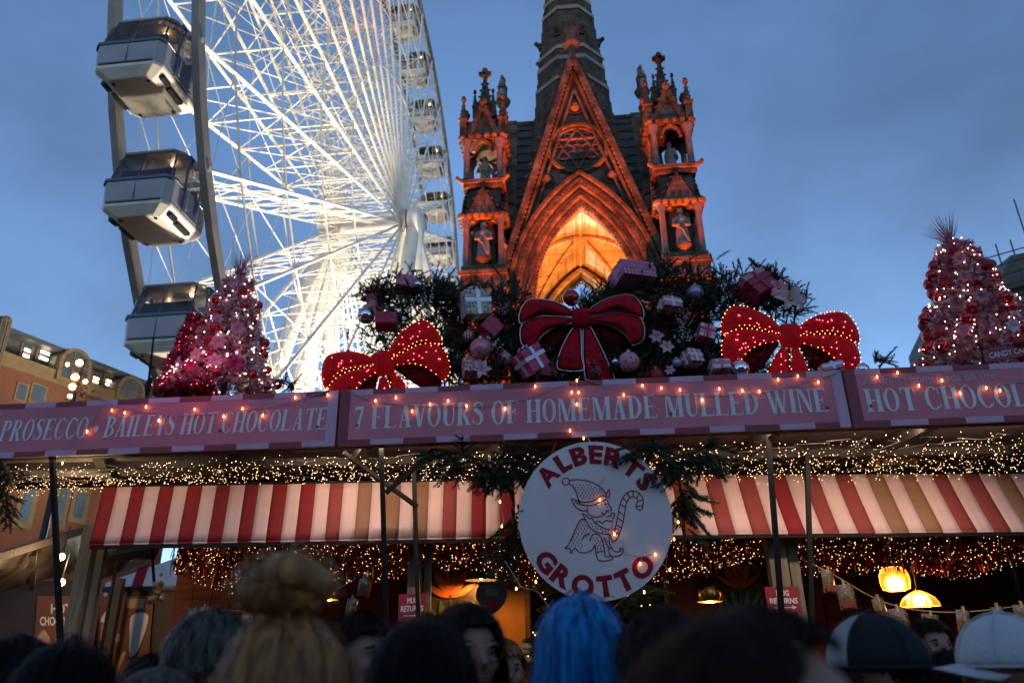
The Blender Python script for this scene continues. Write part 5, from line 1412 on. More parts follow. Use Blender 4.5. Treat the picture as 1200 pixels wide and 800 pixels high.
# ---- tinsel christmas trees
def tinsel_tree(label, px, py, wpx, hpx, dep, mats_, nb, seed, plume=True, plume_lean=0.1, bulb='tree_bulb', bmat=('bauble_red', 'bauble_red_matt'), bs=1.0):
    rr = random.Random(seed)
    base = on_sign(px, py, dep); base.z = 3.20
    top = on_sign(px, py, dep)
    u = (on_sign(px + 1, py, dep) - on_sign(px, py, dep)).length
    z0 = on_sign(px, py, dep).z; 
    # height from the pixel of the tip on a vertical through the base
    Ht = hpx * u * 1.12; Rb = wpx * u / 2
    t = thing('tinsel_tree', label, 'christmas tree', base)
    ax_ = Vector((base.x, base.y, z0))
    b = MB(); b.tube([base, ax_ + Vector((0, 0, Ht))], [0.03, 0.008], 8); b.build('trunk', 'twig', t)
    b = MB()
    def rad(f_): return Rb * (1 - 0.74 * f_) * (1 + 0.10 * math.sin(f_ * 19))
    for i in range(4300):
        f_ = rr.random() ** 1.25; a_ = rr.uniform(0, 2 * math.pi)
        rd = rad(f_) * (0.45 + 0.5 * rr.random() ** 0.5)
        d = Vector((math.cos(a_), math.sin(a_), 0)); p = ax_ + d * rd + Vector((0, 0, Ht * f_ - 0.03))
        e = (d + Vector((rr.gauss(0, .3), rr.gauss(0, .3), rr.uniform(-0.2, 0.5)))).normalized()
        x = e.orthogonal().normalized(); y = e.cross(x)
        b.mat = 0 if rr.random() < 0.62 else (1 if rr.random() < 0.7 else 2)
        for k in range(9):
            q = rr.uniform(0, 6.283); L = rr.uniform(0.02, 0.045)
            v = (x * math.cos(q) + y * math.sin(q)) * 0.8 + e * 0.7
            s_ = v.cross(e).normalized() * 0.0042
            o_ = p + e * rr.uniform(0, 0.03)
            kk = b.pts([o_ - s_, o_ + s_, o_ + v * L]); b.face((kk, kk + 1, kk + 2))
    stuff(b.build('tinsel_foliage', mats_, t))
    ball = None; ends = 0
    for i in range(nb):
        f_ = (i + rr.random()) / nb; f_ = f_ ** 1.35 * 0.93; a_ = i * 2.4 + rr.uniform(-.4, .4)
        r_ = rr.uniform(0.028, 0.046) * bs
        p = ax_ + Vector((math.cos(a_), math.sin(a_), 0)) * (rad(f_) * 0.98) + Vector((0, 0, Ht * f_))
        if ball is None:
            bb = MB(); bb.ball((0, 0, 0), 1.0, 14, 10); ball = bb.build('bauble', bmat[0], t, smooth=True, world=False); o = ball
        else: o = ball.copy(); COL.objects.link(o)
        o.location = p - base; o.scale = (r_, r_, r_)
        if rr.random() < 0.3: recolour(o, bmat[1])
    b = MB()
    for i in range(300):
        f_ = rr.random() ** 1.2; a_ = rr.uniform(0, 6.283)
        b.octa(ax_ + Vector((math.cos(a_), math.sin(a_), 0)) * (rad(f_) * rr.uniform(.95, 1.1)) + Vector((0, 0, Ht * f_)), 0.0042)
    stuff(b.build('pin_lights', bulb, t))
    tp = ax_ + Vector((0, 0, Ht * 0.97))
    if plume:
        b = MB()
        for i in range(150):
            a_ = rr.uniform(0, 6.283); sp_ = rr.uniform(0.05, 0.6); L = rr.uniform(0.16, 0.33)
            d = Vector((math.cos(a_) * sp_ + plume_lean, math.sin(a_) * sp_, 1)).normalized()
            m_ = tp + d * L * 0.5; e = tp + d * L + Vector((math.cos(a_), math.sin(a_), -0.3)) * 0.05 * sp_
            b.tube([tp, m_, e], [0.0022, 0.0016, 0.0006], 3, cap=False)
        stuff(b.build('topper_plume', 'feather', t))
        b = MB(); b.ball(tp + Vector((0, 0, 0.02)), 0.03, 8, 6); b.ball(tp + Vector((0.03, -0.02, 0.06)), 0.018, 8, 6); b.ball(tp + Vector((-0.03, -0.01, 0.08)), 0.014, 8, 6); b.build('topper_baubles', 'bauble_red', t, smooth=True)
    return t, ax_, Ht, rad, base
PT = ['tinsel_pink', 'tinsel_pale', 'tinsel_deep']
tl = tinsel_tree('tall pink and white tinsel tree with red baubles left, before the wheel', 262, 458, 112, 128, .5, ['tinsel_pale', 'tinsel_pink', 'tinsel_deep'], 50, 31, bs=1.15)
tinsel_tree('short deep red tinsel tree at the left of the pink tree', 217, 462, 62, 88, .45, ['tinsel_deep', 'tinsel_deep', 'tinsel_pink'], 26, 32, plume=False, bulb='pin_bulb_pink', bs=.8)
trt = tinsel_tree('large pink tinsel tree with clusters of red baubles at the right', 1156, 428, 146, 152, .5, PT, 70, 33, bs=1.3, plume_lean=-.35)
# ribbon band and flowers in the left tree
def tree_trim(tr, items):
    t, ax_, Ht, rad, base = tr
    for f_, a_, sz, m_ in items:
        c = ax_ + Vector((math.cos(R(a_)), math.sin(R(a_)), 0)) * rad(f_) * 1.02 + Vector((0, 0, Ht * f_))
        b = MB(); n = Vector((math.cos(R(a_)), math.sin(R(a_)), 0)); x = Vector((-n.y, n.x, 0))
        for k in range(7):
            q = 2 * math.pi * k / 7; d = x * math.cos(q) + Vector((0, 0, 1)) * math.sin(q); s_ = x * -math.sin(q) + Vector((0, 0, 1)) * math.cos(q)
            b.grid([[c + d * sz * g_ + s_ * (sz * 0.32 * math.sin(math.pi * (0.1 + 0.85 * g_)) * w_) + n * sz * (0.3 * math.sin(2.4 * g_) - .1 * abs(w_)) for w_ in (-1, 0, 1)] for g_ in (0, .3, .65, 1)])
        b.build('flower', m_, t, smooth=True)
tree_trim(tl, [(.18, 250, .07, 'petal_pale'), (.1, 280, .07, 'petal_pale'), (.30, 275, .08, 'petal_pink'), (.14, 225, .06, 'petal_pink'), (.5, 265, .06, 'petal_pink'), (.42, 300, .07, 'petal_pink'), (.06, 255, .07, 'paper_hot'), (.08, 300, .08, 'paper_hot'), (.9, 270, .06, 'petal_pink'), (.22, 310, .06, 'petal_pale')])
tree_trim(trt, [(.12, 265, .06, 'petal_pale'), (.25, 285, .06, 'petal_pale'), (.4, 250, .07, 'tinsel_pink'), (.62, 240, .06, 'tinsel_pink'), (.78, 240, .06, 'tinsel_pink'), (.15, 225, .06, 'tinsel_pink')])
pl = tl[1] + Vector((-.02, -.62, .06)); b = MB()
for k in range(9): b.ball(tl[1] + Vector((-.25 + .065 * k, -.37 + .02 * (k % 3), .10 + .035 * (k % 4))), .011, 8, 6)
stuff(b.build('pink_lights', 'pin_bulb_pink', tl[0]))
lamp('pink_glow', 'POINT', tl[1] + Vector((-.05, -.75, .12)), 1.3, (1.0, .06, .22), tl[0], .25)
# small name plate in the right tree
c = on_sign(1180, 413, .05)
t = thing('name_plate', 'small dark plate reading candy cane in the right tinsel tree', 'sign', c)
nf = lambda u, z, d: c + SX * u + Vector((0, 0, z + 0.15 * u)) + SN * d
b = MB(); b.prism([(-.16, -.045), (.2, -.045), (.2, .045), (-.16, .045)], nf, 0, 0.012); b.build('panel', 'sign_rose', t)
flat_text('CANDY CANE', nf, -.13, .17, -.022, 0.044, 'lettering', 'letter_silver', t, .01)

# ------------------------------------------------------------------ string lights over the fascia
def string_light(label, wire, bulbs, dep=-0.012, m='string_bulb', r=0.005, cab='cable_white'):
    p0 = on_sign(*wire[0], dep)
    t = thing('string_light', label, 'string lights', p0, group='string lights over the fascia signs')
    b = MB(); P = smooth_poly(wire, 4, False)
    b.tube([on_sign(x, y, dep - 0.004 + 0.004 * math.sin(i * 1.3)) for i, (x, y) in enumerate(P)], 0.0028, 4, cap=False); b.build('wire', cab, t, smooth=True)
    for x, y in bulbs:
        q = on_sign(x, y, dep - 0.012)
        b = MB(); b.lathe([(0.003, -0.006), (r, 0.0), (r * 0.9, 0.008), (0.0001, 0.016)], q, 8); b.build('bulb', m, t, smooth=True)
        # lead from the nearest point of the wire
        nx = min(P, key=lambda w_: (w_[0] - x) ** 2 + (w_[1] - y) ** 2); w0 = on_sign(*nx, dep)
        if (w0 - q).length > 0.012:
            b = MB(); b.tube([w0, (w0 + q) / 2 + Vector((0.004, 0, 0)), q], 0.002, 4, cap=False); b.build('lead', cab, t)
    return t
string_light('white wire of warm bulbs drooping over the left fascia sign', [(73, 545), (82, 520), (102, 500), (115, 478), (118, 466), (135, 475), (170, 482), (215, 486), (262, 484), (300, 478), (345, 470), (388, 456)],
             [(131, 481), (146, 484), (171, 477), (186, 493), (228, 480), (262, 488), (284, 479), (308, 487), (102, 506), (73, 543), (346, 466), (384, 463)])
string_light('white wire of warm bulbs along the left half of the centre sign', [(408, 457), (430, 467), (470, 474), (515, 476), (560, 476), (605, 470), (640, 458), (668, 447)],
             [(464, 466), (504, 474), (547, 476), (592, 479), (627, 453), (483, 482), (440, 470), (525, 470)])
string_light('white wire of warm bulbs falling down the middle of the centre sign', [(680, 441), (676, 448), (674, 465), (660, 466), (672, 474), (676, 488), (678, 500), (684, 510), (692, 518), (695, 540), (708, 558)],
             [(676, 446), (670, 460), (676, 474), (668, 505), (684, 514), (695, 541), (678, 460)])
string_light('white wire of warm bulbs along the right half of the centre sign', [(684, 443), (720, 455), (760, 462), (800, 463), (845, 463), (885, 461), (925, 453), (975, 438), (990, 430)],
             [(731, 463), (753, 452), (797, 457), (823, 469), (843, 456), (870, 458), (912, 445), (935, 441), (959, 448), (890, 459), (775, 455)])
string_light('white wire of warm bulbs over the right fascia sign', [(1000, 430), (1030, 438), (1077, 447), (1120, 452), (1160, 452), (1205, 446)],
             [(1052, 437), (1156, 455), (1028, 442), (1077, 452), (1104, 446), (1125, 461), (1172, 458)])
string_light('white wire of warm bulbs lying over the face of the round sign', [(708, 558), (703, 572), (706, 586), (718, 606), (716, 624), (730, 636), (733, 648), (752, 652), (766, 648)],
             [(703, 586), (720, 626), (768, 650), (750, 661)], dep=-0.045, r=0.0055)
string_light('white wire of warm bulbs hanging left of the round sign', [(572, 532), (575, 548), (580, 565), (584, 585), (590, 605), (588, 618)],
             [(580, 544), (586, 588), (588, 617)], dep=0.3, r=0.0055)
string_light('white wire of warm bulbs below the right side of the round sign', [(795, 600), (790, 622), (782, 640), (776, 655), (762, 668), (745, 690), (730, 702), (715, 715), (700, 722)],
             [(790, 632), (785, 668), (768, 668), (755, 694), (735, 696), (712, 720), (795, 612)], dep=0.12, r=0.0055)
string_light('white wire of warm bulbs below the left side of the round sign', [(590, 655), (605, 678), (612, 688), (628, 692), (640, 706), (650, 722)],
             [(628, 682), (650, 724), (605, 690)], dep=0.12, r=0.0055)

# ------------------------------------------------------------------ big fir tree behind the round sign and boughs over it
ft_p = at_y(700, 700, 5.95)
ft = thing('fir_tree', 'dark green fir tree with warm lights behind the round sign', 'christmas tree', (ft_p.x, ft_p.y, 0))
b = MB(); b.tube([(ft_p.x, ft_p.y, 0), (ft_p.x, ft_p.y, 2.95)], [0.06, 0.02], 8); b.build('trunk', 'twig', ft)
b = MB(); rr = random.Random(77)
for i in range(190):
    f_ = rr.random(); z = 0.9 + 2.05 * f_; a_ = rr.uniform(0, 6.283); L = (0.26 + 0.48 * (1 - f_)) * rr.uniform(0.7, 1.1)
    d = Vector((math.cos(a_), math.sin(a_) * 0.55 - 0.1, rr.uniform(-0.25, 0.25)))
    s_ = Vector((ft_p.x, ft_p.y, z)) + d * L * 0.15
    branch(b, s_, d, L, rr, 6, 0.03)
stuff(b.build('crown', ['needle_dark', 'twig'], ft))
b = MB()
for i in range(120):
    f_ = rr.random(); a_ = rr.uniform(3.3, 6.1); L = (0.26 + 0.48 * (1 - f_)) * rr.uniform(.6, 1.0)
    b.octa((ft_p.x + math.cos(a_) * L, ft_p.y + math.sin(a_) * L * 0.55, 0.95 + 2.0 * f_), 0.0045)
stuff(b.build('pin_lights', 'pin_bulb', ft))
def bough(label, pts_, n, L, seed, dep):
    q0 = on_sign(*pts_[0], dep)
    t = thing('fir_bough', label, 'fir branches', q0, group='fir boughs hanging round the round sign'); b = MB(); rr = random.Random(seed)
    for i in range(n):
        k = rr.uniform(0, len(pts_) - 1.001); j = int(k); x = pts_[j][0] + (pts_[j + 1][0] - pts_[j][0]) * (k - j); y = pts_[j][1] + (pts_[j + 1][1] - pts_[j][1]) * (k - j)
        branch(b, on_sign(x + rr.gauss(0, 5), y + rr.gauss(0, 4), dep + rr.uniform(-.08, .08)), (rr.gauss(0, .8), -abs(rr.gauss(.2, .4)), rr.gauss(-.65, .5)), L * rr.uniform(.7, 1.2), rr, 6, 0.032)
    stuff(b.build('foliage', ['needle_dark' if seed % 2 else 'needle', 'twig'], t))
    b = MB(); b.tube([on_sign(x, y - 4, dep) for x, y in pts_], 0.012, 6); b.build('stem', 'twig', t)
bough('drooping fir bough under the sign left of the round sign', [(505, 530), (540, 536), (580, 548), (615, 545), (650, 532)], 44, 0.25, 5, .12)
bough('drooping fir bough under the sign right of the round sign', [(745, 522), (775, 530), (800, 540), (830, 525)], 34, 0.24, 6, .02)
bough('fir bough hanging beside the right edge of the round sign', [(795, 560), (800, 590), (802, 640)], 20, 0.20, 8, .15)
bough('fir bough hanging beside the left edge of the round sign', [(600, 600), (605, 630), (592, 655)], 24, 0.24, 9, .25)
bough('dark fir bough at the left edge of the picture', [(-10, 540), (0, 560), (-5, 600), (5, 575)], 18, 0.26, 11, .1)
# ------------------------------------------------------------------ inside the stall
mat('amber_glass', (0.85, 0.36, 0.05), 0.4, var=0.3, scale=30, trans=0.6, emit=(1.0, 0.34, 0.03), estr=0.10, bump=0.4, bscale=40)
mat('yellow_glass', (0.80, 0.50, 0.05), 0.4, var=0.3, scale=30, trans=0.6, emit=(1.0, 0.46, 0.03), estr=0.05, bump=0.4, bscale=40)
mat('brass', (0.60, 0.36, 0.10), 0.25, metal=1.0, var=0.2)
mat('amber_wall', (0.30, 0.13, 0.015), 0.7, var=0.2, scale=3)
mat('crimson_board', (0.26, 0.012, 0.035), 0.5, var=0.1)
mat('print_white', (0.68, 0.66, 0.64), 0.6, var=0.1)
mat('plastic_bag', (0.17, 0.115, 0.05), 0.2, var=0.6, scale=60, coat=0.5)
mat('peg_wood', (0.50, 0.36, 0.18), 0.7, var=0.2)
mat('leaf_green', (0.05, 0.14, 0.04), 0.5, var=0.3)
mat('flower_orange', (0.50, 0.13, 0.02), 0.5, var=0.3)
mat('panel_dark', (0.035, 0.018, 0.010), 0.5, var=0.3)
mat('navy', (0.02, 0.03, 0.07), 0.5, var=0.2)
mat('jar_glass', (0.30, 0.16, 0.08), 0.1, var=0.5, scale=40, coat=0.6)
mat('poster_orange', (0.17, 0.05, 0.015), 0.55, var=0.2, scale=4)
mat('kiosk_brown', (0.045, 0.022, 0.010), 0.6, var=0.3, scale=3)
mat('waffle', (0.45, 0.30, 0.16), 0.6, var=0.3, scale=30)
mat('gloss_black', (0.02, 0.018, 0.016), 0.18, var=0.5, scale=2.5)
mat('roof_shine_blotch', (0.016, 0.013, 0.010), 0.22, var=0.9, scale=3.2, stretch=(1, 3, 1))  # paler blotches are shine painted onto the dark canopy
mat('white_sheet', (0.62, 0.60, 0.60), 0.6, var=0.1)
glow('screen_cyan', (0.15, 0.75, 1.0), 1.6)
glow('bright_bulb', (1.0, 0.72, 0.38), 26)
def py_fr(y): return None
def pendant(label, px, py, y0, kind, w, h, watt):
    c = at_y(px, py, y0); u = (at_y(px + 1, py, y0) - c).length; W, Hh = w * u / 2, h * u
    t = thing('pendant_lamp', label, 'lamp', c, group='pendant lamps inside the stall')
    if kind == 'barrel': prof = [(W * .55, -Hh * .5), (W * .9, -Hh * .42), (W, -Hh * .1), (W * .97, Hh * .15), (W * .8, Hh * .4), (W * .45, Hh * .5)]; m = 'amber_glass'
    elif kind == 'dish': prof = [(W, -Hh * .4), (W * .98, -Hh * .2), (W * .8, Hh * .1), (W * .45, Hh * .35), (W * .15, Hh * .5)]; m = 'yellow_glass'
    elif kind == 'bell': prof = [(W * .9, -Hh * .5), (W, -Hh * .3), (W * .95, 0), (W * .7, Hh * .28), (W * .25, Hh * .45), (W * .1, Hh * .5)]; m = 'brass'
    else: prof = [(W, -Hh * .4), (W * .85, -Hh * .05), (W * .5, Hh * .3), (W * .08, Hh * .5)]; m = 'dark_metal'
    b = MB(); n = 24
    rings = []
    for r_, z in prof:
        rings.append(b.pts([c + Vector((r_ * (1 + (0.07 * math.cos(12 * a) if kind == 'dish' else 0)) * math.cos(a), r_ * (1 + (0.07 * math.cos(12 * a) if kind == 'dish' else 0)) * math.sin(a), z)) for a in [2 * math.pi * j / 48 for j in range(48)]]))
    for a_, c_ in zip(rings[:-1], rings[1:]):
        for j in range(48): b.face((a_ + j, a_ + (j + 1) % 48, c_ + (j + 1) % 48, c_ + j))
    b.build('shade', m, t, smooth=True)
    b = MB(); b.tube([c + Vector((0, 0, Hh * .45)), Vector((c.x, c.y, 3.2))], 0.006, 6); b.build('cord', 'cable_black', t)
    b = MB(); b.lathe([(0.018, Hh * .42), (0.022, Hh * .5), (0.012, Hh * .62)], c, 10); b.build('fitting', 'brass', t, smooth='auto')
    b = MB(); b.ball(c + Vector((0, 0, -Hh * .15)), 0.022, 10, 8, 1.3); b.build('bulb', 'bright_bulb', t, smooth=True)
    lamp('pendant_glow', 'POINT', c + Vector((0, 0, -Hh * .15)), watt, (1.0, 0.42, 0.10), t, 0.03)
pendant('amber ribbed glass pendant lamp at the right of the stall', 1048, 678, 7.1, 'barrel', 33, 27, 42)
pendant('yellow scalloped glass dish lamp right of the amber pendant', 1077, 702, 7.0, 'dish', 40, 20, 38)
pendant('brass bell pendant lamp right of the round sign', 830, 690, 7.0, 'bell', 32, 28, 34)
pendant('black umbrella shaped pendant lamp left of the round sign', 564, 672, 7.0, 'umbrella', 38, 18, 34)
pendant('added brass bell pendant lamp brightening the left of the stall behind the bun', 385, 690, 7.3, 'bell', 26, 24, 45)  # extra lamp added to lift the interior at this end
# amber boards of the middle bay
for i, (x0, x1, y0, y1, Y) in enumerate(((562, 614, 640, 800, 7.7), (788, 842, 640, 760, 7.7))):
    a_, c_ = at_y(x0, y1, Y), at_y(x1, y0, Y)
    o = tag(MB().build('amber_board', 'amber_wall'), '', '') if False else None
    t = thing('amber_board', ('glowing amber wall board left of the fir tree', 'glowing amber wall board right of the round sign')[i], 'board', ((a_.x + c_.x) / 2, Y, 0), group='amber boards in the stall')
    b = MB(); b.box(((a_.x + c_.x) / 2, Y, 1.45), (c_.x - a_.x, 0.04, 2.9)); b.build('board', 'amber_wall', t)
    b = MB(); b.box((a_.x - 0.02, Y - 0.02, 1.45), (0.05, 0.06, 2.9)); b.box((c_.x + 0.02, Y - 0.02, 1.45), (0.05, 0.06, 2.9)); b.build('edge_trim', 'brass', t)
# painted art nouveau panels
def nouveau(label, px, py, w, h, Y):
    c = at_y(px, py, Y); u = (at_y(px + 1, py, Y) - c).length; W, Hh = w * u / 2, h * u / 2
    t = thing('painted_panel', label, 'panel', c - Vector((0, 0, Hh)), group='painted flower panels')
    fr = lambda a, v, d: c + Vector((a * W, d, v * Hh))
    b = MB(); b.prism([(-1, -1), (1, -1), (1, .8), (.6, 1), (-.6, 1), (-1, .8)], fr, 0, 0.03); b.build('board', 'panel_dark', t)
    def shape(nm, P, m, d): b = MB(); b.prism(smooth_poly(P, 3), fr, d, d + 0.008); b.build(nm, m, t)
    for s_ in (-1, 1):
        shape('petal', [(0, .1), (s_ * .18, .25), (s_ * .22, .55), (s_ * .08, .85), (s_ * .02, .5)], 'flower_orange', -0.012)
        shape('petal', [(s_ * .02, .1), (s_ * .35, .25), (s_ * .55, .5), (s_ * .6, .72), (s_ * .3, .55)], 'flower_orange', -0.016)
        shape('petal', [(s_ * .02, .05), (s_ * .4, .08), (s_ * .75, .25), (s_ * .85, .4), (s_ * .4, .25)], 'flower_orange', -0.020)
        shape('leaf', [(0, -.9), (s_ * .25, -.7), (s_ * .4, -.3), (s_ * .35, -.02), (s_ * .12, -.4)], 'leaf_green', -0.012)
        shape('leaf', [(s_ * .1, -.95), (s_ * .5, -.7), (s_ * .75, -.3), (s_ * .9, .05), (s_ * .55, -.3)], 'leaf_green', -0.016)
        shape('leaf', [(s_ * .3, -.98), (s_ * .75, -.85), (s_ * .95, -.5), (s_ * .9, -.25), (s_ * .65, -.6)], 'leaf_green', -0.020)
        b = MB(); b.tube([fr(s_ * .95 * math.cos(a), .35 + .55 * math.sin(a), -0.006) for a in [math.pi * .5 * i / 8 for i in range(9)]], 0.008, 5); b.build('scroll', 'flower_orange', t)
    b = MB(); b.prism([(-.02, -.95), (.02, -.95), (.02, .1), (-.02, .1)], fr, -0.01, 0); b.build('flower_stem', 'leaf_green', t)
nouveau('painted orange flower panel left of the round sign', 528, 702, 66, 92, 7.25)
nouveau('dim painted flower panel right of the round sign', 866, 690, 54, 80, 7.35)
# mug returns signs
def mug_sign(label, px, py, w, h, Y, tilt):
    c = at_y(px, py, Y); u = (at_y(px + 1, py, Y) - c).length; W, Hh = w * u / 2, h * u / 2
    t = thing('mug_returns_sign', label, 'sign', c - Vector((0, 0, Hh)), group='mug returns signs')
    fr = lambda a, z, d: c + Vector((a * W, d, z * Hh + tilt * a * W))
    b = MB(); b.prism([(-1, -1), (1, -1), (1, 1), (-1, 1)], fr, 0, 0.008); b.build('panel', 'crimson_board', t)
    flat_text('MUG', fr, -.38, .38, .30, .42, 'lettering', 'print_white', t, .03)
    flat_text('RETURNS', fr, -.82, .82, -.30, .42, 'lettering', 'print_white', t, .03)
    b = MB(); b.poly([fr(-.6, -.66, -.004), (fr(.5, -.66, -.004)), fr(.5, -.58, -.004), fr(-.6, -.58, -.004)]); b.poly([fr(.45, -.78, -.0044), fr(.72, -.62, -.0044), fr(.45, -.46, -.0044)]); b.build('arrow', 'print_white', t)
mug_sign('crimson mug returns sign on the timber post left of the fir tree', 483, 711, 32, 30, 6.40, 0.02)
mug_sign('crimson mug returns sign with arrow on the right timber post', 918, 702, 40, 29, 6.36, 0.0)
# treat bags pegged to a line
def bag_line(label, pts_, Y):
    P = smooth_poly(pts_, 5, False); p0 = at_y(*pts_[0], Y)
    t = thing('peg_line', label, 'line', p0, group='lines of pegged treat bags'); b = MB(); b.tube([at_y(x, y, Y) for x, y in P], 0.004, 5, cap=False); b.build('cord', 'peg_wood', t)
bag_line('cord with pegged treat bags at the right of the stall', [(940, 655), (975, 672), (1020, 698), (1060, 712), (1110, 717), (1160, 714), (1215, 706)], 6.55)
bag_line('cord with pegged treat bags at the left of the stall', [(215, 712), (260, 714), (330, 716), (395, 690), (430, 668), (470, 650)], 6.7)
def treat_bag(label, px, py, w, h, Y, rot, seed):
    c = at_y(px, py, Y); u = (at_y(px + 1, py, Y) - c).length; W, Hh = w * u / 2, h * u / 2; rr = random.Random(seed)
    t = thing('treat_bag', label, 'treat bag', c, group='clear treat bags pegged to a line'); t.rotation_euler = (0, R(rot), R(rr.uniform(-20, 20)))
    b = MB(); rows = []
    for i in range(6):
        v = -1 + 2 * i / 5; th = 0.35 * W * math.sin(math.pi * (i + .4) / 6)
        rows.append([(-W * (1 + .06 * rr.random()), 0, v * Hh), (-W * .5, -th * rr.uniform(.7, 1.2), v * Hh), (0, -th * rr.uniform(.9, 1.3), v * Hh), (W * .5, -th * rr.uniform(.7, 1.2), v * Hh), (W, 0, v * Hh), (W * .4, th, v * Hh), (-W * .4, th, v * Hh), (-W, 0, v * Hh)])
    b.grid(rows); b.build('pouch', 'plastic_bag', t, world=False, smooth=True)
    b = MB(); b.box((0, -W * .30, -Hh * .68), (W * 1.4, W * .25, Hh * .34)); b.build('label_strip', 'crimson_board', t, world=False)
    b = MB(); b.box((0, -W * .1, Hh * 1.02), (W * .26, W * .3, Hh * .62)); b.build('peg', 'peg_wood', t, world=False)
for i, (px, py, w, h, rot, lab) in enumerate(((971, 681, 16, 26, 3, 'clear treat bag pegged highest, near the right pole'), (992, 699, 19, 28, -4, 'clear treat bag second from the right pole'), (1032, 714, 18, 26, -10, 'clear treat bag below the amber pendant lamp'), (1055, 727, 20, 28, -5, 'clear treat bag left of the seller in red'), (1091, 733, 19, 26, 8, 'clear treat bag under the yellow dish lamp'),
                                          (1130, 728, 18, 26, 6, 'clear treat bag just left of the white baseball cap'), (1172, 724, 18, 26, -6, 'clear treat bag behind the white baseball cap'), (1199, 722, 18, 26, 2, 'clear treat bag at the right edge of the picture'))):
    treat_bag(lab, px, py, w, h, 6.5, rot, i)
for i, (px, py, w, h, rot, lab) in enumerate(((428, 685, 15, 26, 8, 'clear treat bag hanging right of the hair bun'), (412, 712, 14, 22, 4, 'clear treat bag lower beside the hair bun'), (225, 727, 16, 24, 10, 'clear treat bag left of the grey haired man'), (240, 722, 14, 22, -8, 'clear treat bag behind the grey haired man'), (290, 728, 15, 24, 6, 'clear treat bag right of the grey haired man'), (304, 724, 14, 22, -3, 'clear treat bag between the grey haired man and the bun'))):
    treat_bag(lab, px, py, w, h, 6.66, rot, i + 20)
# crest sign, screen, jars
c = at_y(576, 700, 6.9); u = (at_y(577, 700, 6.9) - c).length
t = thing('crest_sign', 'dark crest shaped hanging sign with a red oval above the seller', 'sign', c)
cf = lambda a, v, d: c + Vector((a * u, d, v * u))
b = MB(); b.prism(smooth_poly([(-16, 12), (0, 16), (16, 12), (18, 0), (10, -12), (0, -18), (-10, -12), (-18, 0)], 3), cf, 0, .015); b.build('shield', 'navy', t)
b = MB(); b.prism([(9 * math.cos(2 * math.pi * i / 16), -8 + 5 * math.sin(2 * math.pi * i / 16)) for i in range(16)], cf, -.004, 0); b.build('oval', 'letter_red', t)
b = MB(); b.prism([(-8, 2), (8, 2), (6, 10), (-6, 10)], cf, -.004, 0); b.build('emblem', 'leaf_green', t)
b = MB(); b.bar(cf(0, 15, .008), Vector((c.x, 6.908, 3.2)), 0.008); b.build('rod', 'cable_black', t)
c = at_y(213, 750, 6.8); t = thing('till_screen', 'small glowing cyan till screen at the left end of the counter', 'screen', (c.x, 6.8, 1.06))
b = MB(); b.box((c.x, 6.8, c.z), (0.16, 0.02, 0.13)); b.build('casing', 'dark_metal', t)
b = MB(); b.box((c.x, 6.788, c.z), (0.06, 0.004, 0.09)); b.build('display', 'screen_cyan', t)
b = MB(); b.bar((c.x, 6.81, 1.06), (c.x, 6.81, c.z - .05), 0.03); b.build('stand', 'dark_metal', t)
sh = thing('goods_shelf', 'low wooden shelf of jars right of the seller in cream', 'shelf', (at_y(640, 790, 6.75).x, 6.75, 1.06))
xc = at_y(640, 790, 6.75).x
b = MB(); b.box((xc, 6.75, 1.53), (0.55, 0.22, 0.03)); b.build('board', 'counter_wood', sh)
for dx in (-.24, .24): b = MB(); b.box((xc + dx, 6.75, 1.29), (.03, .2, .45)); b.build('upright', 'counter_wood', sh)
for i, (px, hh, lab) in enumerate(((618, .20, 'pale lidded jar at the left of the shelf'), (633, .26, 'dark red lantern jar in the middle of the shelf'), (648, .22, 'brown lidded jar right of the lantern jar'), (660, .2, 'amber jar at the right of the shelf'))):
    p = at_y(px, 780, 6.72)
    t = thing('storage_jar', lab, 'jar', (p.x, 6.72, 1.545), group='jars on the shelf')
    b = MB(); b.lathe([(.035, 0), (.045, .01), (.045, hh * .7), (.03, hh * .82)], (0, 0, 0), 14); b.build('jar', ('waffle', 'berry', 'jar_glass', 'amber_glass')[i], t, world=False, smooth='auto')
    b = MB(); b.lathe([(.036, hh * .82), (.036, hh * .95), (.012, hh)], (0, 0, 0), 14); b.build('lid', 'brass' if i % 2 else 'dark_metal', t, world=False, smooth='auto')
# hanging brown parcel with strap at the left
c = at_y(183, 694, 6.4)
t = thing('hanging_ornament', 'bunch of dried brown decorations hanging on a black strap, left of the stall', 'ornament', c)
b = MB(); rr = random.Random(4)
for i in range(26): b.ball(c + Vector((rr.gauss(0, .035), rr.gauss(0, .03), rr.gauss(-.01, .05))), rr.uniform(.012, .028), 6, 5)
b.build('dried_fruit', 'jar_glass', t)
b = MB(); b.bar(c + Vector((-.02, 0, .04)), Vector((c.x - .12, 6.45, 2.49)), 0.02, 0.012); b.build('strap', 'steel_black', t)

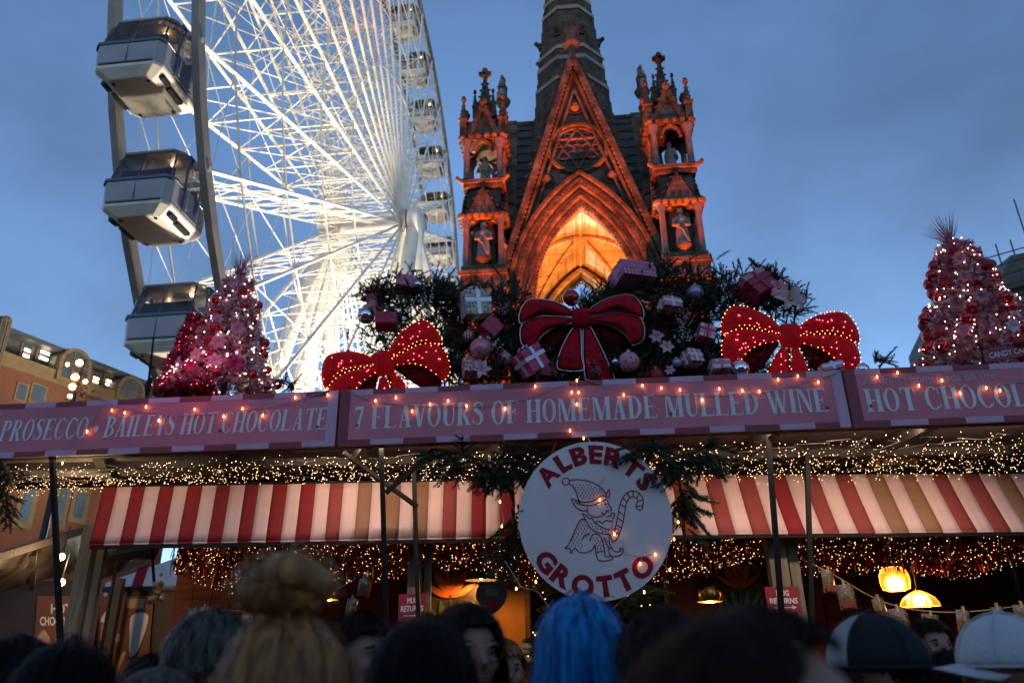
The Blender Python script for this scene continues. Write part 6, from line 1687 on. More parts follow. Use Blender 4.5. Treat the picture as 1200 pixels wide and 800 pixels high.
# ------------------------------------------------------------------ neighbouring kiosk and boards at the left
def wall_fr(Y): return lambda px, py, d: at_y(px, py, Y) + Vector((0, d, 0))
K0, K1 = at_y(107, 800, 9.6), at_y(214, 692, 9.6)
kx = thing('snack_kiosk', 'dark brown snack kiosk with an ice cream poster behind the left awning', 'kiosk', ((K0.x + K1.x) / 2, 9.6, 0))
b = MB(); b.box(((K0.x + K1.x) / 2, 10.4, K1.z / 2), (K1.x - K0.x, 1.6, K1.z)); b.build('body', 'kiosk_brown', kx)
b = MB(); b.box(((K0.x + K1.x) / 2, 10.4, K1.z + .03), (K1.x - K0.x + .1, 1.7, .06)); b.build('roof_edge', 'gloss_black', kx)
t = thing('ice_cream_poster', 'orange poster with an ice cream cone and a milkshake on the snack kiosk', 'poster', at_y(144, 800, 9.56))
pf = lambda px, py, d: at_y(px, py, 9.56) + Vector((0, d, 0))
def pshape(b, P, d): b.prism([(x, -y) for x, y in P], lambda u, v, dd: pf(u, -v, dd), d, d + .004)
b = MB(); pshape(b, [(112, 800), (172, 800), (180, 698), (118, 698)], 0); b.build('sheet', 'poster_orange', t)
b = MB(); pshape(b, smooth_poly([(118, 728), (124, 716), (130, 708), (135, 703), (137, 712), (138, 722), (134, 730)], 3), -.006); pshape(b, smooth_poly([(153, 724), (160, 718), (168, 717), (174, 722), (170, 740), (160, 764), (152, 768), (152, 745)], 3), -.006); b.build('ice_cream_print', 'print_white', t)
b = MB(); pshape(b, [(119, 730), (134, 731), (130, 748), (122, 756), (118, 748)], -.006); pshape(b, [(130, 792), (145, 762), (148, 764), (136, 793)], -.008); b.build('cone_print', 'waffle', t)
b = MB(); pshape(b, [(149, 701), (170, 701), (168, 713), (149, 712)], -.006); b.build('caption_print', 'waffle', t)
b = MB(); pshape(b, [(121, 742), (142, 742), (141, 752), (121, 751)], -.010); b.build('caption_print', 'waffle', t)
t = thing('hot_chocolate_board', 'brown board reading hot chocolate left of the timber post', 'sign', at_y(60, 800, 8.9))
pf2 = lambda px, py, d: at_y(px, py, 8.9) + Vector((0, d, 0))
b = MB(); b.prism([(36, -800), (84, -800), (86, -698), (44, -698)], lambda u, v, d: pf2(u, -v, d), 0, .01); b.build('panel', 'poster_orange', t)
flat_text('HOT', lambda u, z, d: pf2(u, 718 - z, d), 60, 83, 0, 11, 'lettering', 'print_white', t, .03)
flat_text('CHOCOLATE', lambda u, z, d: pf2(u, 732 - z, d), 47, 95, 0, 10, 'lettering', 'print_white', t, .03)
b = MB(); b.prism(smooth_poly([(42, -752), (50, -738), (56, -742), (62, -752), (72, -740), (78, -752), (78, -765), (42, -765)], 3), lambda u, v, d: pf2(u, -v, d), -.006, -.002); b.build('cup_print', 'waffle', t)
nk = thing('neighbour_stall', 'neighbouring dark stall with a glossy blotched canopy at the left edge', 'market stall', (-5.6, 9.2, 0))
b = MB(); a_, c_ = at_y(-60, 800, 9.0), at_y(104, 690, 9.0); b.box(((a_.x + c_.x) / 2, 9.05, 1.25), (c_.x - a_.x, .06, 2.5)); b.build('back_wall', 'kiosk_brown', nk)
q = [at_y(-40, 668, 6.6), at_y(104, 622, 8.4), at_y(104, 664, 9.0), at_y(-40, 706, 7.6)]
b = MB(); e = Vector((0, 0, .05)); k = b.pts(q + [p + e for p in q])
for f in ((0, 1, 2, 3), (7, 6, 5, 4), (0, 4, 5, 1), (1, 5, 6, 2), (2, 6, 7, 3), (3, 7, 4, 0)): b.face([k + i for i in f])
b.build('canopy', 'roof_shine_blotch', nk)
b = MB(); b.bar(q[0] + Vector((0, -.03, .02)), q[1] + Vector((0, -.03, .02)), .05, .07); b.build('canopy_edge', 'timber_dark', nk)
b = MB(); b.bar(q[1] - (q[1] - q[0]) * .5 - e, q[2] + (q[3] - q[2]) * .5 - e, .05, .05); b.build('canopy_rib', 'dark_metal', nk)
q2 = [at_y(104, 655, 8.6), at_y(188, 640, 9.4), at_y(182, 655, 9.5), at_y(104, 684, 9.2)]
b = MB(); k = b.pts(q2 + [p + e for p in q2])
for f in ((0, 1, 2, 3), (7, 6, 5, 4), (0, 4, 5, 1), (1, 5, 6, 2), (2, 6, 7, 3), (3, 7, 4, 0)): b.face([k + i for i in f])
b.build('canopy', 'roof_shine_blotch', nk)
for xx in (-7.4, -4.5):
    b = MB(); b.box((xx, 8.9, 1.25), (.08, .08, 2.5)); b.build('post', 'timber_dark', nk)
for i, (px, py) in enumerate(((72, 652), (72, 682))):
    p = at_y(px, py, 7.6)
    t = thing('bare_bulb', ('bright bare bulb under the left stall canopy, upper one', 'bright bare bulb under the left stall canopy, lower one')[i], 'light bulb', p, group='bare bulbs at the left')
    b = MB(); b.ball(p, .032, 10, 8); b.build('globe', 'bright_bulb', t, smooth=True)
    b = MB(); b.tube([p + Vector((0, 0, .03)), p + Vector((0, .05, .3))], .006, 5); b.build('flex', 'cable_black', t)
    lamp('bulb_light', 'POINT', p + Vector((0, 0, -.06)), 9, (1.0, .62, .3), t, .03)
gz = thing('white_gazebo', 'white gazebo roof with a red stripe seen past the snack kiosk', 'gazebo', (at_y(175, 680, 12.0).x, 12.5, 0))
a_, c_ = at_y(122, 692, 12.0), at_y(222, 655, 12.0)
b = MB(); b.prism([(a_.x, a_.z - .1), (c_.x, a_.z - .1), (c_.x, c_.z + .1), (a_.x, a_.z + .12)], lambda u, v, d: Vector((u, 12 + d, v)), 0, .03); b.build('valance', 'white_sheet', gz)
s0 = at_y(153, 680, 12).x; s1 = at_y(166, 680, 12).x
b = MB(); b.prism([(s0, a_.z - .1), (s1, a_.z - .1), (s1 + .08, c_.z - .05), (s0 + .08, c_.z - .12)], lambda u, v, d: Vector((u, 12 + d, v)), -.006, 0); b.build('stripe', 'letter_red', gz)
for xx in (a_.x, c_.x): b = MB(); b.box((xx, 12.06, a_.z / 2), (.06, .06, a_.z)); b.build('pole', 'steel_black', gz)

# ------------------------------------------------------------------ brick office building at the left, scaffolding at the right
A = at_z(0, 392, 16); A.z = 0
B = at_z(172, 457, 16); B.z = 0
BX = (B - A).normalized(); BN = Vector((-BX.y, BX.x, 0))
if BN.y < 0: BN = -BN
def bf(px, py, d=0.0):
    q = at_plane(px, py, A + BN * d, BN); return (q - A).dot(BX), q.z
def bp(s_, z, d=0.0): return A + BX * s_ + BN * d + Vector((0, 0, z))
bd = thing('brick_office_building', 'tan brick office building with barrel arched dormers and lit windows at the left', 'building', bp(5, 0))
def bbox(nm, s0, s1, z0, z1, d0, d1, m, par=None):
    b = MB(); b.prism([(s0, z0), (s1, z0), (s1, z1), (s0, z1)], lambda u, v, d: bp(u, v, d), d0, d1); return b.build(nm, m, par or bd)
Sr = bf(172, 457)[0]; Sl = bf(-40, 400)[0]
zr = lambda px, py: bf(px, py)[1]
bbox('wall', Sl, Sr + 3, 0, zr(60, 440) - .3, 0, 6, 'brick_tan')
bbox('stone_band', Sl, Sr + 3.1, zr(60, 437) - .5, zr(60, 426) - .3, -.25, .2, 'stone_buff')
bbox('upper_wall', Sl, Sr + 3, zr(60, 428), zr(60, 408), .5, 6, 'lead_roof')
b = MB(); b.prism([(Sl, zr(60, 409)), (Sr + 3.2, zr(60, 409)), (Sr + 3.2, zr(60, 404)), (Sl, zr(60, 404))], lambda u, v, d: bp(u, v, d), -.2, 6); b.build('roof_eave', 'lead_roof', bd)
for (x0, x1, y0, y1, lit) in ((22, 38, 405, 425, 1), (41, 60, 408, 428, 1), (105, 117, 440, 452, 1), (120, 132, 443, 456, 1), (10, 24, 454, 468, 0), (27, 46, 456, 470, 0)):
    (s0, zb), (s1, zt) = bf(x0, y1, .45), bf(x1, y0, .45)
    dd = -.05 if lit == 0 else .42
    w = bbox('window', s0 - .1, s1 + .1, zb - .1, zt + .1, dd, dd + .06, 'stone_buff')
    bbox('pane', s0, s1, zb, zt, dd - .012, dd - .004, 'office_glass', w)
    if lit:
        for q_ in (.35, .62):
            bbox('lit_strip', s0 + .08, s1 - .08, zb + (zt - zb) * q_, zb + (zt - zb) * (q_ + .12), dd - .05, dd - .03, 'office_tube', w)
def dormer(px, py, w, h):
    s_, zt = bf(px, py, -.4); sL = bf(px - w / 2, py + h, -.4)[0]; r_ = (s_ - sL) * 1.55; zb = bf(px, py + h, -.4)[1]; zc = zt - r_
    o_ = [(s_ - r_, zb), (s_ + r_, zb)] + [(s_ + r_ * math.cos(math.pi * i / 14), zc + r_ * math.sin(math.pi * i / 14)) for i in range(15)]
    ri = r_ * .76
    in_ = [(s_ - ri, zb + .2), (s_ + ri, zb + .2)] + [(s_ + ri * math.cos(math.pi * i / 14), zc + ri * math.sin(math.pi * i / 14)) for i in range(15)]
    b = MB(); b.prism(o_, lambda u, v, d: bp(u, v, d), -.4, 3.5); o = b.build('dormer', 'stone_buff', bd)
    b = MB(); b.prism([(s_ + (u - s_) * 1.03, zb + (v - zb) * 1.015) for u, v in o_], lambda u, v, d: bp(u, v, d), -.1, 3.6); b.build('barrel_roof', 'lead_roof', o)
    b = MB(); b.prism(in_, lambda u, v, d: bp(u, v, d), -.43, -.41); b.build('pane', 'office_glass', o)
    for q_ in (-.35, .35): b = MB(); b.bar(bp(s_ + ri * q_, zb + .2, -.45), bp(s_ + ri * q_, zc + ri * .9, -.45), .06, .06); b.build('mullion', 'stone_buff', o)
    b = MB(); b.bar(bp(s_ - ri, zc, -.45), bp(s_ + ri, zc, -.45), .06, .06); b.build('transom', 'stone_buff', o)
dormer(10, 370, 44, 66); dormer(94, 409, 46, 44); dormer(158, 441, 34, 32)
for (x0, x1, y0, y1) in ((62, 78, 575, 612), (84, 100, 580, 605), (20, 44, 555, 610)):
    (s0, zb), (s1, zt) = bf(x0, y1), bf(x1, y0)
    w = bbox('window', s0 - .25, s1 + .25, zb - .3, zt + .3, -.08, 0, 'stone_buff'); bbox('pane', s0, s1, zb, zt, -.11, -.085, 'office_glass', w)
# lamp standard with globe bulbs before the building
c = at_y(92, 440, 12.0)
t = thing('festoon_lamp_post', 'lamp post with a cluster of glowing globe bulbs left, above the sign', 'lamp post', (c.x, 12, 0))
b = MB(); b.tube([(c.x, 12, 0), (c.x, 12, c.z - .25), (c.x + .05, 12, c.z + .3)], [.07, .04, .02], 8); b.build('pole', 'dark_metal', t)
for (px, py, r_) in ((93, 425, .055), (88, 442, .06), (85, 453, .055), (79, 427, .03), (100, 447, .035), (82, 464, .035)):
    p = at_y(px, py, 11.95); b = MB(); b.ball(p, r_, 10, 8); b.build('globe', 'warm_bulb', t, smooth=True)
b = MB(); rr = random.Random(3)
for i in range(60):
    p = at_y(92 + rr.gauss(0, 6), 445 + rr.gauss(0, 12), 12 + rr.uniform(-.1, .1)); sprig(b, p, (rr.gauss(0, 1), rr.gauss(0, .6), rr.gauss(.2, .7)), .14, .04, .4, rr, .005)
stuff(b.build('garland', ['needle_brown', 'twig'], t))
c = at_y(180, 395, 9.0); c2 = at_y(173, 460, 9.0)
t = thing('aerial_pole', 'thin black aerial pole before the third near gondola', 'pole', (c2.x, 9, 0))
b = MB(); b.tube([(c2.x, 9, 0), (c2.x, 9, c2.z), c], [.025, .02, .012], 6); b.build('mast', 'steel_black', t)
b = MB(); b.lathe([(.03, 0), (.045, .1), (.03, .22)], c2 + Vector((0, 0, -.02)), 8); b.build('clamp', 'steel_black', t)
# scaffolded building at the right edge
sb = thing('scaffolded_building', 'dark building wrapped in scaffolding at the right edge', 'building', (at_y(1230, 330, 30).x, 30, 0))
p = at_y(1172, 362, 30); xl, zt_ = p.x, at_y(1190, 322, 30).z
b = MB(); b.prism([(xl, 0), (xl + 12, 0), (xl + 12, zt_ + 3), (xl + 1.2, zt_ + 1.0), (xl, zt_ - .8)], lambda u, v, d: Vector((u, 30 + d, v)), 0, 8); b.build('block', 'lead_roof', sb)
rr = random.Random(8)
for i in range(14):
    xx = xl - .7 + i * .75; b = MB(); tz = zt_ + rr.uniform(.6, 2.6) + i * .28
    b.tube([(xx, 29.2, 0), (xx + rr.uniform(-.05, .05), 29.2, tz)], .035, 6); b.build('standard', 'dark_metal', sb)
for k in range(4):
    b = MB(); b.tube([(xl - .9, 29.15, zt_ - 1.2 + k * .5), (xl + 10, 29.15, zt_ + 1.9 + k * .5)], .03, 5); b.build('ledger', 'dark_metal', sb)
b = MB(); b.bar((xl - .8, 29.3, zt_ - 1.4), (xl + 10, 29.3, zt_ + 1.6), .8, .06); b.build('deck', 'timber_dark', sb)

# ------------------------------------------------------------------ unseen buildings added to keep low sky light off the foreground
mat('soot_stone', (0.10, 0.085, 0.07), 0.9, var=0.4, scale=.4, blocks=.6)
for i, (cx_, cy_, w_, d_, h_, lab) in enumerate(((0, -62, 90, 10, 15, 'long sooty stone building behind the viewer, unseen, added to shade the foreground'), (62, -5, 10, 62, 13, 'sooty stone building along the right side of the square, unseen, added to block low sky light'), (-62, -14, 10, 46, 13, 'sooty stone building along the left side of the square, unseen, added to block low sky light'))):
    t = thing('unseen_shade_building', lab, 'building', (cx_, cy_, 0), group='added buildings out of view that block low sky light')
    b = MB(); b.box((0, 0, h_ / 2), (w_, d_, h_)); b.build('wall', 'soot_stone', t, world=False)
    b = MB(); b.box((0, 0, h_ + .3), (w_ + .8, d_ + .8, .6)); b.build('cornice', 'soot_stone', t, world=False)
    b = MB(); b.prism([(-w_ / 2 if w_ > d_ else -d_ / 2, h_ + .6), (w_ / 2 if w_ > d_ else d_ / 2, h_ + .6), ((w_ if w_ > d_ else d_) / 2 - 3, h_ + 3.6), (-(w_ if w_ > d_ else d_) / 2 + 3, h_ + 3.6)], (lambda u, v, d: (u, d, v)) if w_ > d_ else (lambda u, v, d: (d, u, v)), -min(w_, d_) / 2, min(w_, d_) / 2); b.build('roof', 'slate', t, world=False)
    win = None
    for fl in range(4):
        for k in range(int(max(w_, d_) / 4.4)):
            q_ = -max(w_, d_) / 2 + 2.4 + 4.4 * k; z_ = 2.6 + 4.1 * fl
            if win is None:
                b = MB(); b.box((0, 0, 0), (1.6 if w_ > d_ else .12, .12 if w_ > d_ else 1.6, 2.4)); win = b.build('window', 'office_glass', t, world=False); o = win
            else: o = win.copy(); COL.objects.link(o)
            o.location = (q_, d_ / 2, z_) if w_ > d_ else ((-w_ / 2 if cx_ > 0 else w_ / 2), q_, z_)
# ------------------------------------------------------------------ people in the crowd
mat('skin', (0.33, 0.16, 0.105), 0.55, var=0.12, scale=18, bump=0.05, bscale=120)
mat('skin_b', (0.30, 0.145, 0.09), 0.5, var=0.12, scale=18, bump=0.05, bscale=120)
mat('lip', (0.30, 0.08, 0.07), 0.4, var=0.1)
mat('eye_white', (0.30, 0.27, 0.25), 0.3, var=0)
mat('iris', (0.02, 0.014, 0.01), 0.15, var=0)
def hair_mat(nm, c, c2, spec=0.18): mat(nm, c, 0.5, var=0.55, scale=55, col2=c2, stretch=(1, 1, 0.10), bump=0.5, bscale=140, spec=spec)
hair_mat('hair_black', (0.004, 0.0028, 0.0022), (0.009, 0.006, 0.005), 0.1)
hair_mat('hair_brown', (0.016, 0.007, 0.004), (0.034, 0.015, 0.008), 0.1)
hair_mat('hair_blonde', (0.26, 0.085, 0.018), (0.58, 0.25, 0.075), 0.4)
hair_mat('hair_grey', (0.05, 0.04, 0.034), (0.16, 0.135, 0.115))
hair_mat('hair_blue', (0.002, 0.06, 0.34), (0.006, 0.36, 0.80), 0.3)
mat('cloth_black', (0.010, 0.010, 0.012), 0.9, var=0.3, bump=0.3, bscale=90)
mat('cloth_navy', (0.015, 0.018, 0.035), 0.9, var=0.3, bump=0.3, bscale=90)
mat('cloth_red', (0.22, 0.012, 0.03), 0.85, var=0.2, bump=0.3, bscale=90)
mat('cloth_cream', (0.42, 0.34, 0.24), 0.95, var=0.2, bump=0.6, bscale=70)
mat('cloth_grey', (0.09, 0.085, 0.09), 0.9, var=0.25, bump=0.3, bscale=90)
mat('cloth_pale', (0.30, 0.28, 0.28), 0.85, var=0.1, bump=0.2, bscale=90)
mat('cap_white', (0.52, 0.50, 0.52), 0.85, var=0.1, bump=0.2, bscale=90)
mat('denim', (0.03, 0.04, 0.07), 0.9, var=0.3, bump=0.3, bscale=90)
mat('shoe', (0.02, 0.018, 0.016), 0.6)
def remesh(o, voxel, iters):
    m1 = o.modifiers.new('remesh', 'REMESH'); m1.mode = 'VOXEL'; m1.voxel_size = voxel
    m2 = o.modifiers.new('smooth', 'SMOOTH'); m2.factor = 0.5; m2.iterations = iters
    dg = bpy.context.evaluated_depsgraph_get(); dg.update()
    me = bpy.data.meshes.new_from_object(o.evaluated_get(dg))
    me.polygons.foreach_set('use_smooth', [True] * len(me.polygons))
    o.modifiers.clear(); old = o.data; o.data = me
    me.materials.clear() if not len(me.materials) else None
    return me
HC = Vector((0, 0.012, 1.63))          # skull centre of the 1.74 m figure, facing -Y
def ell(b, c, r): 
    n, m = 16, 12; c = Vector(c)
    rings = [b.pts([c + Vector((r[0] * math.sin(math.pi * i / m + 1e-4) * math.cos(2 * math.pi * j / n), r[1] * math.sin(math.pi * i / m + 1e-4) * math.sin(2 * math.pi * j / n), -r[2] * math.cos(math.pi * i / m))) for j in range(n)]) for i in range(m + 1)]
    for a_, c_ in zip(rings[:-1], rings[1:]):
        for j in range(n): b.face((a_ + j, a_ + (j + 1) % n, c_ + (j + 1) % n, c_ + j))
def limb(b, ps, rs):
    b.tube(ps, rs, 12)
    for p, r in zip(ps, rs): ell(b, p, (r, r, r))
def body_mesh():
    b = MB()
    ell(b, HC, (.076, .097, .094)); ell(b, HC + Vector((0, -.030, -.045)), (.058, .066, .072)); ell(b, HC + Vector((0, -.055, -.088)), (.034, .034, .028))
    ell(b, HC + Vector((0, -.072, .022)), (.050, .022, .014))                                   # brow
    b.tube([HC + Vector((0, -.090, .012)), HC + Vector((0, -.116, -.030)), HC + Vector((0, -.092, -.038))], [.008, .014, .009], 8)
    ell(b, HC + Vector((-.036, -.072, -.032)), (.022, .02, .02)); ell(b, HC + Vector((.036, -.072, -.032)), (.022, .02, .02))
    for s_ in (-1, 1): ell(b, HC + Vector((s_ * .079, .012, -.018)), (.010, .022, .032))
    limb(b, [HC + Vector((0, .012, -.06)), (0, .03, 1.49), (0, .02, 1.42)], [.056, .056, .075])
    limb(b, [(0, .015, 1.40), (0, .01, 1.28), (0, .0, 1.12), (0, .0, .98)], [.115, .135, .12, .135])
    ell(b, (0, .01, 1.30), (.17, .11, .15)); ell(b, (0, .01, 1.0), (.155, .11, .12))
    for s_ in (-1, 1):
        limb(b, [(s_ * .06, .02, 1.43), (s_ * .175, .02, 1.405), (s_ * .235, .04, 1.13), (s_ * .235, -.05, .90)], [.06, .062, .044, .030])
        w = Vector((s_ * .235, -.062, .865)); ell(b, w + Vector((0, -.005, -.02)), (.02, .038, .05))
        for q, (dy, L) in enumerate(((-.032, .070), (-.011, .082), (.010, .076), (.030, .060))):
            r0 = w + Vector((0, dy, -.055)); b.tube([r0, r0 + Vector((-s_ * .006, -.008, -L * .5)), r0 + Vector((-s_ * .022, -.014, -L))], [.0105, .0098, .0085], 8)
        b.tube([w + Vector((0, -.028, .0)), w + Vector((-s_ * .006, -.058, -.03)), w + Vector((-s_ * .012, -.062, -.062))], [.012, .0115, .0095], 8)
        limb(b, [(s_ * .085, 0, .95), (s_ * .10, -.012, .50), (s_ * .10, .02, .09)], [.088, .056, .038])
        limb(b, [(s_ * .10, .035, .045), (s_ * .11, -.06, .045), (s_ * .115, -.14, .035)], [.040, .042, .034])
    o = b.build('body', 'skin'); return o
bo = body_mesh(); BODY = remesh(bo, 0.0085, 5); bpy.data.objects.remove(bo)
BODY.materials.append(M['skin'])
def coat_mesh():
    b = MB()
    limb(b, [(0, .02, 1.44), (0, .015, 1.30), (0, .0, 1.12), (0, 0, .92)], [.105, .15, .145, .155])
    ell(b, (0, .015, 1.30), (.20, .14, .17)); ell(b, (0, .01, 1.0), (.185, .145, .16))
    for s_ in (-1, 1): limb(b, [(s_ * .06, .025, 1.44), (s_ * .18, .025, 1.41), (s_ * .245, .045, 1.13), (s_ * .24, -.045, .915)], [.075, .085, .066, .052])
    b.tube([(0, .04, 1.44), (0, .035, 1.535)], [.10, .078], 16)
    return b.build('coat', 'cloth_black')
bo = coat_mesh(); COAT = remesh(bo, 0.014, 4); bpy.data.objects.remove(bo); COAT.materials.append(M['cloth_black'])
b = MB()
ell(b, (0, .005, .95), (.17, .125, .12))
for s_ in (-1, 1): limb(b, [(s_ * .085, 0, .93), (s_ * .10, -.008, .50), (s_ * .10, .02, .12)], [.105, .075, .062])
bo = b.build('trousers', 'denim'); TROUS = remesh(bo, 0.014, 3); bpy.data.objects.remove(bo); TROUS.materials.append(M['denim'])
b = MB()
for s_ in (-1, 1): limb(b, [(s_ * .10, .045, .05), (s_ * .11, -.06, .05), (s_ * .115, -.15, .04)], [.048, .049, .040])
bo = b.build('shoes', 'shoe'); SHOES = remesh(bo, 0.012, 3); bpy.data.objects.remove(bo); SHOES.materials.append(M['shoe'])

def hair(style, m, parent, seed=1, L=0.30, part=0.0):
    """shell with locks, plus separate strands, in head coordinates (front is -Y)"""
    rr = random.Random(seed)
    A_, B_, C_ = .088, .112, .106
    na, nt = 72, 16
    def lower(a):      # how far down (z below skull centre) the hair reaches at azimuth a (0 = front)
        f_ = abs((a + math.pi) % (2 * math.pi) - math.pi) / math.pi      # 0 front .. 1 back
        if style == 'short':
            return -0.060 + 0.0 * f_ if False else ((.052 if f_ < .28 else .052 - (f_ - .28) / .22 * .055) if f_ < .5 else -.003 - (f_ - .5) / .5 * .085)
        if style in ('long', 'bob'):
            return .055 if f_ < .17 else (.055 - (f_ - .17) / .16 * (L + .04) if f_ < .33 else -L + .015 - .02 * math.sin(7 * a))
        if style == 'up':
            return (.055 if f_ < .25 else .055 - (f_ - .25) / .3 * .08) if f_ < .55 else -.025 - (f_ - .55) / .45 * .06
        if style == 'receding':
            return (.084 if f_ < .42 else .084 - (f_ - .42) / .18 * .085) if f_ < .60 else -.001 - (f_ - .60) / .40 * .085
    def point(a, t, off=0.0):
        over = max(0.0, t - 1.0); t = min(t, .9999)
        zl = lower(a) + (.006 * math.sin(a * 23 + seed) + .005 * math.sin(a * 37 + 2 * seed) if style in ('short', 'receding', 'up') else 0); lock = 1 + (.03 if style in ('bob', 'long') else .018) * math.sin(a * 17 + 5 * t + 2.0 * math.sin(a * 5 + seed)) * min(1, t * 2) + .010 * math.sin(a * 41 + 6 * t)
        th_max = math.acos(max(-1, min(1, zl / C_))) if zl > -C_ * .25 else math.acos(-.25)
        dome = 1.0 if zl > -C_ * .25 else min(1.0, .55)
        if t <= dome:
            th = th_max * (t / dome) + over * .9
            x, y, z = (A_ + off) * lock * math.sin(th) * math.sin(a), -(B_ + off) * lock * math.sin(th) * math.cos(a), (C_ + off) * math.cos(th)
        else:
            g_ = (t - dome) / (1 - dome); sn = math.sin(th_max)
            z0 = C_ * math.cos(th_max); z = z0 + (zl - z0) * g_
            fl = 1 + .30 * math.sin(g_ * 2.2) * (1 if style == 'long' else 1.15)
            wv_ = .010 * math.sin(g_ * 9 + a * 3 + seed) * g_ if style == 'bob' else 0
            x, y = (A_ + off + wv_) * lock * sn * math.sin(a) * fl, -(B_ + off) * lock * sn * math.cos(a) * (1 + .10 * g_)
        return HC + Vector((x, y, z))
    b = MB(); rows = [[point(2 * math.pi * j / na, (i + .001) / nt) for j in range(na + 1)] for i in range(nt + 1)]
    b.grid(rows)
    o = b.build('hair', m, parent, smooth=True, world=False)
    sm = o.modifiers.new('thickness', 'SOLIDIFY'); sm.thickness = .006; sm.offset = -1
    b = MB(); ns = 1300 if style in ('long', 'bob') else 1800
    for i in range(ns):
        a = rr.uniform(0, 2 * math.pi); t0 = rr.uniform(0, .5); t1 = min(1.06 if style != 'receding' else .98, t0 + rr.uniform(.3, .65)); off0 = rr.uniform(.001, .005) + (rr.uniform(.004, .016) if rr.random() < .07 and style != 'receding' else 0); da = rr.gauss(0, .05)
        if style == 'short': t0 = rr.uniform(0, .98); t1 = t0 + rr.uniform(.08, .20)
        P = [point(a + da * q, t0 + (t1 - t0) * q, off0 + rr.uniform(0, .003) + (.004 * q if style != 'short' else .006 * q)) for q in (0, .33, .66, 1)]
        tang = (P[-1] - P[0]); nrm = (P[1] - HC); sd = tang.cross(nrm)
        if sd.length < 1e-7: continue
        sd = sd.normalized() * rr.uniform(.0012, .0026)
        b.grid([[p - sd * (1 - .25 * k) for k, p in enumerate(P)], [p + sd * (1 - .25 * k) for k, p in enumerate(P)]])
    stuff(b.build('hair_strands', m, o, smooth=True, world=False))
    return o
def bun(m, parent, hz, r_, seed=1):
    """a twisted top knot of coiled rope-like hair"""
    rr = random.Random(seed); b = MB(); c = HC + Vector((0, .035, hz))
    ell(b, c + Vector((0, 0, r_ * .1)), (r_ * 1.25, r_ * .85, r_ * .62))
    for k, (x0, x1, lift, th) in enumerate(((-1.15, 1.0, .55, .40), (-.95, 1.2, .12, .36))):
        ps, rs = [], []
        for i in range(24):
            q = i / 23; ps.append(c + Vector((r_ * (x0 + (x1 - x0) * q), r_ * (.62 - .5 * k) * math.sin(math.pi * q + .4), r_ * (-.25 + lift * math.sin(math.pi * q) + .35 * (q if k else 1 - q))))); rs.append(r_ * th * (.45 + .75 * math.sin(math.pi * (.12 + .76 * q))))
        b.tube(ps, rs, 14)
    o = b.build('bun', m, parent, smooth=True, world=False)
    b = MB()
    for i in range(420):
        a = rr.uniform(0, 6.283); u = rr.uniform(-.9, 1.0); d = Vector((1.4 * math.cos(a) * math.sqrt(max(0, 1 - u * u)), math.sin(a) * .9 * math.sqrt(max(0, 1 - u * u)), u * .8))
        p = c + Vector((0, 0, r_ * .25)) + d * r_ * rr.uniform(.93, 1.12); tg = Vector((-d.y, d.x, rr.uniform(-.4, .4))).normalized() * r_ * rr.uniform(.3, .7); w = d.cross(tg).normalized() * rr.uniform(.0008, .0018)
        q = p + tg - d * (.15 * r_); b.grid([[p - w, (p + q) / 2 - w + d * r_ * .06, q], [p + w, (p + q) / 2 + w + d * r_ * .06, q + w * .3]])
    stuff(b.build('flyaway_strands', m, o, world=False))
def cap(parent, m_crown, m_front, m_brim, brim_ang=0.0):
    b = MB(); na, nt = 48, 10; A_, B_, C_ = .102, .124, .122; rows = []
    for i in range(nt + 1):
        th = R(92) * i / nt + 1e-3
        rows.append([HC + Vector((A_ * math.sin(th) * math.sin(2 * math.pi * j / na) * (1 + .01 * math.cos(12 * math.pi * j / na)), -B_ * math.sin(th) * math.cos(2 * math.pi * j / na), .012 + C_ * math.cos(th))) for j in range(na + 1)])
    base = b.pts([p for r_ in rows for p in r_]); nc = na + 1
    for i in range(nt):
        for j in range(na):
            aa = abs((j + .5) / na * 360 - 180); b.mat = 1 if aa > 125 else 0
            b.face((base + i * nc + j, base + i * nc + j + 1, base + (i + 1) * nc + j + 1, base + (i + 1) * nc + j))
    o = b.build('cap', [m_crown, m_front], parent, smooth=True, world=False); sm = o.modifiers.new('thickness', 'SOLIDIFY'); sm.thickness = .004; sm.offset = 1
    b = MB(); rows = []
    for i in range(6):
        q = i / 5; rows.append([HC + Vector(((.088 + .004 * q) * math.sin(a) * (1 - .1 * q), -(.110 + .078 * q) * math.cos(a) ** .7, .012 - .012 * q - .028 * math.sin(a) ** 2)) for a in [R(-78 + 156 * j / 16) for j in range(17)]])
    b.grid(rows); o2 = b.build('brim', m_brim, o, smooth=True, world=False); sm = o2.modifiers.new('thickness', 'SOLIDIFY'); sm.thickness = .004
    for j in range(6):
        a_ = 2 * math.pi * j / 6; b = MB(); b.tube([HC + Vector((A_ * 1.045 * math.sin(th) * math.sin(a_), -B_ * 1.04 * math.sin(th) * math.cos(a_), .012 + C_ * 1.038 * math.cos(th))) for th in [R(92) * i / 12 + 1e-3 for i in range(13)]], .0016, 5); b.build('seam', m_crown, o, world=False, smooth=True)
    b = MB(); b.tube([HC + Vector((A_ * 1.05 * math.sin(a_), -B_ * 1.045 * math.cos(a_), .006)) for a_ in [2 * math.pi * i / 40 for i in range(41)]], .004, 6); b.build('sweatband', m_crown, o, world=False, smooth=True)
    b = MB(); b.ball(HC + Vector((0, 0, .138)), .008, 8, 6); b.build('button', m_crown, o, world=False, smooth=True)
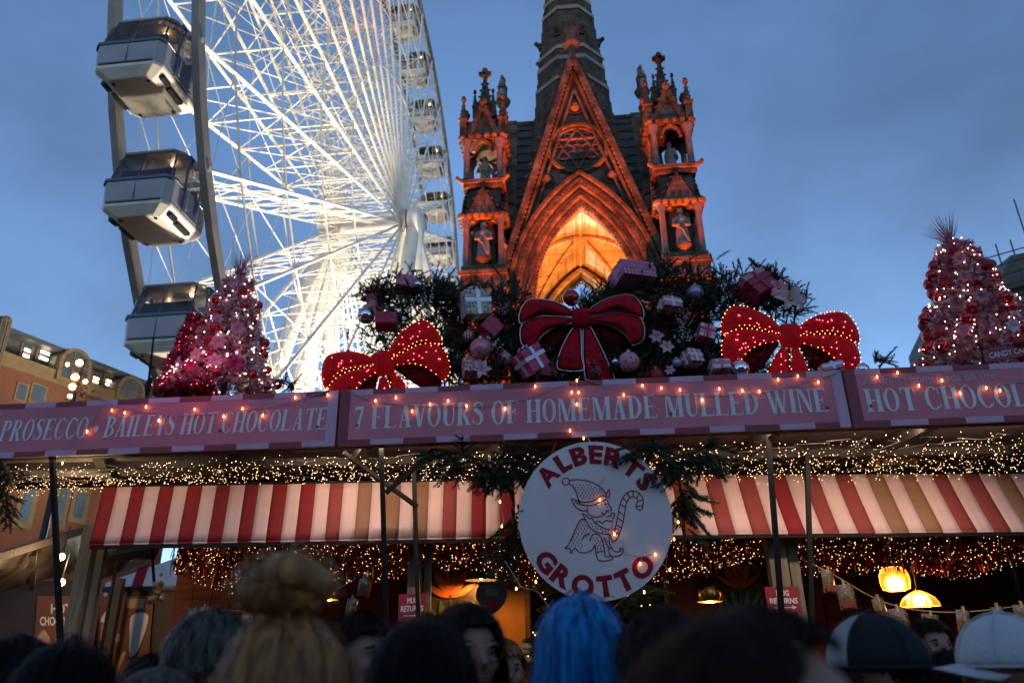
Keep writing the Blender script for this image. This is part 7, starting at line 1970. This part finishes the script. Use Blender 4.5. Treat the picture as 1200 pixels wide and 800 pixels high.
def face(parent, glasses=False, closed=False, m_brow='hair_brown'):
    for s_ in (-1, 1):
        e = HC + Vector((s_ * .032, -.079, -.002))
        b = MB(); ell(b, e, (.012, .010, .0058 if not closed else .003)); b.build('eye', 'eye_white' if not closed else 'skin', parent, world=False, smooth=True)
        if not closed: b = MB(); ell(b, e + Vector((0, -.008, -.001)), (.0062, .0055, .0062)); b.build('iris', 'iris', parent, world=False, smooth=True)
        b = MB(); b.tube([e + Vector((-s_ * .016, -.006, .016)), e + Vector((0, -.010, .021)), e + Vector((s_ * .020, .004, .015))], [.0026, .0036, .0018], 6); b.build('eyebrow', m_brow, parent, world=False, smooth=True)
        b = MB(); b.tube([e + Vector((-s_ * .013, -.008, .005)), e + Vector((0, -.0115, .0085)), e + Vector((s_ * .015, -.005, .004))], .0018, 5); b.build('eyelash', 'hair_black', parent, world=False)
        if glasses:
            b = MB(); b.tube([e + Vector((.024 * math.cos(a), -.018 + .004 * abs(math.cos(a)), -.004 + .021 * math.sin(a))) for a in [2 * math.pi * i / 20 for i in range(21)]], .0016, 5)
            b.tube([e + Vector((s_ * .024, -.014, 0)), HC + Vector((s_ * .080, -.02, .005)), HC + Vector((s_ * .082, .02, .0))], .0014, 5)
            if s_ > 0: b.tube([HC + Vector((-.009, -.100, .002)), HC + Vector((.009, -.100, .002))], .0015, 5)
            b.build('glasses_frame', 'brass', parent, world=False)
    b = MB(); ell(b, HC + Vector((0, -.094, -.060)), (.021, .009, .0048)); ell(b, HC + Vector((0, -.093, -.068)), (.018, .009, .0052)); b.build('lips', 'lip', parent, world=False, smooth=True)
def person(label, px, py, Y, turn, coat='cloth_black', top=1.742, skin_m='skin', lean=0.0):
    """px, py: where the top of the head shows; Y: distance; turn: 0 faces away from the camera, 180 faces it"""
    p = at_y(px, py, Y); k = p.z / top
    t = thing('person', label, 'person', (p.x, Y, 0)); t.rotation_euler = (0, 0, R(180 - turn)); t.scale = (k * 1.0, k * 1.0, k)
    for nm, me, m_ in (('body', BODY, skin_m), ('coat', COAT, coat), ('trousers', TROUS, 'denim'), ('shoes', SHOES, 'shoe')):
        o = bpy.data.objects.new(nm, me); COL.objects.link(o); o.parent = t; recolour(o, m_)
    return t
t = person('dark silhouetted person at the far left corner', 28, 745, 1.75, 10); hair('short', 'hair_black', t, 1)
t = person('dark haired silhouetted person right of the far left corner', 88, 749, 1.6, -5); hair('bob', 'hair_black', t, 2, L=.14)
t = person('short person with dark hair and bare forehead low at the left', 178, 766, 2.5, 150, 'cloth_black'); hair('short', 'hair_black', t, 3); face(t)
t = person('person with silver grey hair low at the bottom left edge', 193, 780, 1.55, 15, 'cloth_grey'); hair('bob', 'hair_grey', t, 4, L=.10)
t = person('man with short grey hair and black coat left of the bun', 256, 714, 2.1, 35); hair('short', 'hair_grey', t, 5)
t = person('woman with blonde brown hair tied in a high bun', 346, 716, 1.22, 5, 'cloth_grey'); hair('long', 'hair_blonde', t, 6, L=.24); bun('hair_blonde', t, .135, .062, 6)
t = person('man with short brown hair looking down right of the bun', 424, 716, 2.25, 120, 'cloth_navy'); hair('short', 'hair_brown', t, 7); face(t, closed=True)
t = person('woman with smooth black hair in the middle of the crowd', 499, 722, 1.42, 5); hair('long', 'hair_black', t, 8, L=.30)
t = person('woman with long dark hair and thin glasses facing the camera', 548, 706, 2.0, 152, 'cloth_black'); hair('long', 'hair_brown', t, 9, L=.28); face(t, glasses=True, m_brow='hair_black')
t = person('person in a cream fleece behind the woman with glasses', 590, 748, 3.1, 165, 'cloth_cream'); hair('short', 'hair_blonde', t, 10); face(t)
t = person('person with bright blue shoulder length hair', 678, 697, 1.72, 8, 'cloth_black'); hair('bob', 'hair_blue', t, 11, L=.24)
t = person('person with dark brown hair right of the blue hair', 772, 711, 1.5, -12, 'cloth_black'); hair('short', 'hair_brown', t, 12)
t = person('large blurred head with thinning dark hair in the near foreground', 884, 711, .64, 82, 'cloth_black'); hair('receding', 'hair_brown', t, 13)
t = person('person in a black cap with a white front right of the foreground head', 1012, 716, 2.0, 28, 'cloth_black', top=1.768); cap(t, 'cloth_black', 'cloth_pale', 'cloth_black'); h_ = hair('short', 'hair_black', t, 14); h_.scale = (.95, .95, .95); h_.location = HC * .05 - Vector((0, 0, .004))
t.rotation_euler[2] = R(180 + 70)
t = person('seller in a red jacket with hair tied back facing the camera', 1086, 724, 3.7, 172, 'cloth_red'); hair('up', 'hair_brown', t, 15); face(t, m_brow='hair_black')
t = person('small person with dark hair in a low bun before the seller', 1110, 762, 2.4, 0); hair('up', 'hair_black', t, 16); bun('hair_black', t, .06, .04, 16)
t = person('man in a white baseball cap facing left at the right edge', 1162, 717, 2.05, -82, 'cloth_black', top=1.768, skin_m='skin_b'); cap(t, 'cap_white', 'cap_white', 'cap_white'); h_ = hair('short', 'hair_black', t, 17); h_.scale = (.95, .95, .95); h_.location = HC * .05 - Vector((0, 0, .004))
